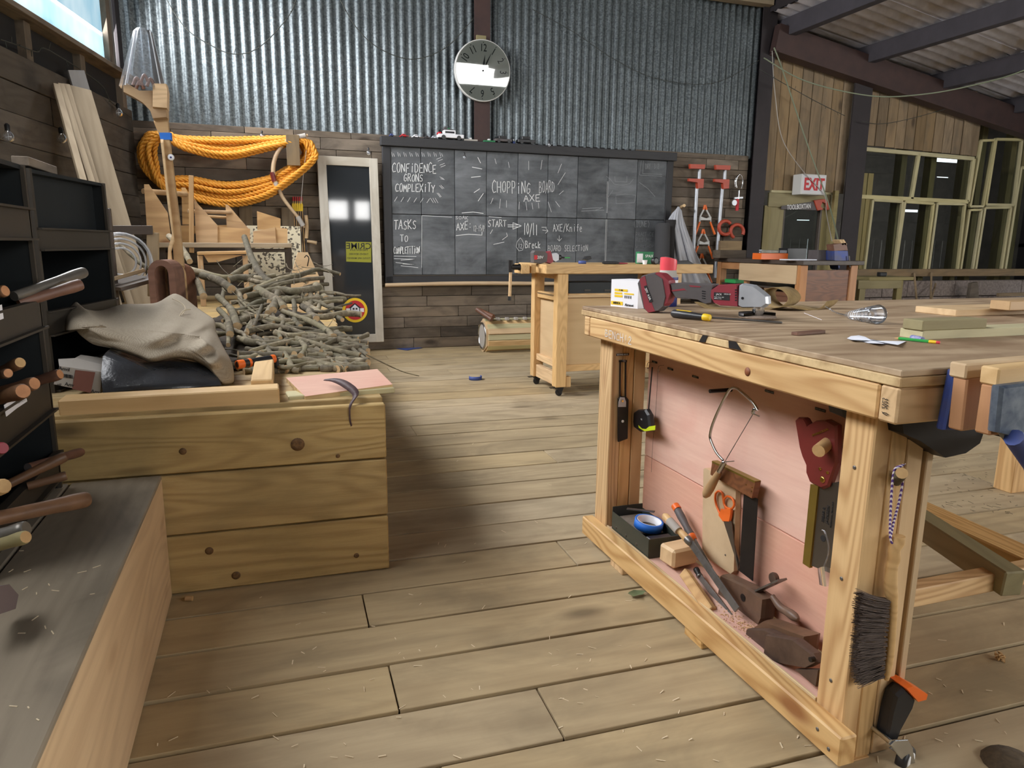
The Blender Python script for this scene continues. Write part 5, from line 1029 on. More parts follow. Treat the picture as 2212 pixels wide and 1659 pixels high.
mb = MB(); a = ony(1120, 577, 4.93); mb.tube([a, ony(1104, 577, 4.93)], .02, 14); mb.lathe([(.024, 0), (.024, .01)], a, (1, 0, 0), 14); mb.tube([ony(1103.5, 562, 4.93), ony(1103.5, 588, 4.93)], .016, 14); mb.build('vise_screw', M['blackm'], b2n)
mb = MB(); mb.tube([ony(1103, 588, 4.93), ony(1101, 641, 4.93)], .0115, 12); tb = mb.build('tommy_bar', M['beam'], b2n)
mb = MB(); mb.tube([ony(1101, 640, 4.93), ony(1100.5, 649, 4.93)], .0125, 12); mb.build('end_cap', M['blackp'], tb)
# things on it
yd = 5.0
def D2(u, v, y=yd): return ony(u, v, y)
dr = T('cordless_drill', 'black and red cordless drill lying on the mobile workbench', 'power tool', D2(1190, 572))
def fsl(nm, pts, th, mat, par, y=yd, inset=.08):
    mbb = MB(); slab(mbb, [ony(u, v, y-th/2) for u, v in pts], (0, th, 0), inset); return mbb.build(nm, mat, par)
bt = fsl('battery', [(1151, 546), (1155, 541), (1178, 542), (1184, 548), (1183, 566), (1170, 570), (1152, 568)], .07, M['greyp'], dr)
fsl('battery_badge', [(1154, 551), (1161, 551), (1161, 561), (1154, 561)], .074, M['red'], bt); txt('lettering', '20V', D2(1167, 556, yd-.0375), (1, 0, 0), (0, 0, 1), .03, M['inkw'], bt)
fsl('body', [(1178, 545), (1190, 542), (1193, 552), (1196, 566), (1190, 570), (1178, 567)], .06, M['redp'], dr); fsl('gearbox', [(1191, 547), (1203, 546), (1208, 550), (1208, 562), (1200, 566), (1194, 562)], .055, M['alu'], dr)
a, b = D2(1206, 556), D2(1214, 556); mb = MB(); mb.lathe([(.022, 0), (.018, .02), (.008, .026)], a, b-a, 14); mb.build('chuck', M['blackp'], dr)
mb = MB(); mb.tube([D2(1210, 556), D2(1219, 556.5)], .006, 8); mb.build('bit_holder', M['blackm'], dr); mb = MB(); mb.tube([D2(1218, 556.5), D2(1231, 557)], .0038, 8); mb.build('drill_bit', M['pencil'], dr)
mb = MB(); mb.lathe([(.02, 0), (.03, 0), (.03, .022), (.02, .022), (.02, 0)], V((D2(1260, 568).x, 5.02, Z2B)), (0, 0, 1), 20, caps=False); S(mb.build('tape_roll', M['bluetd']), 'dull blue tape roll on the mobile workbench', 'tape')
mb = MB(); slab(mb, [D2(1262, 561, 5.05), D2(1268, 554, 5.05), D2(1277, 553, 5.05), D2(1279, 559, 5.05), D2(1270, 563, 5.05)], (0, .05, 0), .1); S(mb.build('charger', M['blackp']), 'small dark grey charger beside the dull blue tape roll', 'charger')
for k, (u0, u1, c_, lab) in enumerate(((1288, 1322, 'blackp', 'black fabric pad lying on the mobile workbench'), (1300, 1340, 'redp', 'dark red edged pad in front of the black pad'))):
    mb = MB(); P = [V((D2(u0, 570).x, 4.9+.03*k, Z2B+.001)), V((D2(u1, 570).x, 4.88, Z2B+.001)), V((D2((u0+u1)/2+6, 570).x, 5.04, Z2B+.001))]; slab(mb, P, (0, 0, .02-.008*k), .3); S(mb.build('fabric_pad', M[c_]), lab, 'pad')
sx_ = T('screw_box', 'green card screw box standing on the mobile workbench', 'box', (D2(1390, 572).x, 5.0, Z2B))
mb = MB(); mb.box((D2(1392, 560).x, 5.0, Z2B+.048), (.125, .06, .092), None, .002); mb.build('box', M['pgreen'], sx_); mb = MB(); mb.box((D2(1378, 560).x, 4.969, Z2B+.045), (.05, .002, .07)); mb.build('white_panel', M['white'], sx_)
txt('lettering', 'SPAX', V((D2(1398, 555).x, 4.9695, Z2B+.06)), (1, 0, 0), (0, 0, 1), .03, M['inkw'], sx_)
mb = MB(); q = V((D2(1379, 571).x, 4.9, Z2B)); mb.lathe([(.015, 0), (.02, .03), (.021, .032)], q, n=16); S(mb.build('paper_cup', M['white']), 'small white cup in front of the green screw box', 'cup')
mb = MB(); q = V((D2(1397, 571).x, 4.88, Z2B+.027)); mb.lathe([(.02, -.02), (.027, -.015), (.027, .015), (.02, .02)], q, (.2, -1, 0), 18); S(mb.build('round_knob', M['blackp']), 'black round lens shape beside the white cup', 'lens')
mb = MB(); slab(mb, [D2(1404, 566, 4.98), D2(1490, 563, 4.98), D2(1502, 570, 4.98), D2(1500, 576, 4.98), D2(1404, 576, 4.98)], (0, .08, 0), .1); S(mb.build('tool_case', M['blackp']), 'long black case at the right end of the mobile workbench', 'case')
bx = T('metal_cash_box', 'black steel box with a handle on the shelf of the mobile workbench', 'box', (2.4, 4.93, .753))
mb = MB(); x0, x1 = ony(1227, 630, 4.9).x, ony(1330, 630, 4.9).x; mb.box(((x0+x1)/2, 4.98, .8), (x1-x0, .18, .095), None, .004); mb.build('body', M['rackm'], bx)
for u in (1262, 1305):
    mb = MB(); p = ony(u+7, 627, 4.888); mb.bar(p-V((.025, 0, 0)), p+V((.025, 0, 0)), .004, .012); mb.bar(p+V((-.025, 0, -.02)), p+V((.025, 0, -.02)), .004, .006); mb.build('label_holder', M['racklip'], bx)
# ================================================================ slatted instrument on the floor behind
lg = T('slatted_drum', 'hexagonal drum of pale timber slats lying on the floor by the wall', 'drum', (2.5, 7.2, 0))
cx_, cy_, cz_, R_ = 2.1, 7.17, .185, .185; hexp = [V((0, R_*math.cos(a), R_*math.sin(a)*1.0)) for a in [math.radians(30+60*k) for k in range(6)]]
for k in range(6):
    a, b = hexp[k]*1.0, hexp[(k+1) % 6]*1.0; n_ = 3
    for j in range(n_):
        m_ = (a+(b-a)*(j+.5)/n_); nn = V((0, m_.y, m_.z)); board('slat', V((cx_+.52, cy_+m_.y, cz_+m_.z-.018)), (.95, (b-a).length/n_-.004, .02), M['frame'] if (j+k) % 2 else M['pine2'], lg, frame((1, 0, 0), nn), .002)
mb = MB(); mb.prism([V((cx_+.03, cy_, cz_-.018))+p*.97 for p in hexp], (.02, 0, 0)); mb.build('end_board', M['pine2'], lg)
mb = MB(); mb.lathe([(.13, 0), (.145, .006), (.145, .014), (.13, .018), (.13, 0)], V((cx_+.035, cy_, cz_-.018)), (-1, 0, 0), 24, caps=False); mb.build('metal_ring', M['chrome'], lg)
mb = MB(); mb.lathe([(.128, 0), (.128, .004)], V((cx_+.032, cy_, cz_-.018)), (-1, 0, 0), 24); mb.build('drum_skin', M['card'], lg)
for k in range(9): mb = MB(); mb.box((cx_+.17+.1*k, cy_-.09, cz_+.165), (.04, .05, .03), None, .006); mb.build('tuning_block', M['card'], lg)
for k in range(2):
    mb = MB(); a, b = ony(1030+5*k, 668+3*k*0+k*2, 7.15), ony(1062+4*k, 690-k*6, 6.98); mb.tube([a, b], .024, 12); S(mb.build('wooden_roller', M['wal']), ['dark wooden rod resting on the slatted drum, nearer one', 'dark wooden rod resting on the slatted drum, further one'][k], 'rod')
# ================================================================ dark topped bench under the exit sign
b3 = T('dark_top_bench', 'old bench with dark stained top and orange pine frame under the exit sign', 'workbench', (5.5, 6.6, 0))
X3, X3R, Y3, Y3F, Z3 = 5.1, 5.88, 5.9, 7.42, .985
board('top', ((X3+X3R)/2, (Y3+Y3F)/2, Z3-.022), (Y3F-Y3, X3R-X3, .044), M['darktop'], b3, RY, .004)
for (xx, yy_) in ((X3+.06, Y3+.08), (X3R-.08, Y3+.08), (X3+.06, Y3F-.08), (X3R-.08, Y3F-.08)): board('leg', (xx, yy_, .47), (.94, .09, .07), M['benchleg'], b3, RZ, .004)
board('rail', (X3+.05, (Y3+Y3F)/2, .9), (1.3, .08, .04), M['benchleg'], b3, RYW, .003)
board('drawer_front', (X3+.01, Y3+.56, .84), (.94, .19, .018), M['ply'], b3, RYW, .002)
board('end_panel', ((X3+X3R)/2, Y3+.07, .5), (.6, .78, .014), M['saddle'], b3, RXW, .002)
board('cross_post', (X3+.06, Y3+.95, .45), (.88, .05, .05), M['benchleg'], b3, RZ, .003)
cab = board('drawer_cabinet', (X3+.2, Y3+.5, .5), (.6, .3, .24), M['saddle'], b3, RYW, .003)
for k in range(2):
    d_ = board('drawer', (X3+.075, Y3+.36+.27*k, .52), (.24, .02, .16), M['wal'], b3, frame((0, 1, 0), (0, 0, 1)), .003)
    mb = MB(); mb.lathe([(.008, 0), (.014, .012), (.01, .02)], V((X3+.064, Y3+.36+.27*k, .52)), (-1, 0, 0), 12); mb.build('knob', M['chrome'], d_)
bv = T('engineer_vise', 'blue engineer vise clamping a timber block on the dark topped bench', 'vise', (5.75, 6.0, Z3))
def E3(u, v, y=5.98): return ony(u, v, y)
mb = MB(); slab(mb, [E3(1802, 541), E3(1832, 541), E3(1834, 562), E3(1818, 566), E3(1812, 582), E3(1808, 566), E3(1802, 562)], (0, .12, 0), .05); mb.build('jaw', M['bluev'], bv)
mb = MB(); mb.tube([E3(1834, 553, 5.96), E3(1836, 578, 5.96)], .006, 8); mb.build('handle_bar', M['steel'], bv)
mb = MB(); slab(mb, [E3(1800, 528), E3(1828, 524), E3(1832, 541), E3(1802, 542)], (0, .1, 0), .03); S(mb.build('clamped_block', M['wal']), 'brown timber block held in the blue engineer vise', 'timber block')
for k in range(2): mb = MB(); slab(mb, [E3(1813+6*k, 519), E3(1817+6*k, 517), E3(1824+6*k, 528), E3(1820+6*k, 530)], (0, .1, 0), .03); S(mb.build('thin_strip', M['pine2']), ['pale strip above the blue engineer vise, left one', 'pale strip above the blue engineer vise, right one'][k], 'timber strip')
def onb(nm, lab, cat, u0, v0, u1, v1, mat, y, d=.15, z0=None):
    a, b = ony(u0, v0, y), ony(u1, v1, y); mbb = MB(); z0 = Z3 if z0 is None else z0; mbb.box(((a.x+b.x)/2, y+d/2, (max(a.z, z0+.012)+z0)/2), (b.x-a.x, d, max(a.z-z0, .012)), None, .003); return S(mbb.build(nm, M[mat]), lab, cat)
onb('plastic_case', 'orange plastic case lying on the dark topped bench', 'case', 1645, 547, 1702, 558, 'orange', 6.4); onb('blister_pack', 'clear blue packet on top of the orange case', 'packet', 1655, 540, 1700, 547, 'plastic', 6.42, .12, ony(1650, 547, 6.4).z)
onb('power_tool_case', 'dark lumpy tool behind the orange case', 'tool', 1702, 536, 1742, 556, 'blackp', 6.5); onb('tape_gun', 'grey tape dispenser on the dark topped bench', 'dispenser', 1768, 540, 1790, 560, 'greyp', 6.1); onb('paper_sheet', 'flat white sheet along the edge of the dark bench', 'paper', 1705, 560, 1765, 563, 'paper', 6.0)
onb('timber_lot', 'short stack of grey planks at the far end of the dark bench', 'planks', 1556, 540, 1612, 550, 'recl', 7.15)
onb('small_shelf', 'small wooden box shelf fixed on the wall under the clamps', 'shelf', 1558, 520, 1602, 546, 'vert', 7.46, .12, ony(1558, 546, 7.46).z)
o = onb('green_tray', 'bright green plastic tray under the dark topped bench', 'tray', 1588, 604, 1618, 612, 'greenp', 7.0, .2, ony(1600, 612, 7.0).z)
board('lower_shelf', ((X3+X3R)/2, (Y3+Y3F)/2+.1, ony(1600, 612, 7.0).z-.011), (1.2, .7, .02), M['darktop'], b3, RY, .003)
# ================================================================ exit sign, saw sign
es = T('exit_sign', 'white exit light box with red capitals above the doorway', 'sign', ony(1745, 420, 7.5))
A = [ony(1716, 378, 7.4), ony(1777, 378, 7.4), ony(1775, 422, 7.4), ony(1714, 419, 7.4)]
x0, x1 = A[3].x+.04, A[1].x; z0, z1 = A[2].z, A[1].z
Re = Matrix.Rotation(.0, 3, 'Z'); mb = MB(); mb.box(((x0+x1)/2+.04, 7.45, (z0+z1)/2), (x1-x0, .16, z1-z0), Re, .006); bxx = mb.build('case', M['exitw'], es)
mb = MB(); mb.box(((x0+x1)/2+.04, 7.3685, (z0+z1)/2), (x1-x0-.03, .004, z1-z0-.03)); mb.build('face', plain('exit_face', (214, 214, 218), .5), es)
txt('lettering', 'EXIT', ((x0+x1)/2+.04, 7.3645, (z0+z1)/2-.005), (1, 0, 0), (0, 0, 1), .2, M['red'], es, .74, .002, bold=.03)
ss = T('saw_sign', 'old hand saw with orange handle and painted lettering above the door', 'sign', ony(1740, 445, 7.53))
def F(u, v, y=7.54): return ony(u, v, y)
mb = MB(); mb.prism([F(1687, 452), F(1688, 445), F(1758, 435), F(1764, 454)], (0, -.004, 0)); mb.build('blade', M['greyp'], ss)
txt('lettering', 'TOOLBOXTAN', F(1726, 447, 7.5355), F(1760, 444.5)-F(1690, 449), (0, 0, 1), .085, M['inkw'], ss, .62, .001)
mb = MB(); slab(mb, [F(1756, 433), F(1775, 430), F(1788, 432), F(1791, 452), F(1785, 454), F(1782, 440), F(1774, 436), F(1770, 446), F(1776, 453), F(1764, 455)], (0, -.022, 0), .04); mb.build('handle', M['clampo'], ss)
# ================================================================ left side: racks with hammer handles
def rack(p0, d, width, ztop, zbot, bands, label, depth=.3):
    """steel pigeon-hole rack: p0 = far front corner, d = direction towards the camera"""
    d = V(d).normalized(); n = V((0, 0, 1)).cross(d)*1; n = n if n.x > 0 else -n      # n: front normal (towards the room)
    o = T('tool_rack', label, 'rack', p0+d*width/2-n*depth/2+V((0, 0, zbot))); h = ztop-zbot; zc = (ztop+zbot)/2
    for t in (0, width):
        mb = MB(); q = p0+d*t; mb.bar(q-n*depth+V((0, 0, zc)), q+V((0, 0, zc)), .012, h); mb.build('side_plate', M['rackm'], o)
        mb = MB(); mb.bar(q+V((0, 0, zbot))+n*.003, q+V((0, 0, ztop))+n*.003, .016, .01, n); mb.build('front_edge', M['racklip'], o)
    mb = MB(); mb.bar(p0-n*depth+V((0, 0, zc)), p0+d*width-n*depth+V((0, 0, zc)), .01, h); mb.build('back_plate', M['rackm'], o)
    mb = MB(); mb.bar(p0-n*depth/2+V((0, 0, ztop-.006)), p0+d*width-n*depth/2+V((0, 0, ztop-.006)), depth, .012); mb.build('top_plate', M['rackm'], o)
    zprev = ztop
    for k, (za, zb_) in enumerate(bands):
        mb = MB(); a, b = p0+V((0, 0, (za+zb_)/2))+n*.004, p0+d*width+V((0, 0, (za+zb_)/2))+n*.004; mb.bar(a, b, .008, zb_-za); tr_ = mb.build('tray_front', M['racklip'], o)
        mb = MB(); mb.bar(p0+V((0, 0, zb_))+n*.012, p0+d*width+V((0, 0, zb_))+n*.012, .022, .006); mb.bar(p0+V((0, 0, za))+n*.012, p0+d*width+V((0, 0, za))+n*.012, .022, .006); mb.build('rolled_lip', M['racklip'], tr_)
        mb = MB(); mb.bar(p0+V((0, 0, za))-n*depth/2, p0+d*width+V((0, 0, za))-n*depth/2, depth, .008); mb.build('tray_floor', M['rackm'], o)
    if label.startswith('far'):
        mb = MB(); mb.bar(p0+V((0, 0, (bands[0][1]+ztop)/2))-n*.04, p0+d*width+V((0, 0, (bands[0][1]+ztop)/2))-n*.04, .006, ztop-bands[0][1]); mb.build('upper_panel', M['rackm'], o)
    return o
rkA = rack(V((-.607, 3.36, 0)), (-.172, -.985, 0), .6, 1.345, .605, [(1.085, 1.155), (.8, .88), (.61, .67)], 'far black steel tool rack with worn tray lips behind the sack')
rkB = rack(V((-.605, 2.3, 0)), (0, -1, 0), .62, 1.315, .41, [(1.12, 1.2), (.88, .955), (.645, .735), (.45, .52)], 'near black steel tool rack full of hammer handles at the left edge')
o = plank('rack_board', (-.75, 3.2, 1.375), (-.75, 2.85, 1.375), .03, .05, M['recl'], None, (1, 0, 0), .002); S(o, 'dark strip of timber lying on top of the far rack', 'timber strip')
# ---- hammer handles sticking out of the racks
def handle(u0, v0, x0, u1, v1, x1, r0, r1, mat, end, label, fac=0):
    a, b = onx(u0, v0, x0), onx(u1, v1, x1); d = (b-a); mbb = MB()
    pts = [a+d*t for t in (0, .3, .6, .85, .97, 1.0)]; rs = [r0, r0*1.02, (r0+r1)/2*.97, r1*1.05, r1, r1*.86]
    mbb.tube(pts, rs, 14, 0, True, 1); return S(mbb.build('hammer_handle', [mat, end]), label, 'handle', 'hammer handles in the racks')
grey_h = plain('worn_steel_handle', (120, 116, 108), .35, .35, .6, (80, 72, 64), 9)
HB = [(30, 640, -.62, 182, 588, -.50, .013, .016, grey_h, grey_h, 'grey worn handle, the upper of two pointing to the sack'),
 (40, 655, -.62, 176, 614, -.49, .014, .016, M['wal'], M['endp'], 'glossy brown handle, the lower of two pointing to the sack'),
 (-40, 640, -.66, 12, 628, -.6, .012, .0145, M['hammer'], M['endp'], 'orange brown handle end at the left edge level with the two pointing handles'),
 (-20, 815, -.62, 44, 783, -.53, .012, .013, M['hammer'], M['endg'], 'short brown handle above the paper price tags'),
 (40, 835, -.64, 130, 808, -.53, .013, .0145, M['wal'], M['endp'], 'dark handle reaching towards the printed carton'),
 (-10, 850, -.6, 75, 828, -.5, .013, .015, M['hammer'], M['endp'], 'light brown handle above the paper tags, longer one'),
 (-20, 865, -.58, 50, 845, -.48, .014, .016, M['hammer'], M['endp'], 'thick pinkish handle end just over the paper tags'),
 (-20, 812, -.6, 18, 806, -.55, .01, .011, M['hammer'], M['endp'], 'stubby handle at the left edge above the paper tags'),
 (-10, 1060, -.6, 142, 985, -.47, .010, .0125, M['hammer'], M['hammer'], 'slim curved brown handle, topmost above the low bench'),
 (60, 1010, -.6, 176, 976, -.52, .011, .0125, M['wal'], M['greyp'], 'dark handle furthest right above the low bench'),
 (60, 1050, -.58, 144, 1027, -.5, .010, .0115, M['hammer'], M['endg'], 'handle with pale round end above the low bench'),
 (-30, 1125, -.52, 190, 1078, -.38, .014, .0165, M['hammer'], M['endp'], 'long thick brown handle lying out over the low bench'),
 (-30, 1165, -.5, 58, 1142, -.43, .013, .0145, grey_h, grey_h, 'paint smeared grey handle low at the left edge'),
 (-30, 1185, -.5, 56, 1160, -.42, .011, .012, M['green'], M['endg'], 'pale handle under the paint smeared one'),
 (-60, 975, -.6, 6, 968, -.5, .011, .012, M['redp'], M['redp'], 'reddish handle tip at the left edge'),
 (-60, 1075, -.55, 8, 1050, -.46, .013, .014, M['endg'], M['endg'], 'pale handle stub at the left edge above the low bench')]
for h in HB: handle(*h)
mb = MB(); mb.prism([onx(-10, 1268, -.48), onx(20, 1262, -.48), onx(40, 1285, -.48), onx(34, 1315, -.48), onx(-10, 1330, -.48)], (-.03, 0, 0)); S(mb.build('mallet_face', plain('dusty_rubber', (120, 106, 104), .9)), 'grey brown rubber mallet face poking in at the left edge', 'mallet')
# price tags clipped on the near rack
for k, poly in enumerate(([(8, 875), (33, 858), (38, 880), (13, 900)], [(30, 858), (53, 849), (58, 867), (37, 881)], [(-8, 660), (3, 658), (7, 688), (-8, 694)])):
    mb = MB(); mb.prism([onx(u, v, -.585) for u, v in poly], (.001, 0, 0)); t_ = mb.build('paper_tag', M['white']); S(t_, ['blank white paper tag on the near rack tray', 'white paper tag with handwriting on the near rack tray', 'white paper tag at the left edge of the near rack'][k], 'tag')
    if k == 1:
        mb = MB(); word(mb, 'BALLPEIN', onx(35, 864, -.5835), onx(52, 855, -.5835), V((0, 0, .006)), (1, 0, 0), .001); word(mb, 'HAMMERS', onx(37, 873, -.5835), onx(54, 864, -.5835), V((0, 0, .006)), (1, 0, 0), .001); S(mb.build('handwriting', M['ink'], t_), kind='stuff')
# ---- shelf with coiled clear hose and sticks behind the far rack
sh = T('wall_shelf', 'dark wooden shelf box behind the far rack holding coiled hose', 'shelf', (-.75, 4.2, .604))
ys = 4.3
def H(u, v, y=ys): return ony(u, v, y)
board('post', H(240, 580), (.62, .05, .03), M['darktop'], sh, RZ, .003)
plank('shelf_lip', H(240, 604, 4.2), H(310, 584, 4.3), .02, .04, M['lean'], sh, (0, 1, 0), .002); plank('shelf_board', H(236, 622, 4.25), H(318, 600, 4.35), .3, .02, M['darktop'], sh, (0, 0, 1), .002)
plank('back_board', H(226, 497, 4.6), H(330, 497, 4.6), .05, .03, M['darktop'], sh, (0, 1, 0), .002)
plank('stand_post', H(330, 502, 4.62), H(332, 640, 4.62), .06, .05, M['lean'], sh, (0, 1, 0), .003)
hs = T('hose_coil', 'coil of clear plastic hose standing on the dark shelf', 'hose', H(262, 590, 4.5))
for k, r in enumerate((.155, .148, .125, .1, .075)):
    c_ = H(262, 565, 4.5+.012*k); mb = MB(); mb.tube([c_+V((math.cos(t)*r, .1*math.sin(t*.5)*r, math.sin(t)*r)) for t in [2*PI*j/28 for j in range(28)]], .006, 8, closed=True); mb.build('hose_loop', M['plrim'], hs)
# ---- planks leaning on the left wall
def down(a, b, z=.62): return a+(b-a)*((a.z-z)/(a.z-b.z))
for k, (u0, v0, u1, v1, w_, lab) in enumerate(((121, 184, 190, 430, .04, 'leftmost planed plank leaning on the left wall'), (131, 183, 212, 440, .04, 'second planed plank from the left leaning on the wall'), (142, 184, 228, 470, .045, 'third planed plank leaning on the wall'))):
    o = plank('leaning_plank', onlw(u0, v0, .12), down(onlw(u0, v0, .12), onlw(u1, v1, .5)), w_, .03, M['lean'], None, V((.5, -1, .1)), .002); S(o, lab, 'plank', 'planks leaning on the left wall')
o = plank('leaning_plank', onlw(168, 190, .16), down(onlw(168, 190, .16), onlw(256, 490, .5)), .17, .025, M['lean'], None, V((.75, -1, .35)), .002); S(o, 'widest planed plank leaning on the wall in front of the others', 'plank', 'planks leaning on the left wall')
o = plank('leaning_plank', onlw(163, 152, .07), down(onlw(163, 152, .07), onlw(215, 330, .16)), .12, .025, M['leanw'], None, V((.75, -1, .35)), .002); S(o, 'tallest pale grey plank leaning behind the others', 'plank', 'planks leaning on the left wall')
# ================================================================ hessian sack, plastic bag, carton
sk = MB()
def sack(a, b):
    # a: across (left-right), b: front (0) to back (1)
    hgt = .17*math.sin(PI*min(1, b*1.08+.02))**.7*(.75+.5*math.sin(a*PI)**.6)
    x = -.60+.62*a+.05*math.sin(b*6)*.4; y = 2.62+.78*b+.05*math.sin(a*7+1)
    z = .70+hgt*.82+.045*math.sin(a*9+b*7)*b*(1-b)*3+.03*math.sin(a*4.5-b*9+1)+.12*max(0, a-.55)*b*1.4
    if b < .12: z -= (.12-b)*1.0
    if a < .1: z += (.1-a)*1.4*math.sin(b*PI)
    if a > .9: z -= (a-.9)*1.6; y -= (a-.9)*.8
    return V((x, y, z))
def SK(a, b):
    p = sack(a, b); q = p
    q.z += .012*math.sin(23*a+4*b)*math.sin(11*b+2)+.01*math.sin(15*b-9*a)
    return q
# outline of the sack seen in the photograph, as a ring of places, filled with a draped heap
ring = [(143, 672, 3.0, 0), (163, 648, 3.05, 0), (182, 668, 3.0, 0), (215, 672, 3.1, 0), (265, 656, 3.2, 0), (300, 657, 3.3, 0), (340, 655, 3.35, 0), (375, 632, 3.4, 0), (395, 640, 3.4, 0), (430, 668, 3.35, 0), (465, 690, 3.25, 0), (466, 715, 3.1, 0), (480, 745, 2.95, 0), (503, 785, 2.8, 0), (508, 828, 2.7, 0), (480, 833, 2.66, 0), (455, 800, 2.7, 0), (420, 778, 2.7, 0), (380, 772, 2.68, 0), (325, 785, 2.66, 0), (300, 772, 2.68, 0), (240, 752, 2.72, 0), (200, 745, 2.75, 0), (170, 722, 2.8, 0), (155, 700, 2.85, 0), (150, 712, 2.85, 0), (140, 716, 2.85, 0), (141, 690, 2.9, 0)]
R3 = [ony(u, v, y) for u, v, y, _ in ring]; R3 = [p for i in range(len(R3)) for p in (R3[i], (R3[i]+R3[(i+1) % len(R3)])/2)]; nr = len(R3); K_ = 26
cA, cB = ony(330, 712, 2.86), ony(390, 715, 2.9)
mb = MB(); vs = []; rr = random.Random(1)
for j in range(K_+1):
    t = j/K_
    for i, p in enumerate(R3):
        cen = ab(ony(215, 705, 2.86), ony(430, 725, 2.86), min(1, max(0, (p.x-R3[0].x)/(R3[26].x-R3[0].x))))
        q = ab(cen, p, t); toward = (CO-q).normalized()
        w1 = math.sin(q.x*13+3*math.sin(q.z*17)+1.0); w2 = math.sin(q.z*46-q.x*14+2*math.sin(q.x*11)); w3 = math.sin(q.x*30+q.z*64)
        bulge = .11*math.sqrt(max(0, 1-t*t))+min(1, 2.5*(1-t))*(.036*w1*w2+.03*abs(w2)+.008*w3)
        vs.append(q+toward*bulge)
mb.add(vs, [[j*nr+i, j*nr+(i+1) % nr, (j+1)*nr+(i+1) % nr, (j+1)*nr+i] for j in range(K_) for i in range(nr)], 0, True)
o = mb.build('hessian_sack', M['sack']); S(o, 'rumpled grey brown hessian sack draped on the platform', 'sack')
md = o.modifiers.new('s', 'SUBSURF'); md.levels = md.render_levels = 1; md = o.modifiers.new('t', 'SOLIDIFY'); md.thickness = .006
mb = MB(); mb.tube(bez([ony(372, 645, 3.2), ony(392, 655, 3.15), ony(400, 668, 3.1), ony(385, 690, 3.0), ony(395, 672, 3.05), ony(412, 668, 3.1)], 5), .0018, 5); mb.build('sack_string', plain('jute_string', (190, 176, 150), .9), o)
pb = MB(); pr_ = [(222, 770, 2.66), (232, 758, 2.68), (260, 768, 2.7), (300, 780, 2.72), (380, 775, 2.74), (440, 785, 2.72), (470, 815, 2.64), (478, 832, 2.6), (400, 838, 2.56), (300, 843, 2.56), (222, 848, 2.57), (218, 810, 2.6)]
P = [ony(*q) for q in pr_]; n = len(P); vs = []; cen = sum(P, V())/n
for j in range(7):
    t = j/6
    for i, p in enumerate(P):
        q = ab(cen, p, t); vs.append(q+(CO-q).normalized()*(.03*math.sqrt(max(0, 1-t*t))+.006*math.sin(q.x*60+q.z*40)*(1-t))+V((0, .12, 0))*0)
pb.add(vs, [[j*n+i, j*n+(i+1) % n, (j+1)*n+(i+1) % n, (j+1)*n+i] for j in range(6) for i in range(n)], 0, True)
bk_ = [p+V((0, .2, 0)) for p in P]; pb.add(P+bk_, [[i, (i+1) % n, n+(i+1) % n, n+i] for i in range(n)], 0, True)
S(pb.build('plastic_bag', M['dustp']), 'shiny dark grey plastic bag under the hessian sack', 'bag')
ct = T('carton', 'crushed white printed carton with brown tape beside the sack', 'box', ony(170, 848, 2.6))
def CB(u, v, y=2.62): return ony(u, v, y)
fc = [CB(126, 800), CB(136, 778), CB(219, 800), CB(216, 852), CB(118, 832)]
mb = MB(); mb.prism([CB(120, 815), CB(128, 793), CB(220, 806), CB(216, 851), CB(116, 830)], (.02, .2, .01)); mb.build('box', M['card'], ct)
mb = MB(); mb.prism([CB(163, 799, 2.618), CB(206, 804, 2.618), CB(196, 849, 2.618), CB(156, 840, 2.618)], (0, -.001, 0)); mb.build('brown_tape', M['tan'], ct)
mb = MB(); mb.prism([CB(126, 778, 2.7), CB(165, 776, 2.7), CB(220, 790, 2.68), CB(220, 806, 2.62), CB(128, 793, 2.62)], (0, 0, .004)); mb.build('flap', M['card'], ct)
ud = CB(216, 806)-CB(128, 793)
for (u, v, t_, s) in ((139, 797, 'Anvil', .016), (128, 831, 'vil', .013), (150, 831, 'Anv', .017), (206, 846, 'Anv', .016)): txt('lettering', t_, CB(u, v, 2.6175), ud, (0, 0, 1), s, M['ink'], ct)
for k in range(9): mb = MB(); a = CB(136+2.6*k, 811+.4*k, 2.618); mb.box(a, (.0016 if k % 3 else .003, .0008, .012)); mb.build('barcode_bar', M['ink'], ct)
# ---- folding saw, pink ply offcut, bark strip on the near corner of the platform
fs_ = T('folding_saw', 'orange and black folding saw handle lying by the twigs', 'saw', ony(550, 800, 2.85))
a, b = ony(512, 788, 2.86), ony(596, 774, 2.95); d = (b-a); L = d.length
mb = MB(); mb.lathe([(.012, 0), (.016, .01), (.0155, L*.3), (.017, L*.6), (.0155, L*.95), (.012, L)], a, d, 14); mb.build('grip', M['blackp'], fs_)
for t0, t1 in ((0, .16), (.28, .34), (.86, .96)): mb = MB(); mb.lathe([(.0165, L*t0), (.0175, L*(t0+t1)/2), (.0165, L*t1)], a, d, 14); mb.build('orange_ring', M['orange'], fs_)
mb = MB(); mb.tube([b, ony(600, 800, 2.95)], [.01, .008], 8); mb.build('pivot', M['blackp'], fs_)
pp = T('ply_offcut', 'pink faced plywood offcut resting on the platform corner', 'plywood', ony(735, 830, 2.5))
Q4 = [onz(620, 815, .655), onz(660, 855, .655), onz(848, 832, .655), onz(812, 798, .655)]
zz_ = .655; Q4 = [V((.03, 2.62, zz_)), V((.085, 2.43, zz_)), V((.385, 2.46, zz_)), V((.325, 2.66, zz_))]
Q4 = [ony(618, 816, 2.62), ony(659, 856, 2.42), ony(848, 830, 2.47), ony(815, 797, 2.68)]
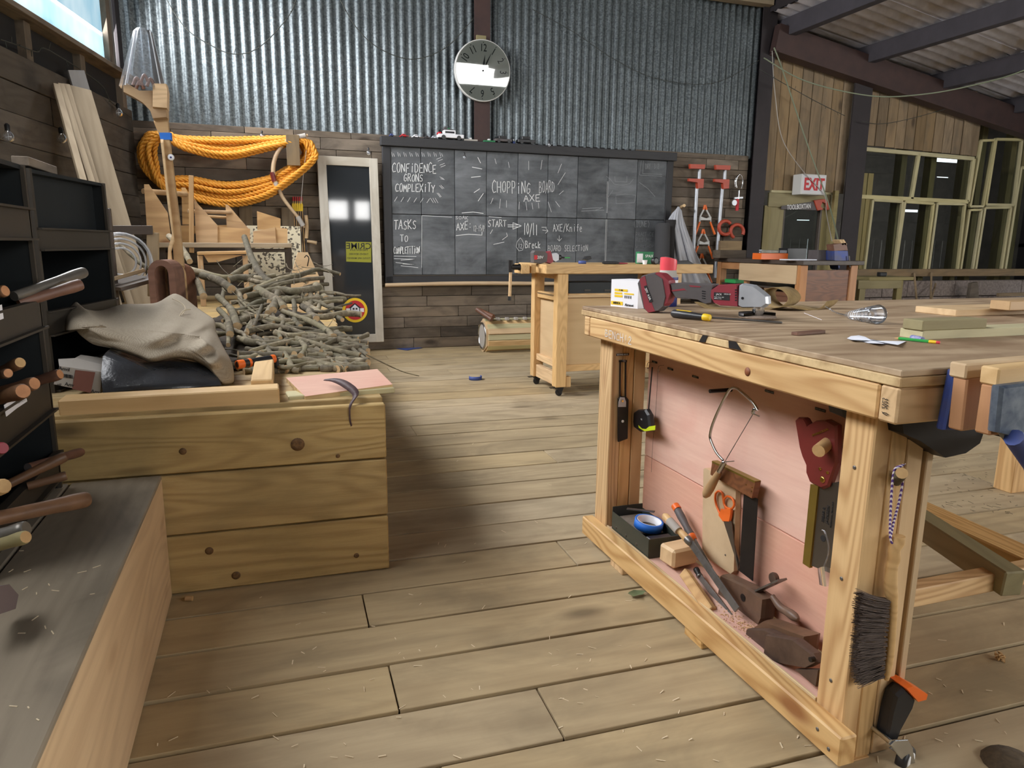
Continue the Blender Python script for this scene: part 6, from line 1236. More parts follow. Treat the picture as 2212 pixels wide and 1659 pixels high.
mb = MB(); mb.prism([q-V((0, 0, .016)) for q in Q4], (0, 0, .015)); mb.build('edge', M['edge'], pp); mb = MB(); mb.prism([q-V((0, 0, .001)) for q in Q4], (0, 0, .001)); mb.build('face', M['pink'], pp)
o = plank('timber_scrap', ony(620, 857, 2.47), ony(846, 838, 2.5), .09, .02, M['frame'], None, (0, 0, 1), .003); S(o, 'pale rough timber scrap under the pink plywood offcut', 'offcut')
mb = MB(); cl_ = bez([ony(700, 822, 2.5)+V((0, 0, .003)), ony(722, 823, 2.47)+V((0, 0, .004)), ony(745, 832, 2.43)+V((0, -.005, .005)), ony(768, 850, 2.37), ony(757, 875, 2.33), ony(756, 905, 2.33), ony(760, 925, 2.335), ony(757, 945, 2.335)], 5)
wd = [.003+.011*math.sin(PI*min(1, i/22)) for i in range(len(cl_))]; vs = []
for p, w_ in zip(cl_, wd): vs += [p-V((.5, 0, .3)).normalized()*w_, p+V((.5, 0, .3)).normalized()*w_]
mb.add(vs, [[2*i, 2*i+2, 2*i+3, 2*i+1] for i in range(len(cl_)-1)], 0, True); o = mb.build('bark_strip', M['strap']); S(o, 'dark peeled bark strip hanging over the platform edge', 'bark'); md = o.modifiers.new('t', 'SOLIDIFY'); md.thickness = .002
# ================================================================ branches
def stick(pts, r0, r1, label, group='branches piled on the platform', n=8, cuts=True):
    P = bez(pts, 4); k = len(P); rs = [r0+(r1-r0)*i/(k-1) for i in range(k)]; mbb = MB()
    rq = random.Random(int(1000*abs(P[0].x)+77*abs(P[-1].z)*10)); rs = [r*(1+rq.uniform(-.1, .12)) for r in rs]
    mbb.tube(P, rs, n, 0, True, 1 if cuts else 0); return S(mbb.build('branch', [M['bark'], M['cut']]), label, 'branch', group)
def yd_(v): return 2.9+max(0, (800-v))*.0073
def SP(u, v, dy=0): return ony(u, v, yd_(v)+dy)
G_ = 'grey lichen speckled branch in the pile on the platform'
TR = [([(528, 512), (545, 560), (568, 600), (588, 612)], 9, 12, 'upright forked grey branch sticking up highest from the pile'),
 ([(500, 598), (530, 578), (560, 568)], 10, 8, 'smooth pale branch angled in front of the timber totes'),
 ([(400, 580), (440, 590), (480, 600), (530, 598), (580, 605)], 11, 8, 'long dark wavy branch across the back of the pile'),
 ([(435, 595), (470, 605), (500, 625)], 12, 13, 'thick branch with a large pale cut face at the back left'),
 ([(425, 605), (440, 640)], 9, 10, 'short stub with a rough cut end behind the sack'),
 ([(690, 622), (640, 630), (600, 625), (560, 635), (530, 640)], 13, 9, 'thick crooked branch with round cut end at the right of the pile'),
 ([(735, 592), (690, 582), (660, 590), (620, 605), (560, 625)], 5, 10, 'long branch reaching right towards the glazed frame'),
 ([(700, 600), (650, 605), (600, 615), (550, 632)], 6, 9, 'second long branch reaching right over the pile'),
 ([(600, 632), (590, 670)], 10, 13, 'short fat branch pointing at the camera with pale cut end'),
 ([(470, 640), (500, 670), (512, 705)], 9, 12, 'thick curved branch hanging down at the left of the pile'),
 ([(472, 668), (492, 690), (497, 722)], 8, 11, 'curved branch hanging down beside the sack'),
 ([(566, 660), (555, 690), (548, 706)], 6, 5, 'thin green yellow twig standing in the middle of the pile'),
 ([(610, 672), (660, 690), (700, 710), (720, 728)], 8, 11, 'pale smooth arched branch at the right of the pile'),
 ([(535, 715), (590, 705), (640, 715), (700, 735)], 10, 8, 'dark arched branch across the middle of the pile'),
 ([(540, 760), (590, 745), (640, 735)], 8, 9, 'straight mossy branch left of centre in the front pile'),
 ([(640, 730), (690, 745), (740, 760), (778, 768)], 8, 10, 'long branch with splintered orange end at the right'),
 ([(588, 786), (620, 795), (680, 782), (740, 790), (790, 795)], 6, 7, 'long thin wavy branch lying nearest the camera'),
 ([(650, 770), (660, 750), (645, 735)], 12, 8, 'forked branch with round pale cut face in the front pile'),
 ([(555, 740), (585, 752), (630, 760)], 6, 7, 'dark thin branch crossing the front pile on the left'),
 ([(700, 745), (735, 730), (765, 728)], 8, 6, 'dark branch end poking right over the platform edge'),
 ([(545, 795), (560, 812)], 6, 7, 'short stub next to the folding saw'),
 ([(262, 531), (285, 552), (312, 575), (335, 582)], 6, 6, 'dark branch leaning by the hose coil'),
 ([(365, 510), (395, 540), (410, 565)], 9, 8, 'speckled branch standing behind the tall carving')]
for pts, a, b, lab in TR:
    P = [SP(u, v, -.02*math.sin(i*1.7)) for i, (u, v) in enumerate(pts)]; sc_ = P[0].y/1538*1.02; stick(P, a*sc_*.62, b*sc_*.62, lab)
rr = random.Random(42)
for k in range(150):
    if k < 60: u, v = rr.uniform(420, 690), rr.uniform(596, 715)
    else: u, v = rr.uniform(520, 770), rr.uniform(715, 806)
    if v < 690 and u < 430+max(0, (v-560))*.5: u += 60
    an = rr.uniform(-.5, .5) if rr.random() < .72 else rr.uniform(.8, 2.0); L = rr.uniform(45, 110)
    if v > 715: an *= .7; L *= 1.25; u -= 25
    du, dv = math.cos(an)*L, math.sin(an)*L*.62
    u1 = min(u+du, 795); v1 = min(max(v+dv, 590), 815); bz = rr.uniform(-9, 9)
    dy = rr.uniform(.0, .10); P = [SP(u+(u1-u)*t-(v1-v)*o_*.12, v+(v1-v)*t+o_*5, dy+rr.uniform(-.015, .015)) for t, o_ in ((0, 0), (.3, rr.uniform(-1, 1)), (.65, rr.uniform(-1, 1)), (1, 0))]
    P = [V((p.x, p.y, max(p.z, .615))) for p in P]
    if max(p.x for p in P) > .5+.03*(P[0].y-2.4): continue
    r = rr.choice([rr.uniform(.006, .014), rr.uniform(.008, .018), rr.uniform(.014, .026 if v < 715 else .018)]); um, vm = (u+u1)/2, (v+v1)/2
    zone = 'by the folding saw' if vm > 760 and um < 640 else 'near the pink plywood' if vm > 760 else 'in the front part of the heap' if vm > 715 else 'beside the sack' if um < 520 else 'below the tapered block' if um > 630 else 'in the middle of the heap' if vm > 650 else 'at the back of the heap'
    dirn = 'level' if abs(v1-v) < 12 else 'sloping down to the right' if v1 > v else 'rising to the right'
    if abs(v1-v) > abs(u1-u): dirn = 'pointing down'
    stick(P, r, r*rr.uniform(.6, 1.0), '%s grey branch lying %s, %s' % ('thin' if r < .012 else 'medium' if r < .02 else 'thick', dirn, zone))
for k in range(46):
    u, v = rr.uniform(430, 700), rr.uniform(560, 780); an = rr.uniform(-1.4, 1.4); L = rr.uniform(20, 60); P = [SP(u, v, -.03), SP(u+math.cos(an)*L*.5+rr.uniform(-6, 6), v+math.sin(an)*L*.4, -.04), SP(u+math.cos(an)*L, v+math.sin(an)*L*.7+rr.uniform(-8, 8), -.03)]
    P = [V((p.x, p.y, max(p.z, .612))) for p in P]; stick(P, .0022, .001, 'hair thin twig %s' % ('above the front branches' if v > 700 else 'among the branches beside the sack' if u < 530 else 'among the branches near the tapered block' if u > 620 else 'in the middle of the branch heap'), 'thin twigs among the branches', 4, False)
mb = MB(); mb.tube(bez([ony(790, 765, 3.1), ony(830, 785, 3.1), ony(870, 803, 3.2), ony(905, 812, 3.3)], 5), [.003]*8+[.002]*8, 5); S(mb.build('long_twig', M['bark']), 'long thin twig drooping over the floor beside the platform', 'twig')
# added dark sheet under the branches; its colour paints the shade in gaps
mb = MB(); mb.grid(lambda a, b: V((-.48+.72*a+.1*b, 3.05+1.75*b, .6+(.02+.16*b)*math.sin(PI*min(1, a*1.0+.0))**.6*(1-abs(b-.55)*.9)+.01*math.sin(a*30)*math.sin(b*26))), 26, 26); S(mb.build('heap_gap_shade', plain('gap_shade_brown', (70, 60, 48), .95, 0, .7, (44, 38, 32), 30, .6)), 'dark sheet added as painted shade beneath the branches', 'litter', kind='stuff')
# ================================================================ tall carving with clear hood, laminated arch
yc_ = 4.25
def C4(u, v, y=yc_): return ony(u, v, y)
tc = T('carved_stand', 'tall carved wooden stand with clear plastic hood rising above the branches', 'sculpture', C4(388, 590))
def cslab(nm, pts, th, mat, par=tc, y=yc_, ins=.05): mbb = MB(); slab(mbb, [ony(u, v, y-th/2) for u, v in pts], (0, th, 0), ins); return mbb.build(nm, mat, par)
cslab('post', [(331, 258), (362, 255), (366, 300), (372, 350), (378, 400), (388, 480), (398, 583), (376, 576), (373, 520), (370, 480), (362, 430), (356, 380), (350, 330), (344, 290)], .06, M['oak'])
cslab('side_slip', [(346, 300), (352, 300), (362, 400), (372, 480), (376, 520), (368, 545), (372, 578), (362, 574), (363, 540), (372, 510), (362, 440), (352, 350)], .05, M['pine2'], y=yc_-.03)
cslab('bracket', [(265, 183), (272, 178), (300, 195), (332, 195), (332, 182), (360, 182), (362, 255), (331, 258), (325, 240), (308, 222), (285, 208), (265, 198)], .09, M['oak'])
cslab('block', [(329, 182), (333, 179), (359, 180), (362, 195), (361, 235), (329, 232)], .1, M['beam'], y=yc_-.02)
cslab('blue_tape', [(343, 286), (369, 286), (370, 302), (346, 302)], .066, M['bluet'], y=yc_)
mb = MB(); mb.lathe([(.012, 0), (.017, .004), (.013, .008), (.0, .008)], C4(369, 340, yc_-.033), (.2, -1, 0), 14); mb.build('white_knob', M['white'], tc)
mb = MB(); mb.lathe([(.005, 0), (.005, .002)], C4(369, 340, yc_-.042), (.2, -1, 0), 10); mb.build('bolt', M['navy'], tc)
b0, b1 = C4(310, 192), C4(309, 62); hL = (b1-b0).length
def hood(w0, w1, t): return w0+(w1-w0)*t
mb = MB()
for t0, t1 in ((0, .45), (.45, .94), (.94, 1.0)):
    for s in range(8):
        a0, a1 = 2*PI*s/8+PI/8, 2*PI*(s+1)/8+PI/8; q = []
        for t, an in ((t0, a0), (t0, a1), (t1, a1), (t1, a0)):
            r = hood(.115, .042, t) if t < .97 else .03; q.append(ab(b0, b1, t)+V((math.cos(an)*r, math.sin(an)*r*.8, 0)))
        mb.quad(*q)
mb.build('clear_hood', M['plastic'], tc)
for s in range(4):
    an = PI/4+s*PI/2+.1; mb = MB(); mb.tube([ab(b0, b1, t)+V((math.cos(an)*hood(.113, .042, t), math.sin(an)*hood(.113, .042, t)*.8, 0)) for t in (0, .5, .96)], .003, 6); mb.build('hood_seam', M['plrim'], tc)
for k, q in enumerate(((295, 178), (312, 172), (325, 180), (302, 185))):
    mb = MB(); mb.tube(bez([C4(q[0]-8, q[1]+6), C4(q[0], q[1]-10), C4(q[0]+9, q[1]+7)], 5), .008, 8); S(mb.build('wood_ring', M['wal']), 'brown curled piece inside the clear hood, number %s from the left' % ['one', 'three', 'four', 'two'][k], 'ring')
ar = T('laminated_arch', 'laminated brown wooden arch standing behind the sack', 'arch', C4(365, 650))
def arch(nm, uc, vt, w_, h_, th, y, mat, dpt):
    # inverted U of thickness th
    c = ony(uc, vt, y); o_, i_ = [], []
    for k in range(13):
        t = PI*k/12; o_.append(c+V((-math.cos(t)*w_, 0, -h_+math.sin(t)*h_))); i_.append(c+V((-math.cos(t)*(w_-th), 0, -h_+math.sin(t)*(h_-th))))
    o_ = [o_[0]+V((0, 0, -.22))]+o_+[o_[-1]+V((0, 0, -.22))]; i_ = [i_[0]+V((0, 0, -.22))]+i_+[i_[-1]+V((0, 0, -.22))]
    mbb = MB(); k = len(o_); D = V((dpt*.35, dpt, 0)); vs = o_+i_+[p+D for p in o_]+[p+D for p in i_]
    fs = []
    for j in range(k-1): fs += [[j, j+1, k+j+1, k+j], [2*k+j, 3*k+j, 3*k+j+1, 2*k+j+1], [j, 2*k+j, 2*k+j+1, j+1], [k+j, k+j+1, 3*k+j+1, 3*k+j]]
    mbb.add(vs, fs, 0, False); return mbb.build(nm, mat, ar)
arch('front_lamination', 346, 561, .062, .07, .03, 4.05, M['wal'], .1); arch('middle_lamination', 362, 566, .062, .07, .03, 4.15, M['oak'], .05); arch('rear_lamination', 370, 570, .06, .07, .03, 4.2, M['wal'], .12)
# ================================================================ timber totes on a table by the back wall
def Y7(u, v, y): return ony(u, v, y)
tb_ = T('narrow_table', 'narrow table with pale plank top by the back wall behind the branches', 'table', (-.3, 6.9, .604))
plank('top', Y7(338, 529, 6.75), Y7(628, 530, 6.75), .5, .04, M['lean'], tb_, (0, 0, 1), .004)
zt7 = Y7(480, 529, 6.75).z+.02
for u in (350, 622): plank('leg', V((Y7(u, 540, 6.75).x, 6.7, .604)), V((Y7(u, 540, 6.75).x, 6.7, zt7-.04)), .06, .05, M['darktop'], tb_, (0, 1, 0), .003)
plank('rail', Y7(540, 541, 6.6), Y7(620, 541, 6.6), .03, .03, M['darktop'], tb_, (0, 1, 0), .002)
st_ = T('small_stool', 'small pale wooden step stool among the branches', 'stool', Y7(480, 600, 6.3))
plank('top', Y7(428, 547, 6.3), Y7(533, 545, 6.3), .2, .025, M['tote'], st_, (0, 0, 1), .003)
for u in (432, 529): plank('leg', Y7(u, 552, 6.25), V((Y7(u, 552, 6.25).x, 6.25, .604)), .04, .03, M['tote'], st_, (0, 1, 0), .003)
mb = MB(); mb.prism([Y7(440, 551, 6.22), Y7(525, 551, 6.22), Y7(470, 566, 6.22), Y7(450, 567, 6.22)], (0, .02, 0)); mb.build('apron', M['tote'], st_)
def tote(label, near, far, sides, dowel, posts=()):
    o = T('tool_tote', label, 'tote', ony(near[0][-1][0], near[0][-1][1], near[1])+V((0, 0, 0)))
    for (pts, y, th) in (near, far):
        if pts: mbb = MB(); mbb.prism([ony(u, v, y) for u, v in pts], (0, th, 0)); mbb.build('end_board', M['tote'], o)
    for (pts, y, th) in sides: mbb = MB(); mbb.prism([ony(u, v, y) for u, v in pts], (0, th, 0)); mbb.build('side_board', M['tote'], o)
    for (p0, p1, r) in dowel: mbb = MB(); mbb.tube([ony(*p0), ony(*p1)], r, 10); mbb.build('dowel_handle', M['oak'], o)
    for (p0, p1, w_) in posts: plank('upright', ony(*p0), ony(*p1), w_, .03, M['tote'], o, (0, 1, 0), .002)
    return o
tote('tall tote with knotty sloping end board at the left of the table', ([(311, 398), (321, 398), (362, 460), (371, 527), (345, 527), (318, 505)], 6.55, .02), ([(392, 405), (400, 405), (412, 425), (412, 485), (394, 485)], 6.9, .02), [([(390, 487), (414, 486), (414, 526), (392, 526)], 6.88, .02)], [((309, 413, 6.58), (402, 420, 6.9), .022)])
tote('middle tote with a tall upright and sloping side on the table', ([(419, 428), (427, 440), (470, 487), (470, 528), (424, 528)], 6.6, .025), ([(487, 441), (493, 443), (537, 494), (537, 500), (490, 492)], 6.75, .02), [([(469, 490), (540, 494), (540, 527), (469, 528)], 6.62, .02), ([(412, 488), (490, 486), (490, 500), (412, 505)], 6.95, .02)], [((406, 456, 6.62), (499, 459, 6.75), .016), ((445, 467, 6.8), (490, 470, 6.8), .012)], [((413, 379, 6.56), (414, 546, 6.56), .036)])
tote('small open tote at the right end of the table', ([(555, 456), (606, 472), (606, 492), (556, 497)], 6.72, .02), ([], 0, 0), [([(547, 500), (594, 491), (597, 528), (547, 528)], 6.55, .02), ([(594, 491), (621, 494), (621, 528), (596, 528)], 6.57, .02)], [])
q = ony(588, 488, 7.15); mb = MB(); mb.box((q.x, 7.15, (q.z+.604)/2), (.5, .02, q.z-.604)); S(mb.build('speckled_board', M['speck']), 'speckled cream stone effect board standing behind the totes', 'board')
for k, (u, v, w_, h_) in enumerate(((531, 465, .12, .19), (622, 470, .12, .19), (633, 325, .12, .28))):
    yq = 7.36 if k == 2 else 7.58; p = ony(u, v, yq); o = board('wall_block', (p.x, yq-.015, p.z), (h_, w_, .03), M['vert'], None, RZ, .003); S(o, ['grey wooden block on the wall behind the middle tote', 'grey wooden block on the wall left of the arrows', 'pale wooden block on the wall holding the rope coil'][k], 'block')
bb = T('tapered_block', 'pale tapered plywood block standing at the right of the branches', 'block', ony(660, 640, 5.6))
mb = MB(); mb.prism([ony(u, v, 5.6) for u, v in ((629, 596), (643, 545), (665, 545), (690, 598), (692, 640))]+[V((ony(692, 640, 5.6).x, 5.6, .605)), V((ony(628, 640, 5.6).x, 5.6, .605))], (0, .05, 0)); mb.build('body', M['pine2'], bb)
mb = MB(); mb.tube(bez([ony(658, 556, 5.58), ony(662, 552, 5.55), ony(667, 558, 5.55), ony(664, 575, 5.56)], 4), .004, 6); mb.build('cord_loop', M['blackm'], bb)
# ================================================================ orange rope coil on the wall
rp = MB(); rr = random.Random(17)
def strand3(path, r, pitch):
    P = path; out = [[], [], []]; L = 0; prev = None
    for i, p in enumerate(P):
        t = (P[(i+1) % len(P)]-P[i-1]).normalized(); a = V((0, 1, 0)); a = (a-t*a.dot(t)).normalized(); b = t.cross(a)
        if i: L += (P[i]-P[i-1]).length
        for s in range(3):
            an = 2*PI*(L/pitch+s/3); out[s].append(p+(a*math.cos(an)+b*math.sin(an))*r*.55)
    return out
loops = []
for k in range(11):
    f = k/10; dy = 7.5-.035*(k % 3)-.01*k
    lx, rx = 308+((k*5) % 11)*3.2, 652+26*f
    tops = 300+42*f+rr.uniform(-3, 3); bots = 392+42*f+rr.uniform(-4, 4)
    ctl = [(lx+22, 288+3*f), (400, 296+26*f+rr.uniform(-2, 2)), (490, tops), (580, 298+24*f), (rx-18, 300+5*f), (rx, 318+4*f), (rx+2, 338+6*f), (rx-40, 368+16*f), (570, bots-8), (490, bots+4+rr.uniform(-3, 3)), (410, bots-10), (350, 382+22*f), (lx-2, 350+12*f), (lx-4-6*f, 320), (lx+6, 298)]
    pts = [V(ony(u, v, dy+.02*math.sin(i*1.3+k))) for i, (u, v) in enumerate(ctl)]; n = len(pts); path = []
    for i in range(n):
        a, b, c, d = pts[i-1], pts[i], pts[(i+1) % n], pts[(i+2) % n]; m = max(6, int((c-b).length/.011))
        for j in range(m):
            t = j/m; path.append(.5*((2*b)+(c-a)*t+(2*a-5*b+4*c-d)*t*t+(3*b-a-3*c+d)*t**3))
    for s in strand3(path, .0235, .12): rp.tube(s, .0125, 5, closed=True)
S(rp.build('rope_coil', M['rope']), 'thick orange rope coil hung along the back wall', 'rope')
# ---- bow, arrows, quiver, wooden crank
bw = T('longbow', 'curved wooden bow with wrapped ends hanging in front of the rope', 'bow', ony(590, 370, 7.4))
mb = MB(); bp = [(665, 292), (645, 296), (622, 304), (605, 320), (594, 342), (590, 365), (592, 385), (600, 405), (613, 430), (632, 455), (648, 475), (657, 492)]; mb.tube(bez([ony(u, v, 7.36) for u, v in bp], 4), [.012+.008*math.sin(PI*i/44) for i in range(45)], 8); mb.build('stave', M['fatwood'], bw)
for a, b, mt in (((640, 297), (660, 293), 'card'), ((588, 372), (593, 392), 'sawh'), ((595, 394), (600, 404), 'card'), ((643, 468), (655, 488), 'card')): mb = MB(); mb.tube([ony(*a, 7.36), ony(*b, 7.36)], .0235, 10); mb.build('binding', M[mt], bw)
mb = MB(); mb.tube([ony(665, 296, 7.36), ony(655, 380, 7.36), ony(650, 440, 7.37)], .003, 5); mb.build('bowstring', M['card'], bw)
for k in range(5):
    u = 633+4.6*k; at = T('arrow', 'arrow with yellow fletching and red nock, %s from the left' % ['first', 'second', 'third', 'fourth', 'fifth'][k], 'arrow', ony(u+6, 540, 7.55), 'arrows in the quiver')
    mb = MB(); mb.tube([ony(u, 426, 7.55), ony(u+7, 545, 7.55)], .005, 6); mb.build('shaft', M['oak'], at); mb = MB(); mb.tube([ony(u, 425, 7.55), ony(u+.3, 434, 7.55)], .0075, 6); mb.build('nock', M['red'], at)
    mb = MB(); mb.prism([ony(u-2.5, 442, 7.545), ony(u, 437, 7.545), ony(u+3, 442, 7.545), ony(u+3, 456, 7.545), ony(u-1.5, 456, 7.545)], (0, .004, 0)); mb.build('fletching', M['yellow'], at)
for k, (mt, lab) in enumerate((('navy', 'blue feather hanging below the arrows'), ('red', 'red feather hanging below the arrows'), ('blackp', 'dark feather hanging below the arrows'))):
    mb = MB(); mb.prism([ony(638+5*k, 488, 7.54), ony(646+3*k, 505, 7.54), ony(648+2*k, 522, 7.54), ony(641+4*k, 545, 7.54), ony(641+3*k, 515, 7.54)], (0, .01, 0)); S(mb.build('feather', M[mt]), lab, 'feather')
mb = MB(); mb.prism([ony(u, v, 7.56) for u, v in ((636, 458), (660, 458), (664, 545), (642, 548))], (0, .03, 0)); S(mb.build('quiver', M['darktop']), 'dark flat quiver behind the arrows on the wall', 'quiver')
ck = T('wooden_crank', 'small wooden crank handle hanging on the wall by the glazed frame', 'crank', ony(662, 500, 7.5))
mb = MB(); mb.tube(bez([ony(661, 465, 7.5), ony(663, 490, 7.5), ony(662, 515, 7.5)], 4), .018, 8); mb.build('arm', M['fatwood'], ck); mb = MB(); mb.tube([ony(663, 521, 7.5), ony(675, 523, 7.5), ony(684, 525, 7.5)], [.014, .016, .02], 10); mb.build('grip', M['fatwood'], ck)
# ================================================================ old glazed frame on the wall
gf = T('glazed_frame', 'old white painted glazed frame with stickers hung beside the chalkboard', 'window frame', ony(760, 738, 7.5))
C_ = [ony(684, 336, 7.5), ony(815, 343, 7.5), ony(829, 738, 7.5), ony(730, 736, 7.5)]; C_[3] = C_[2]+(ony(724, 737, 7.5)-C_[2])*1.0
TL, TR_, BR, BL = C_[0], C_[1], C_[2], V((C_[2].x-(C_[1].x-C_[0].x)*.98, C_[2].y, C_[2].z))
ww = .085
for a, b in ((TL, BL), (TR_, BR)):
    s = (TR_-TL).normalized()*(ww/2)*(1 if a is TL else -1); plank('stile', a+s, b+s, ww, .045, M['white_fr'], gf, (0, 1, 0), .004)
dn = (BL-TL).normalized(); plank('rail', TL+dn*ww/2, TR_+dn*ww/2, ww, .043, M['white_fr'], gf, (0, 1, 0), .004); plank('rail', BL-dn*ww/2, BR-dn*ww/2, ww, .043, M['white_fr'], gf, (0, 1, 0), .004)
rt = (TR_-TL).normalized(); nn_ = rt.cross(dn); nn_ = nn_ if nn_.y > 0 else -nn_
g = G('dark_glass'); g.bsdf(lin((50, 53, 56)), .05, 0, Specular_IOR_Level=.5); M['dglass'] = g.mat
mb = MB(); i0, i1 = rt*ww*.9, dn*ww*.9; mb.prism([TL+i0+i1, TR_-i0+i1, BR-i0-i1, BL+i0-i1], nn_*.006); mb.build('pane', M['dglass'], gf)
def GF(u, v, d=.001): p = onp(u, v, TL, nn_); return p-nn_*d
mb = MB(); mb.prism([GF(747, 522), GF(802, 523), GF(802, 567), GF(748, 565)], -nn_*.001); sk2 = mb.build('sticker', plain('yellow_green_sticker', (150, 150, 40), .5), gf)
txt('lettering', 'CRIME', GF(775, 532, .0026), -rt, -dn, .085, M['ink'], sk2, 1.05); txt('lettering', 'PREVENTION', GF(775, 540, .0026), -rt, -dn, .03, M['ink'], sk2); txt('lettering', 'THIEVES BEWARE', GF(775, 549, .0026), -rt, -dn, .025, M['ink'], sk2); txt('lettering', 'TOOLS ARE MARKED', GF(775, 558, .0026), -rt, -dn, .025, M['ink'], sk2)
c_ = GF(767, 670, .002); mb = MB(); mb.lathe([(.127, 0), (.127, .001)], c_, -nn_, 32); rs_ = mb.build('sticker', M['yellow'], gf)
mb = MB(); mb.lathe([(.1, 0), (.1, .001)], c_-nn_*.001, -nn_, 32); mb.build('red_disc', M['red'], rs_)
mb = MB(); mb.prism([c_-nn_*.0025+rt*x+dn*y for x, y in ((-.09, -.02), (.09, -.02), (.09, .02), (-.09, .02))], -nn_*.0006); mb.build('white_band', M['white'], rs_)
mb = MB(); mb.prism([c_-nn_*.0034+rt*x+dn*y for x, y in ((-.05, .06), (.05, .06), (.05, -.02), (.065, -.02), (0, -.075), (-.065, -.02), (-.05, -.02))], -nn_*.0006); mb.build('house_shape', M['ink'], rs_)
mb = MB(); mb.prism([c_-nn_*.0042+rt*x+dn*y for x, y in ((-.042, .055), (.042, .055), (.042, -.02), (0, -.06), (-.042, -.02))], -nn_*.0006); mb.build('house_face', M['paper'], rs_)
for x, y, w_, h_ in ((-.015, -.015, .009, .009), (.015, -.015, .009, .009), (0, .04, .009, .016)): mb = MB(); mb.box(c_-nn_*.0055+rt*x+dn*y, (w_*2, .001, h_*2)); mb.build('house_window', M['ink'], rs_)
# ================================================================ clock
ck2 = T('wall_clock', 'large round white wall clock on the steel post', 'clock', ony(1043, 152, 7.48))
cc = ony(1043, 153, 7.47); tilt = math.radians(4.5); cn = V((0, -math.cos(tilt), -math.sin(tilt))); cu = V((0, -math.sin(tilt), math.cos(tilt))); cr_ = V((1, 0, 0)); R_ = .298
mb = MB(); mb.lathe([(R_*.9, -.05), (R_, -.045), (R_, -.004), (R_*.985, .008), (R_*.965, .008), (R_*.963, .001)], cc, cn, 48, caps=False); mb.build('case', M['exitw'], ck2)
mb = MB(); mb.lathe([(R_*.965, .002), (0, .0021)], cc, cn, 48, smooth=False, caps=False); mb.build('dial', M['offw'], ck2)
for h in range(1, 13):
    an = math.radians(90-30*h); q = cc+cr_*(math.cos(an)*R_*.72)+cu*(math.sin(an)*R_*.72)+cn*.0025; up_ = (cr_*math.cos(an)+cu*math.sin(an)); rg = up_.cross(cn)*-1
    rg = cn.cross(up_)*-1; txt('numeral', str(h), q, rg if rg.cross(up_).dot(cn) > 0 else -rg, up_, .1, M['ink'], ck2, .75)
    mb = MB(); mb.lathe([(.005, 0), (.005, .001)], cc+cr_*(math.cos(an)*R_*.9)+cu*(math.sin(an)*R_*.9)+cn*.0022, cn, 8); mb.build('hour_dot', M['ink'], ck2)
def hand(nm, deg, L, w_, d):
    an = math.radians(90-deg); u_ = cr_*math.cos(an)+cu*math.sin(an); s = u_.cross(cn); q = cc+cn*d; mbb = MB(); mbb.prism([q-u_*.03-s*w_*.4, q+u_*L*.45-s*w_, q+u_*L, q+u_*L*.45+s*w_, q-u_*.03+s*w_*.4], cn*.001); mbb.build(nm, M['ink'], ck2)
hand('hour_hand', 7, .155, .011, .004); hand('minute_hand', 26, .2, .008, .0055)
mb = MB(); mb.lathe([(.01, 0), (.01, .007)], cc+cn*.003, cn, 12); mb.build('hub', M['ink'], ck2)
mb = MB(); mb.lathe([(R_*.963, .009), (0, .0091)], cc, cn, 48, smooth=False, caps=False); mb.build('glass', M['glass'], ck2)
mb = MB(); mb.box(ony(1039, 84, 7.52), (.1, .03, .06)); S(mb.build('hanging_block', M['green']), 'small timber block above the clock on the steel post', 'block')
# ================================================================ clamps, coat and mat at the right of the chalkboard
yw = 7.56
def W(u, v, y=7.53): return ony(u, v, y)
for k, (u, lab) in enumerate(((1500, 'long orange headed bar clamp nearer the chalkboard'), (1555, 'long orange headed bar clamp nearer the dark column'))):
    o = T('bar_clamp', lab, 'clamp', W(u, 600), 'bar clamps on the wall'); dx = u-1500
    mb = MB(); mb.tube([W(1511+dx, 366), W(1510+dx, 390), W(1505+dx, 410), W(1495+dx-6*k, 600)], .022, 8); mb.build('steel_bar', M['alu'], o)
    mb = MB(); slab(mb, [W(1486+dx, 355+2*k), W(1519+dx, 356+2*k), W(1518+dx, 366+2*k), W(1487+dx, 365+2*k)], (0, -.05, 0), .05); mb.build('fixed_head', M['clampo'], o)
    mb = MB(); slab(mb, [W(1484+dx, 386+k), W(1516+dx, 387+k), W(1515+dx, 407+k), W(1503+dx, 408+k), W(1502+dx, 395+k), W(1484+dx, 392+k)], (0, -.05, 0), .04); mb.build('sliding_head', M['clampo'], o)
for k, (u, v) in enumerate(((1523, 443), (1519, 495), (1516, 548))):
    o = T('spring_clamp', ['uppermost white and orange spring clamp on the wall', 'middle white and orange spring clamp on the wall', 'lowest spring clamp, mostly behind the mobile workbench'][k], 'clamp', W(u, v+50), 'spring clamps on the wall'); p = lambda du, dv, d=0: W(u+du, v+dv, 7.53-d)
    for s in (-1, 1):
        mb = MB(); mb.tube(bez([p(s*1, 0), p(s*3, 10), p(s*10, 24), p(s*12, 36)], 3), .011, 6); mb.build('jaw_arm', M['exitw'], o); mb = MB(); mb.tube([p(s*11, 36), p(s*21, 63)], [.012, .016], 6); mb.build('grip', M['orange'], o); mb = MB(); mb.tube([p(s*.5, 0), p(s*3, 10)], .014, 6); mb.build('jaw_tip', M['orange'], o)
    mb = MB(); slab(mb, [p(-11, 25), p(0, 29), p(11, 25), p(11, 33), p(-11, 33)], (0, -.03, 0), .05); mb.build('hinge_plate', M['exitw'], o)
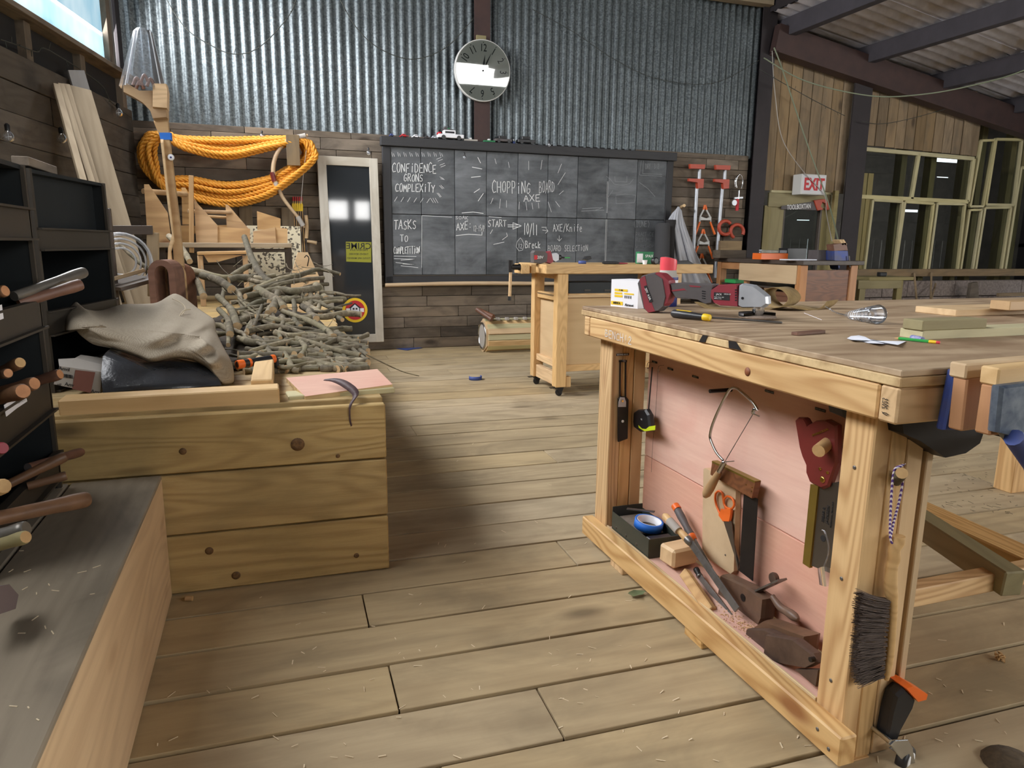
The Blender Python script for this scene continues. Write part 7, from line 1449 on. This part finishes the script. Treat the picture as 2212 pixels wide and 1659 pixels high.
for k, (u, v) in enumerate(((1567, 492), (1592, 500))):
    mb = MB(); pts = [W(u+14*math.cos(t), v+14*math.sin(t)*1.05, 7.5) for t in [(.9 if k == 0 else 2.1)+j*.36 for j in range(14)]]; mb.tube(pts, .022, 8); S(mb.build('pipe_clamp', M['clampo']), ['round orange red G clamp left of its twin', 'round orange red G clamp right of its twin'][k], 'clamp', 'round clamps on the wall')
wk = T('rotary_whisk', 'old rotary whisk with red handle hanging on the wall', 'whisk', W(1597, 455)); c_ = W(1596, 394)
for k in range(2):
    mb = MB(); mb.tube([c_+V((.058*math.cos(t)*(1-.2*k), -.01*k, .09*math.sin(t))) for t in [-.9+j*.37 for j in range(14)]], .006, 6); mb.build('beater_loop', M['chrome'], wk)
mb = MB(); mb.tube([W(1596, 411), W(1595, 432)], .012, 8); mb.build('shaft', M['chrome'], wk); mb = MB(); mb.bar(W(1586, 428), W(1604, 427), .02, .02); mb.build('cross_bar', M['alu'], wk)
mb = MB(); mb.lathe([(.034, 0), (.034, .008)], W(1586, 438, 7.5), (0, -1, 0), 18); mb.build('gear_wheel', M['alu'], wk); mb = MB(); mb.tube([W(1593, 430), W(1592, 455)], .02, 8); mb.build('handle', M['red'], wk)
# coat on a peg
mb = MB(); mb.tube([W(1470, 448, 7.6), W(1478, 444, 7.42)], .018, 10); S(mb.build('coat_peg', M['pine2']), 'short wooden coat peg above the pale coat', 'peg')
def coat(a, b):
    # a around the front (0..1), b down
    uL = 1462-24*min(1, b*6)**.7+12*b; uR = 1472+52*b+34*b**2
    u = uL+(uR-uL)*a; v = 446+ (200*b) + 6*abs(a-.4)*(1-b)*3
    return ony(u, v, 7.40-.07*math.sin(a*PI)*(.4+b)-.03*math.sin(a*17+b*2)*min(1, b*3)-.012*math.sin(a*39))
mb = MB(); mb.grid(coat, 40, 24); o = mb.build('hanging_coat', M['coat']); S(o, 'pale grey coat hanging from a peg beside the chalkboard', 'coat'); md = o.modifiers.new('t', 'SOLIDIFY'); md.thickness = .01
mb = MB(); a, b = ony(1432, 484, 7.3), ony(1428, 640, 7.2); mb.tube([a, ab(a, b, .5), V((b.x, b.y, .02))], [.085, .085, .085], 16); mb2 = mb.build('rolled_mat', M['mat']); S(mb2, 'charcoal rolled mat standing in front of the chalkboard', 'mat')
mb = MB(); a = ony(1449, 475, 7.38); mb.tube([a, V((a.x-.02, 7.35, .02))], .06, 14); S(mb.build('rolled_mat', plain('dark_rolled_mat', (46, 44, 44), .9)), 'darker thin roll between the charcoal mat and the coat', 'mat')
# ================================================================ toys on the chalkboard frame
zt_ = Z1+.001
def toy(u0, u1, nm, lab, body, h, kind='car', w_=.07):
    x0, x1 = ony(u0, 290, 7.53).x, ony(u1, 290, 7.53).x; L = x1-x0; o = T(nm, lab, 'toy car' if kind != 'block' else 'toy', ((x0+x1)/2, 7.53, zt_)); r = h*.22
    def bx_(n_, a, b, z0, z1, mat, ww=w_):
        mbb = MB(); mbb.box((x0+L*(a+b)/2, 7.53, zt_+(z0+z1)/2*h), (L*(b-a), ww, (z1-z0)*h), None, min(.004, h*.08)); return mbb.build(n_, M[mat], o)
    if kind == 'block': bx_('base', 0, 1, 0, .5, body); bx_('stud', .4, .6, .5, 1, 'inkw', w_*.5); return o
    bx_('body', 0, 1, .18, .55, body); bx_('cabin', .22, .68, .55, .95, 'blackp' if kind == 'dark' else body, w_*.85); bx_('windows', .26, .64, .6, .85, 'ink', w_*.87)
    if kind == 'wagon': bx_('roof_rack', .2, .6, .97, 1.05, 'greyp', w_*.7); bx_('roof_box', .25, .35, 1.05, 1.3, 'greyp', w_*.3); bx_('roof_box', .4, .48, 1.05, 1.2, 'pgreen', w_*.3); bx_('tail_fin', 0, .12, .45, .72, 'red', w_*.9)
    for a in (.2, .8):
        for s in (-1, 1): mbb = MB(); mbb.lathe([(r, -.006), (r, .006)], (x0+L*a, 7.53+s*w_*.48, zt_+r), (0, 1, 0), 12); mbb.build('wheel', M['blackp'], o)
    return o
toy(841, 850, 'toy_car', 'tiny dull blue toy car at the left end of the chalkboard top', 'bluetd', .03); toy(864, 881, 'toy_car', 'small red toy car on top of the chalkboard', 'red', .034); toy(890, 906, 'toy_car', 'small white toy car right of the red one', 'white', .034)
toy(915, 929, 'toy_car', 'small dark grey toy car on the chalkboard top', 'greyp', .03, 'dark'); toy(931, 943, 'toy_car', 'small silver toy car next to the big white wagon', 'alu', .034); toy(945, 1000, 'toy_wagon', 'largest white toy wagon with roof rack on the chalkboard top', 'white', .1, 'wagon', .09)
toy(1001, 1030, 'toy_platform', 'flat pale toy base right of the white toy wagon', 'card', .035, 'block'); toy(1044, 1068, 'toy_platform', 'grey green toy base next to the steel post', 'pgreen', .035, 'block'); toy(1068, 1104, 'toy_car', 'grey brick built toy car with low nose', 'greyp', .075, 'dark', .08)
toy(1107, 1112, 'toy_figure', 'tiny blue grey toy figure between the toy vehicles', 'bluetd', .05, 'block', .03); toy(1117, 1155, 'toy_truck', 'dark toy truck with blue parts at the right of the row', 'blackp', .085, 'dark', .08)
# ================================================================ string lights and cables
def garland(pts, lab, bulb=None, every=3, r=.004, mat='wire', tw=True):
    o = T('light_string', lab, 'string lights', pts[0]); P = bez(pts, 6); mb = MB(); mb.tube(P, r, 5); mb.build('wire', M[mat], o)
    if tw:
        rr = random.Random(len(P))
        for i in range(2, len(P)-1, every):
            mb = MB(); d = V((rr.uniform(-.02, .02), -.01, rr.uniform(-.05, .05))); mb.tube([P[i], P[i]+d], .003, 4); mb.build('mini_lamp', M['wire'], o)
    return o
garland([ony(360, 0, 7.4), ony(400, 60, 7.4), ony(450, 95, 7.4), ony(505, 117, 7.4), ony(560, 102, 7.4), ony(620, 40, 7.4), ony(640, 0, 7.4)], 'dark fairy light wire sagging in front of the left corrugated sheets', every=2)
garland([ony(735, 0, 7.4), ony(770, 60, 7.4), ony(820, 105, 7.4), ony(890, 128, 7.4), ony(960, 105, 7.4), ony(1010, 55, 7.4), ony(1022, 40, 7.4)], 'dark fairy light wire sagging left of the clock', every=2)
garland([ony(1150, 20, 7.57), ony(1240, 70, 7.57), ony(1330, 130, 7.57), ony(1420, 170, 7.57), ony(1540, 180, 7.57), ony(1640, 130, 7.53)], 'thin wire sagging in front of the dark corrugated sheets', every=4, r=.003)
garland([ony(1640, 150, 7.3), ony(1755, 215, 7.3), ony(1825, 250, 7.3)], 'short fairy light wire on the vertical cladding', every=2); garland([ony(1862, 262, 7.4), ony(1900, 268, 7.4), ony(1960, 258, 7.4), ony(2045, 235, 7.4)], 'fairy light wire above the windows', every=2)
garland([onlw(0, 85, .05), onlw(40, 98, .05), onlw(80, 112, .05), onlw(105, 108, .05), onlw(215, 180, .05), onlw(240, 220, .05), onlw(285, 255, .05)], 'fairy light wire along the left wall below the window', every=2)
mb = MB(); mb.tube(bez([ony(1672, 103, 7.3), ony(1690, 150, 7.25), ony(1740, 300, 7.2), ony(1790, 440, 7.0), ony(1812, 525, 6.2)], 8), .008, 6); S(mb.build('cable', M['cable']), 'pale green cable running down past the exit sign', 'cable')
mb = MB(); mb.tube(bez([ony(1650, 125, 7.3), ony(1740, 175, 7.0), ony(1880, 207, 6.5), ony(2000, 203, 6.0), ony(2120, 180, 5.5), ony(2212, 152, 5.0), ony(2320, 100, 4.6)], 8), .007, 6); S(mb.build('cable', M['cable']), 'pale green cable sagging across under the lean-to roof', 'cable')
mb = MB(); mb.tube(bez([ony(1668, 110, 7.35), ony(1674, 200, 7.35), ony(1690, 300, 7.35), ony(1735, 370, 7.35), ony(1780, 420, 7.35), ony(1785, 460, 7.3), ony(1797, 520, 6.5)], 8), .005, 6); S(mb.build('cable', M['card']), 'thin pale cord looping down beside the exit sign', 'cable')
for k, (u, v, f, lab) in enumerate(((18, 296, 'L', 'clear round bulb nearest the left edge on the left wall'), (133, 300, 'L', 'clear round bulb left of the leaning planks'), (212, 278, 'L', 'clear round bulb right of the leaning planks'), (256, 244, 'L', 'clear round bulb nearest the corner on the left wall'), (566, 294, 'B', 'clear bulb above the orange rope on the back wall'), (796, 330, 'B', 'clear bulb above the glazed frame'), (1003, 340, 'B', 'clear bulb in front of the chalkboard'), (1186, 313, 'B', 'clear bulb above the right part of the chalkboard'))):
    p = onlw(u, v, .07) if f == 'L' else ony(u, v, 7.46); o = T('light_bulb', lab, 'bulb', p, 'clear bulbs of the string lights')
    r = .034 if f == 'L' else .022; mb = MB(); mb.lathe([(r*.35, r*1.1), (r*.8, r*.6), (r, 0), (r*.8, -r*.6), (r*.35, -r*.93), (0, -r)], p, n=14, caps=False); mb.build('globe', M['plastic'], o)
    mb = MB(); mb.lathe([(r*.4, r*1.0), (r*.45, r*2.0), (r*.2, r*2.3)], p, n=10); mb.build('socket', M['blackp'], o); mb = MB(); mb.tube([p+V((-r*.5, 0, 0)), p+V((r*.5, 0, .004))], .002, 4); mb.tube([p+V((0, 0, -r*.5)), p+V((0, 0, r*.7))], .0015, 4); mb.build('filament', M['inkw'], o)
# ================================================================ things under the windows
lb = T('low_frame_bench', 'low frame bench of greenish timber under the windows', 'bench', ony(1900, 640, 6.9)); 
plank('top', ony(1850, 601, 6.9), ony(1945, 600, 6.9), .4, .04, M['green'], lb, (0, 0, 1), .004); zl = ony(1900, 600, 6.9).z
for u in (1855, 1935): plank('leg', V((ony(u, 600, 6.8).x, 6.75, 0)), V((ony(u, 600, 6.8).x, 6.75, zl-.02)), .09, .06, M['green'], lb, (0, 1, 0), .004)
plank('rail', ony(1852, 615, 6.72), ony(1945, 614, 6.72), .1, .03, M['green'], lb, (0, 1, 0), .003)
mb = MB(); q = ony(1912, 594, 6.8); mb.box((q.x, 6.85, zl+.045), (.11, .06, .05), None, .008); S(mb.build('level_tool', M['blackp']), 'small black tool on the low frame bench under the windows', 'tool')
for k, (u0, v0, u1, v1, lab) in enumerate(((1975, 590, 1981, 660, 'thin stick leaning below the windows, left one'), (2012, 589, 2010, 660, 'thin stick leaning below the windows, middle one'), (2021, 613, 2008, 660, 'short stick leaning below the windows, right one'))):
    mb = MB(); mb.tube([ony(u0, v0, 7.5), ony(u1, v1, 7.2)], .014, 6); S(mb.build('stick', M['vert']), lab, 'stick', 'sticks below the windows')
mb = MB(); mb.prism([ony(2099, 612, 7.3), ony(2112, 609, 7.3), V((ony(2130, 645, 7.3).x, 7.3, 0)), V((ony(2092, 645, 7.3).x, 7.3, 0))], (0, .05, 0)); S(mb.build('timber_wedge', M['recl']), 'tapered brown board leaning on the block wall', 'board')
o = plank('timber_offcut', ony(2155, 637, 7.3), ony(2290, 633, 7.3), .05, .04, M['vert'], None, (0, 1, 0), .003); S(o, 'timber offcut lying along the low block wall', 'offcut')
q = ony(1806, 412, 7.48); mb = MB(); mb.bar(q, V((q.x-.0, 7.48, 0)), .06, .04, (0, 1, 0)); S(mb.build('door_post', M['green']), 'greenish timber post right of the doorway', 'post')
# ================================================================ bits on the floor
mb = MB(); c_ = onz(1027, 820, 0); mb.grid(lambda a, b: c_+V((.055*math.cos(PI*(.85+1.3*a)), .05*math.sin(PI*(.85+1.3*a)), .032*b)), 20, 1)
o = mb.build('tape_scrap', M['bluetd']); S(o, 'curled blue tape scrap on the floor near the casters', 'tape'); md = o.modifiers.new('t', 'SOLIDIFY'); md.thickness = .002
mb = MB(); P = [(855, 753), (872, 751), (902, 751), (912, 752), (895, 754), (880, 757), (866, 755)]; mb.prism([onz(u, v, .002) for u, v in P], (0, 0, .004)); S(mb.build('litter', M['bluetd']), 'flattened blue litter by the foot of the back wall', 'litter')
mb = MB(); rr = random.Random(6); c_ = onz(1376, 1284, .006); P = [c_+V((.035*math.cos(t)*rr.uniform(.6, 1.1), .02*math.sin(t)*rr.uniform(.6, 1.1), rr.uniform(0, .012))) for t in [2*PI*j/11 for j in range(11)]]; mb.add(P+[c_], [[j, (j+1) % 11, 11] for j in range(11)], 0, True); S(mb.build('leaf', M['leafm']), 'dried green leaf on the floor beside the workbench', 'leaf')
mb = MB(); c_ = onz(408, 1292, .011); mb.tube([c_+V((-.009, .0, 0)), c_+V((.011, -.006, 0))], .0075, 12, 0, True, 1); S(mb.build('dowel_stub', [M['oak'], M['endg']]), 'small cut stub of wood on the floor by the low bench', 'offcut')
mb = MB(); c_ = onz(2160, 1420, .01); rr = random.Random(5); P = []
for j in range(60): a = rr.uniform(0, 6.28); P.append(c_+V((.02*math.cos(a)*rr.random(), .015*math.sin(a)*rr.random(), rr.uniform(-.008, .012))))
for j in range(40): mb.bar(P[rr.randrange(60)], P[rr.randrange(60)], .004, .002)
S(mb.build('shaving_clump', M['endg']), 'clump of pale wood chips on the floor at the right', 'wood chips', kind='stuff')
mb = MB(); rr = random.Random(12)
for k in range(190):
    u, v = rr.uniform(330, 2190), rr.choice([rr.uniform(1240, 1650), rr.uniform(800, 1240), rr.uniform(1280, 1660)]); p = onz(u, v, .001)
    if p.x < -.33 or (p.x < .42 and p.y > 2.3): continue
    a = rr.uniform(0, PI); L = rr.uniform(.003, .012); d = V((math.cos(a)*L, math.sin(a)*L, 0)); mb.bar(p-d, p+d+V((0, 0, rr.uniform(0, .003))), rr.uniform(.0012, .003), .001)
S(mb.build('wood_shavings', M['shav']), 'scattered pale wood shavings on the floor boards', 'shavings', kind='stuff')
mb = MB(); rr = random.Random(3)
for k in range(90):
    u, v = rr.uniform(2030, 2200), rr.uniform(985, 1110); p = onz(u, v, .001); a = rr.uniform(0, PI); L = rr.uniform(.004, .016); d = V((math.cos(a)*L, math.sin(a)*L, 0)); mb.bar(p-d, p+d, .002, .001)
S(mb.build('dark_debris', M['bark']), 'dark bark crumbs on the floor under the workbench', 'debris', kind='stuff')
mb = MB(); rr = random.Random(31)
for k in range(28):
    p = onz(rr.uniform(20, 300), rr.uniform(1180, 1650), zb+.001)
    if p.x > -.36 or p.x < -1: continue
    a = rr.uniform(0, PI); L = rr.uniform(.002, .009); d = V((math.cos(a)*L, math.sin(a)*L, 0)); mb.bar(p-d, p+d, .002, .001)
S(mb.build('bench_shavings', M['shav']), 'few wood shavings lying on the low bench', 'shavings', kind='stuff')
mb = MB(); c_ = onz(2185, 1652, .0); mb.lathe([(.06, 0), (.05, .012), (.02, .02), (0, .021)], c_, n=16); S(mb.build('dark_rag', plain('brown_fluff', (96, 82, 62), .98, 0, .7, (60, 50, 38), 60, .5)), 'brown fluffy lump on the floor in the lower right corner', 'rag')
# ---------------------------------------------------------------- lettering to meshes
bpy.context.view_layer.update(); _dg = bpy.context.evaluated_depsgraph_get()
for o in [o for o in bpy.data.objects if o.type == 'FONT']:
    me = bpy.data.meshes.new_from_object(o.evaluated_get(_dg)); n_ = o.name; par, mpi, mbs = o.parent, o.matrix_parent_inverse.copy(), o.matrix_basis.copy()
    bpy.data.objects.remove(o); q = bpy.data.objects.new('lettering', me); COL.objects.link(q); q.parent = par; q.matrix_parent_inverse = mpi; q.matrix_basis = mbs; q['kind'] = 'stuff'
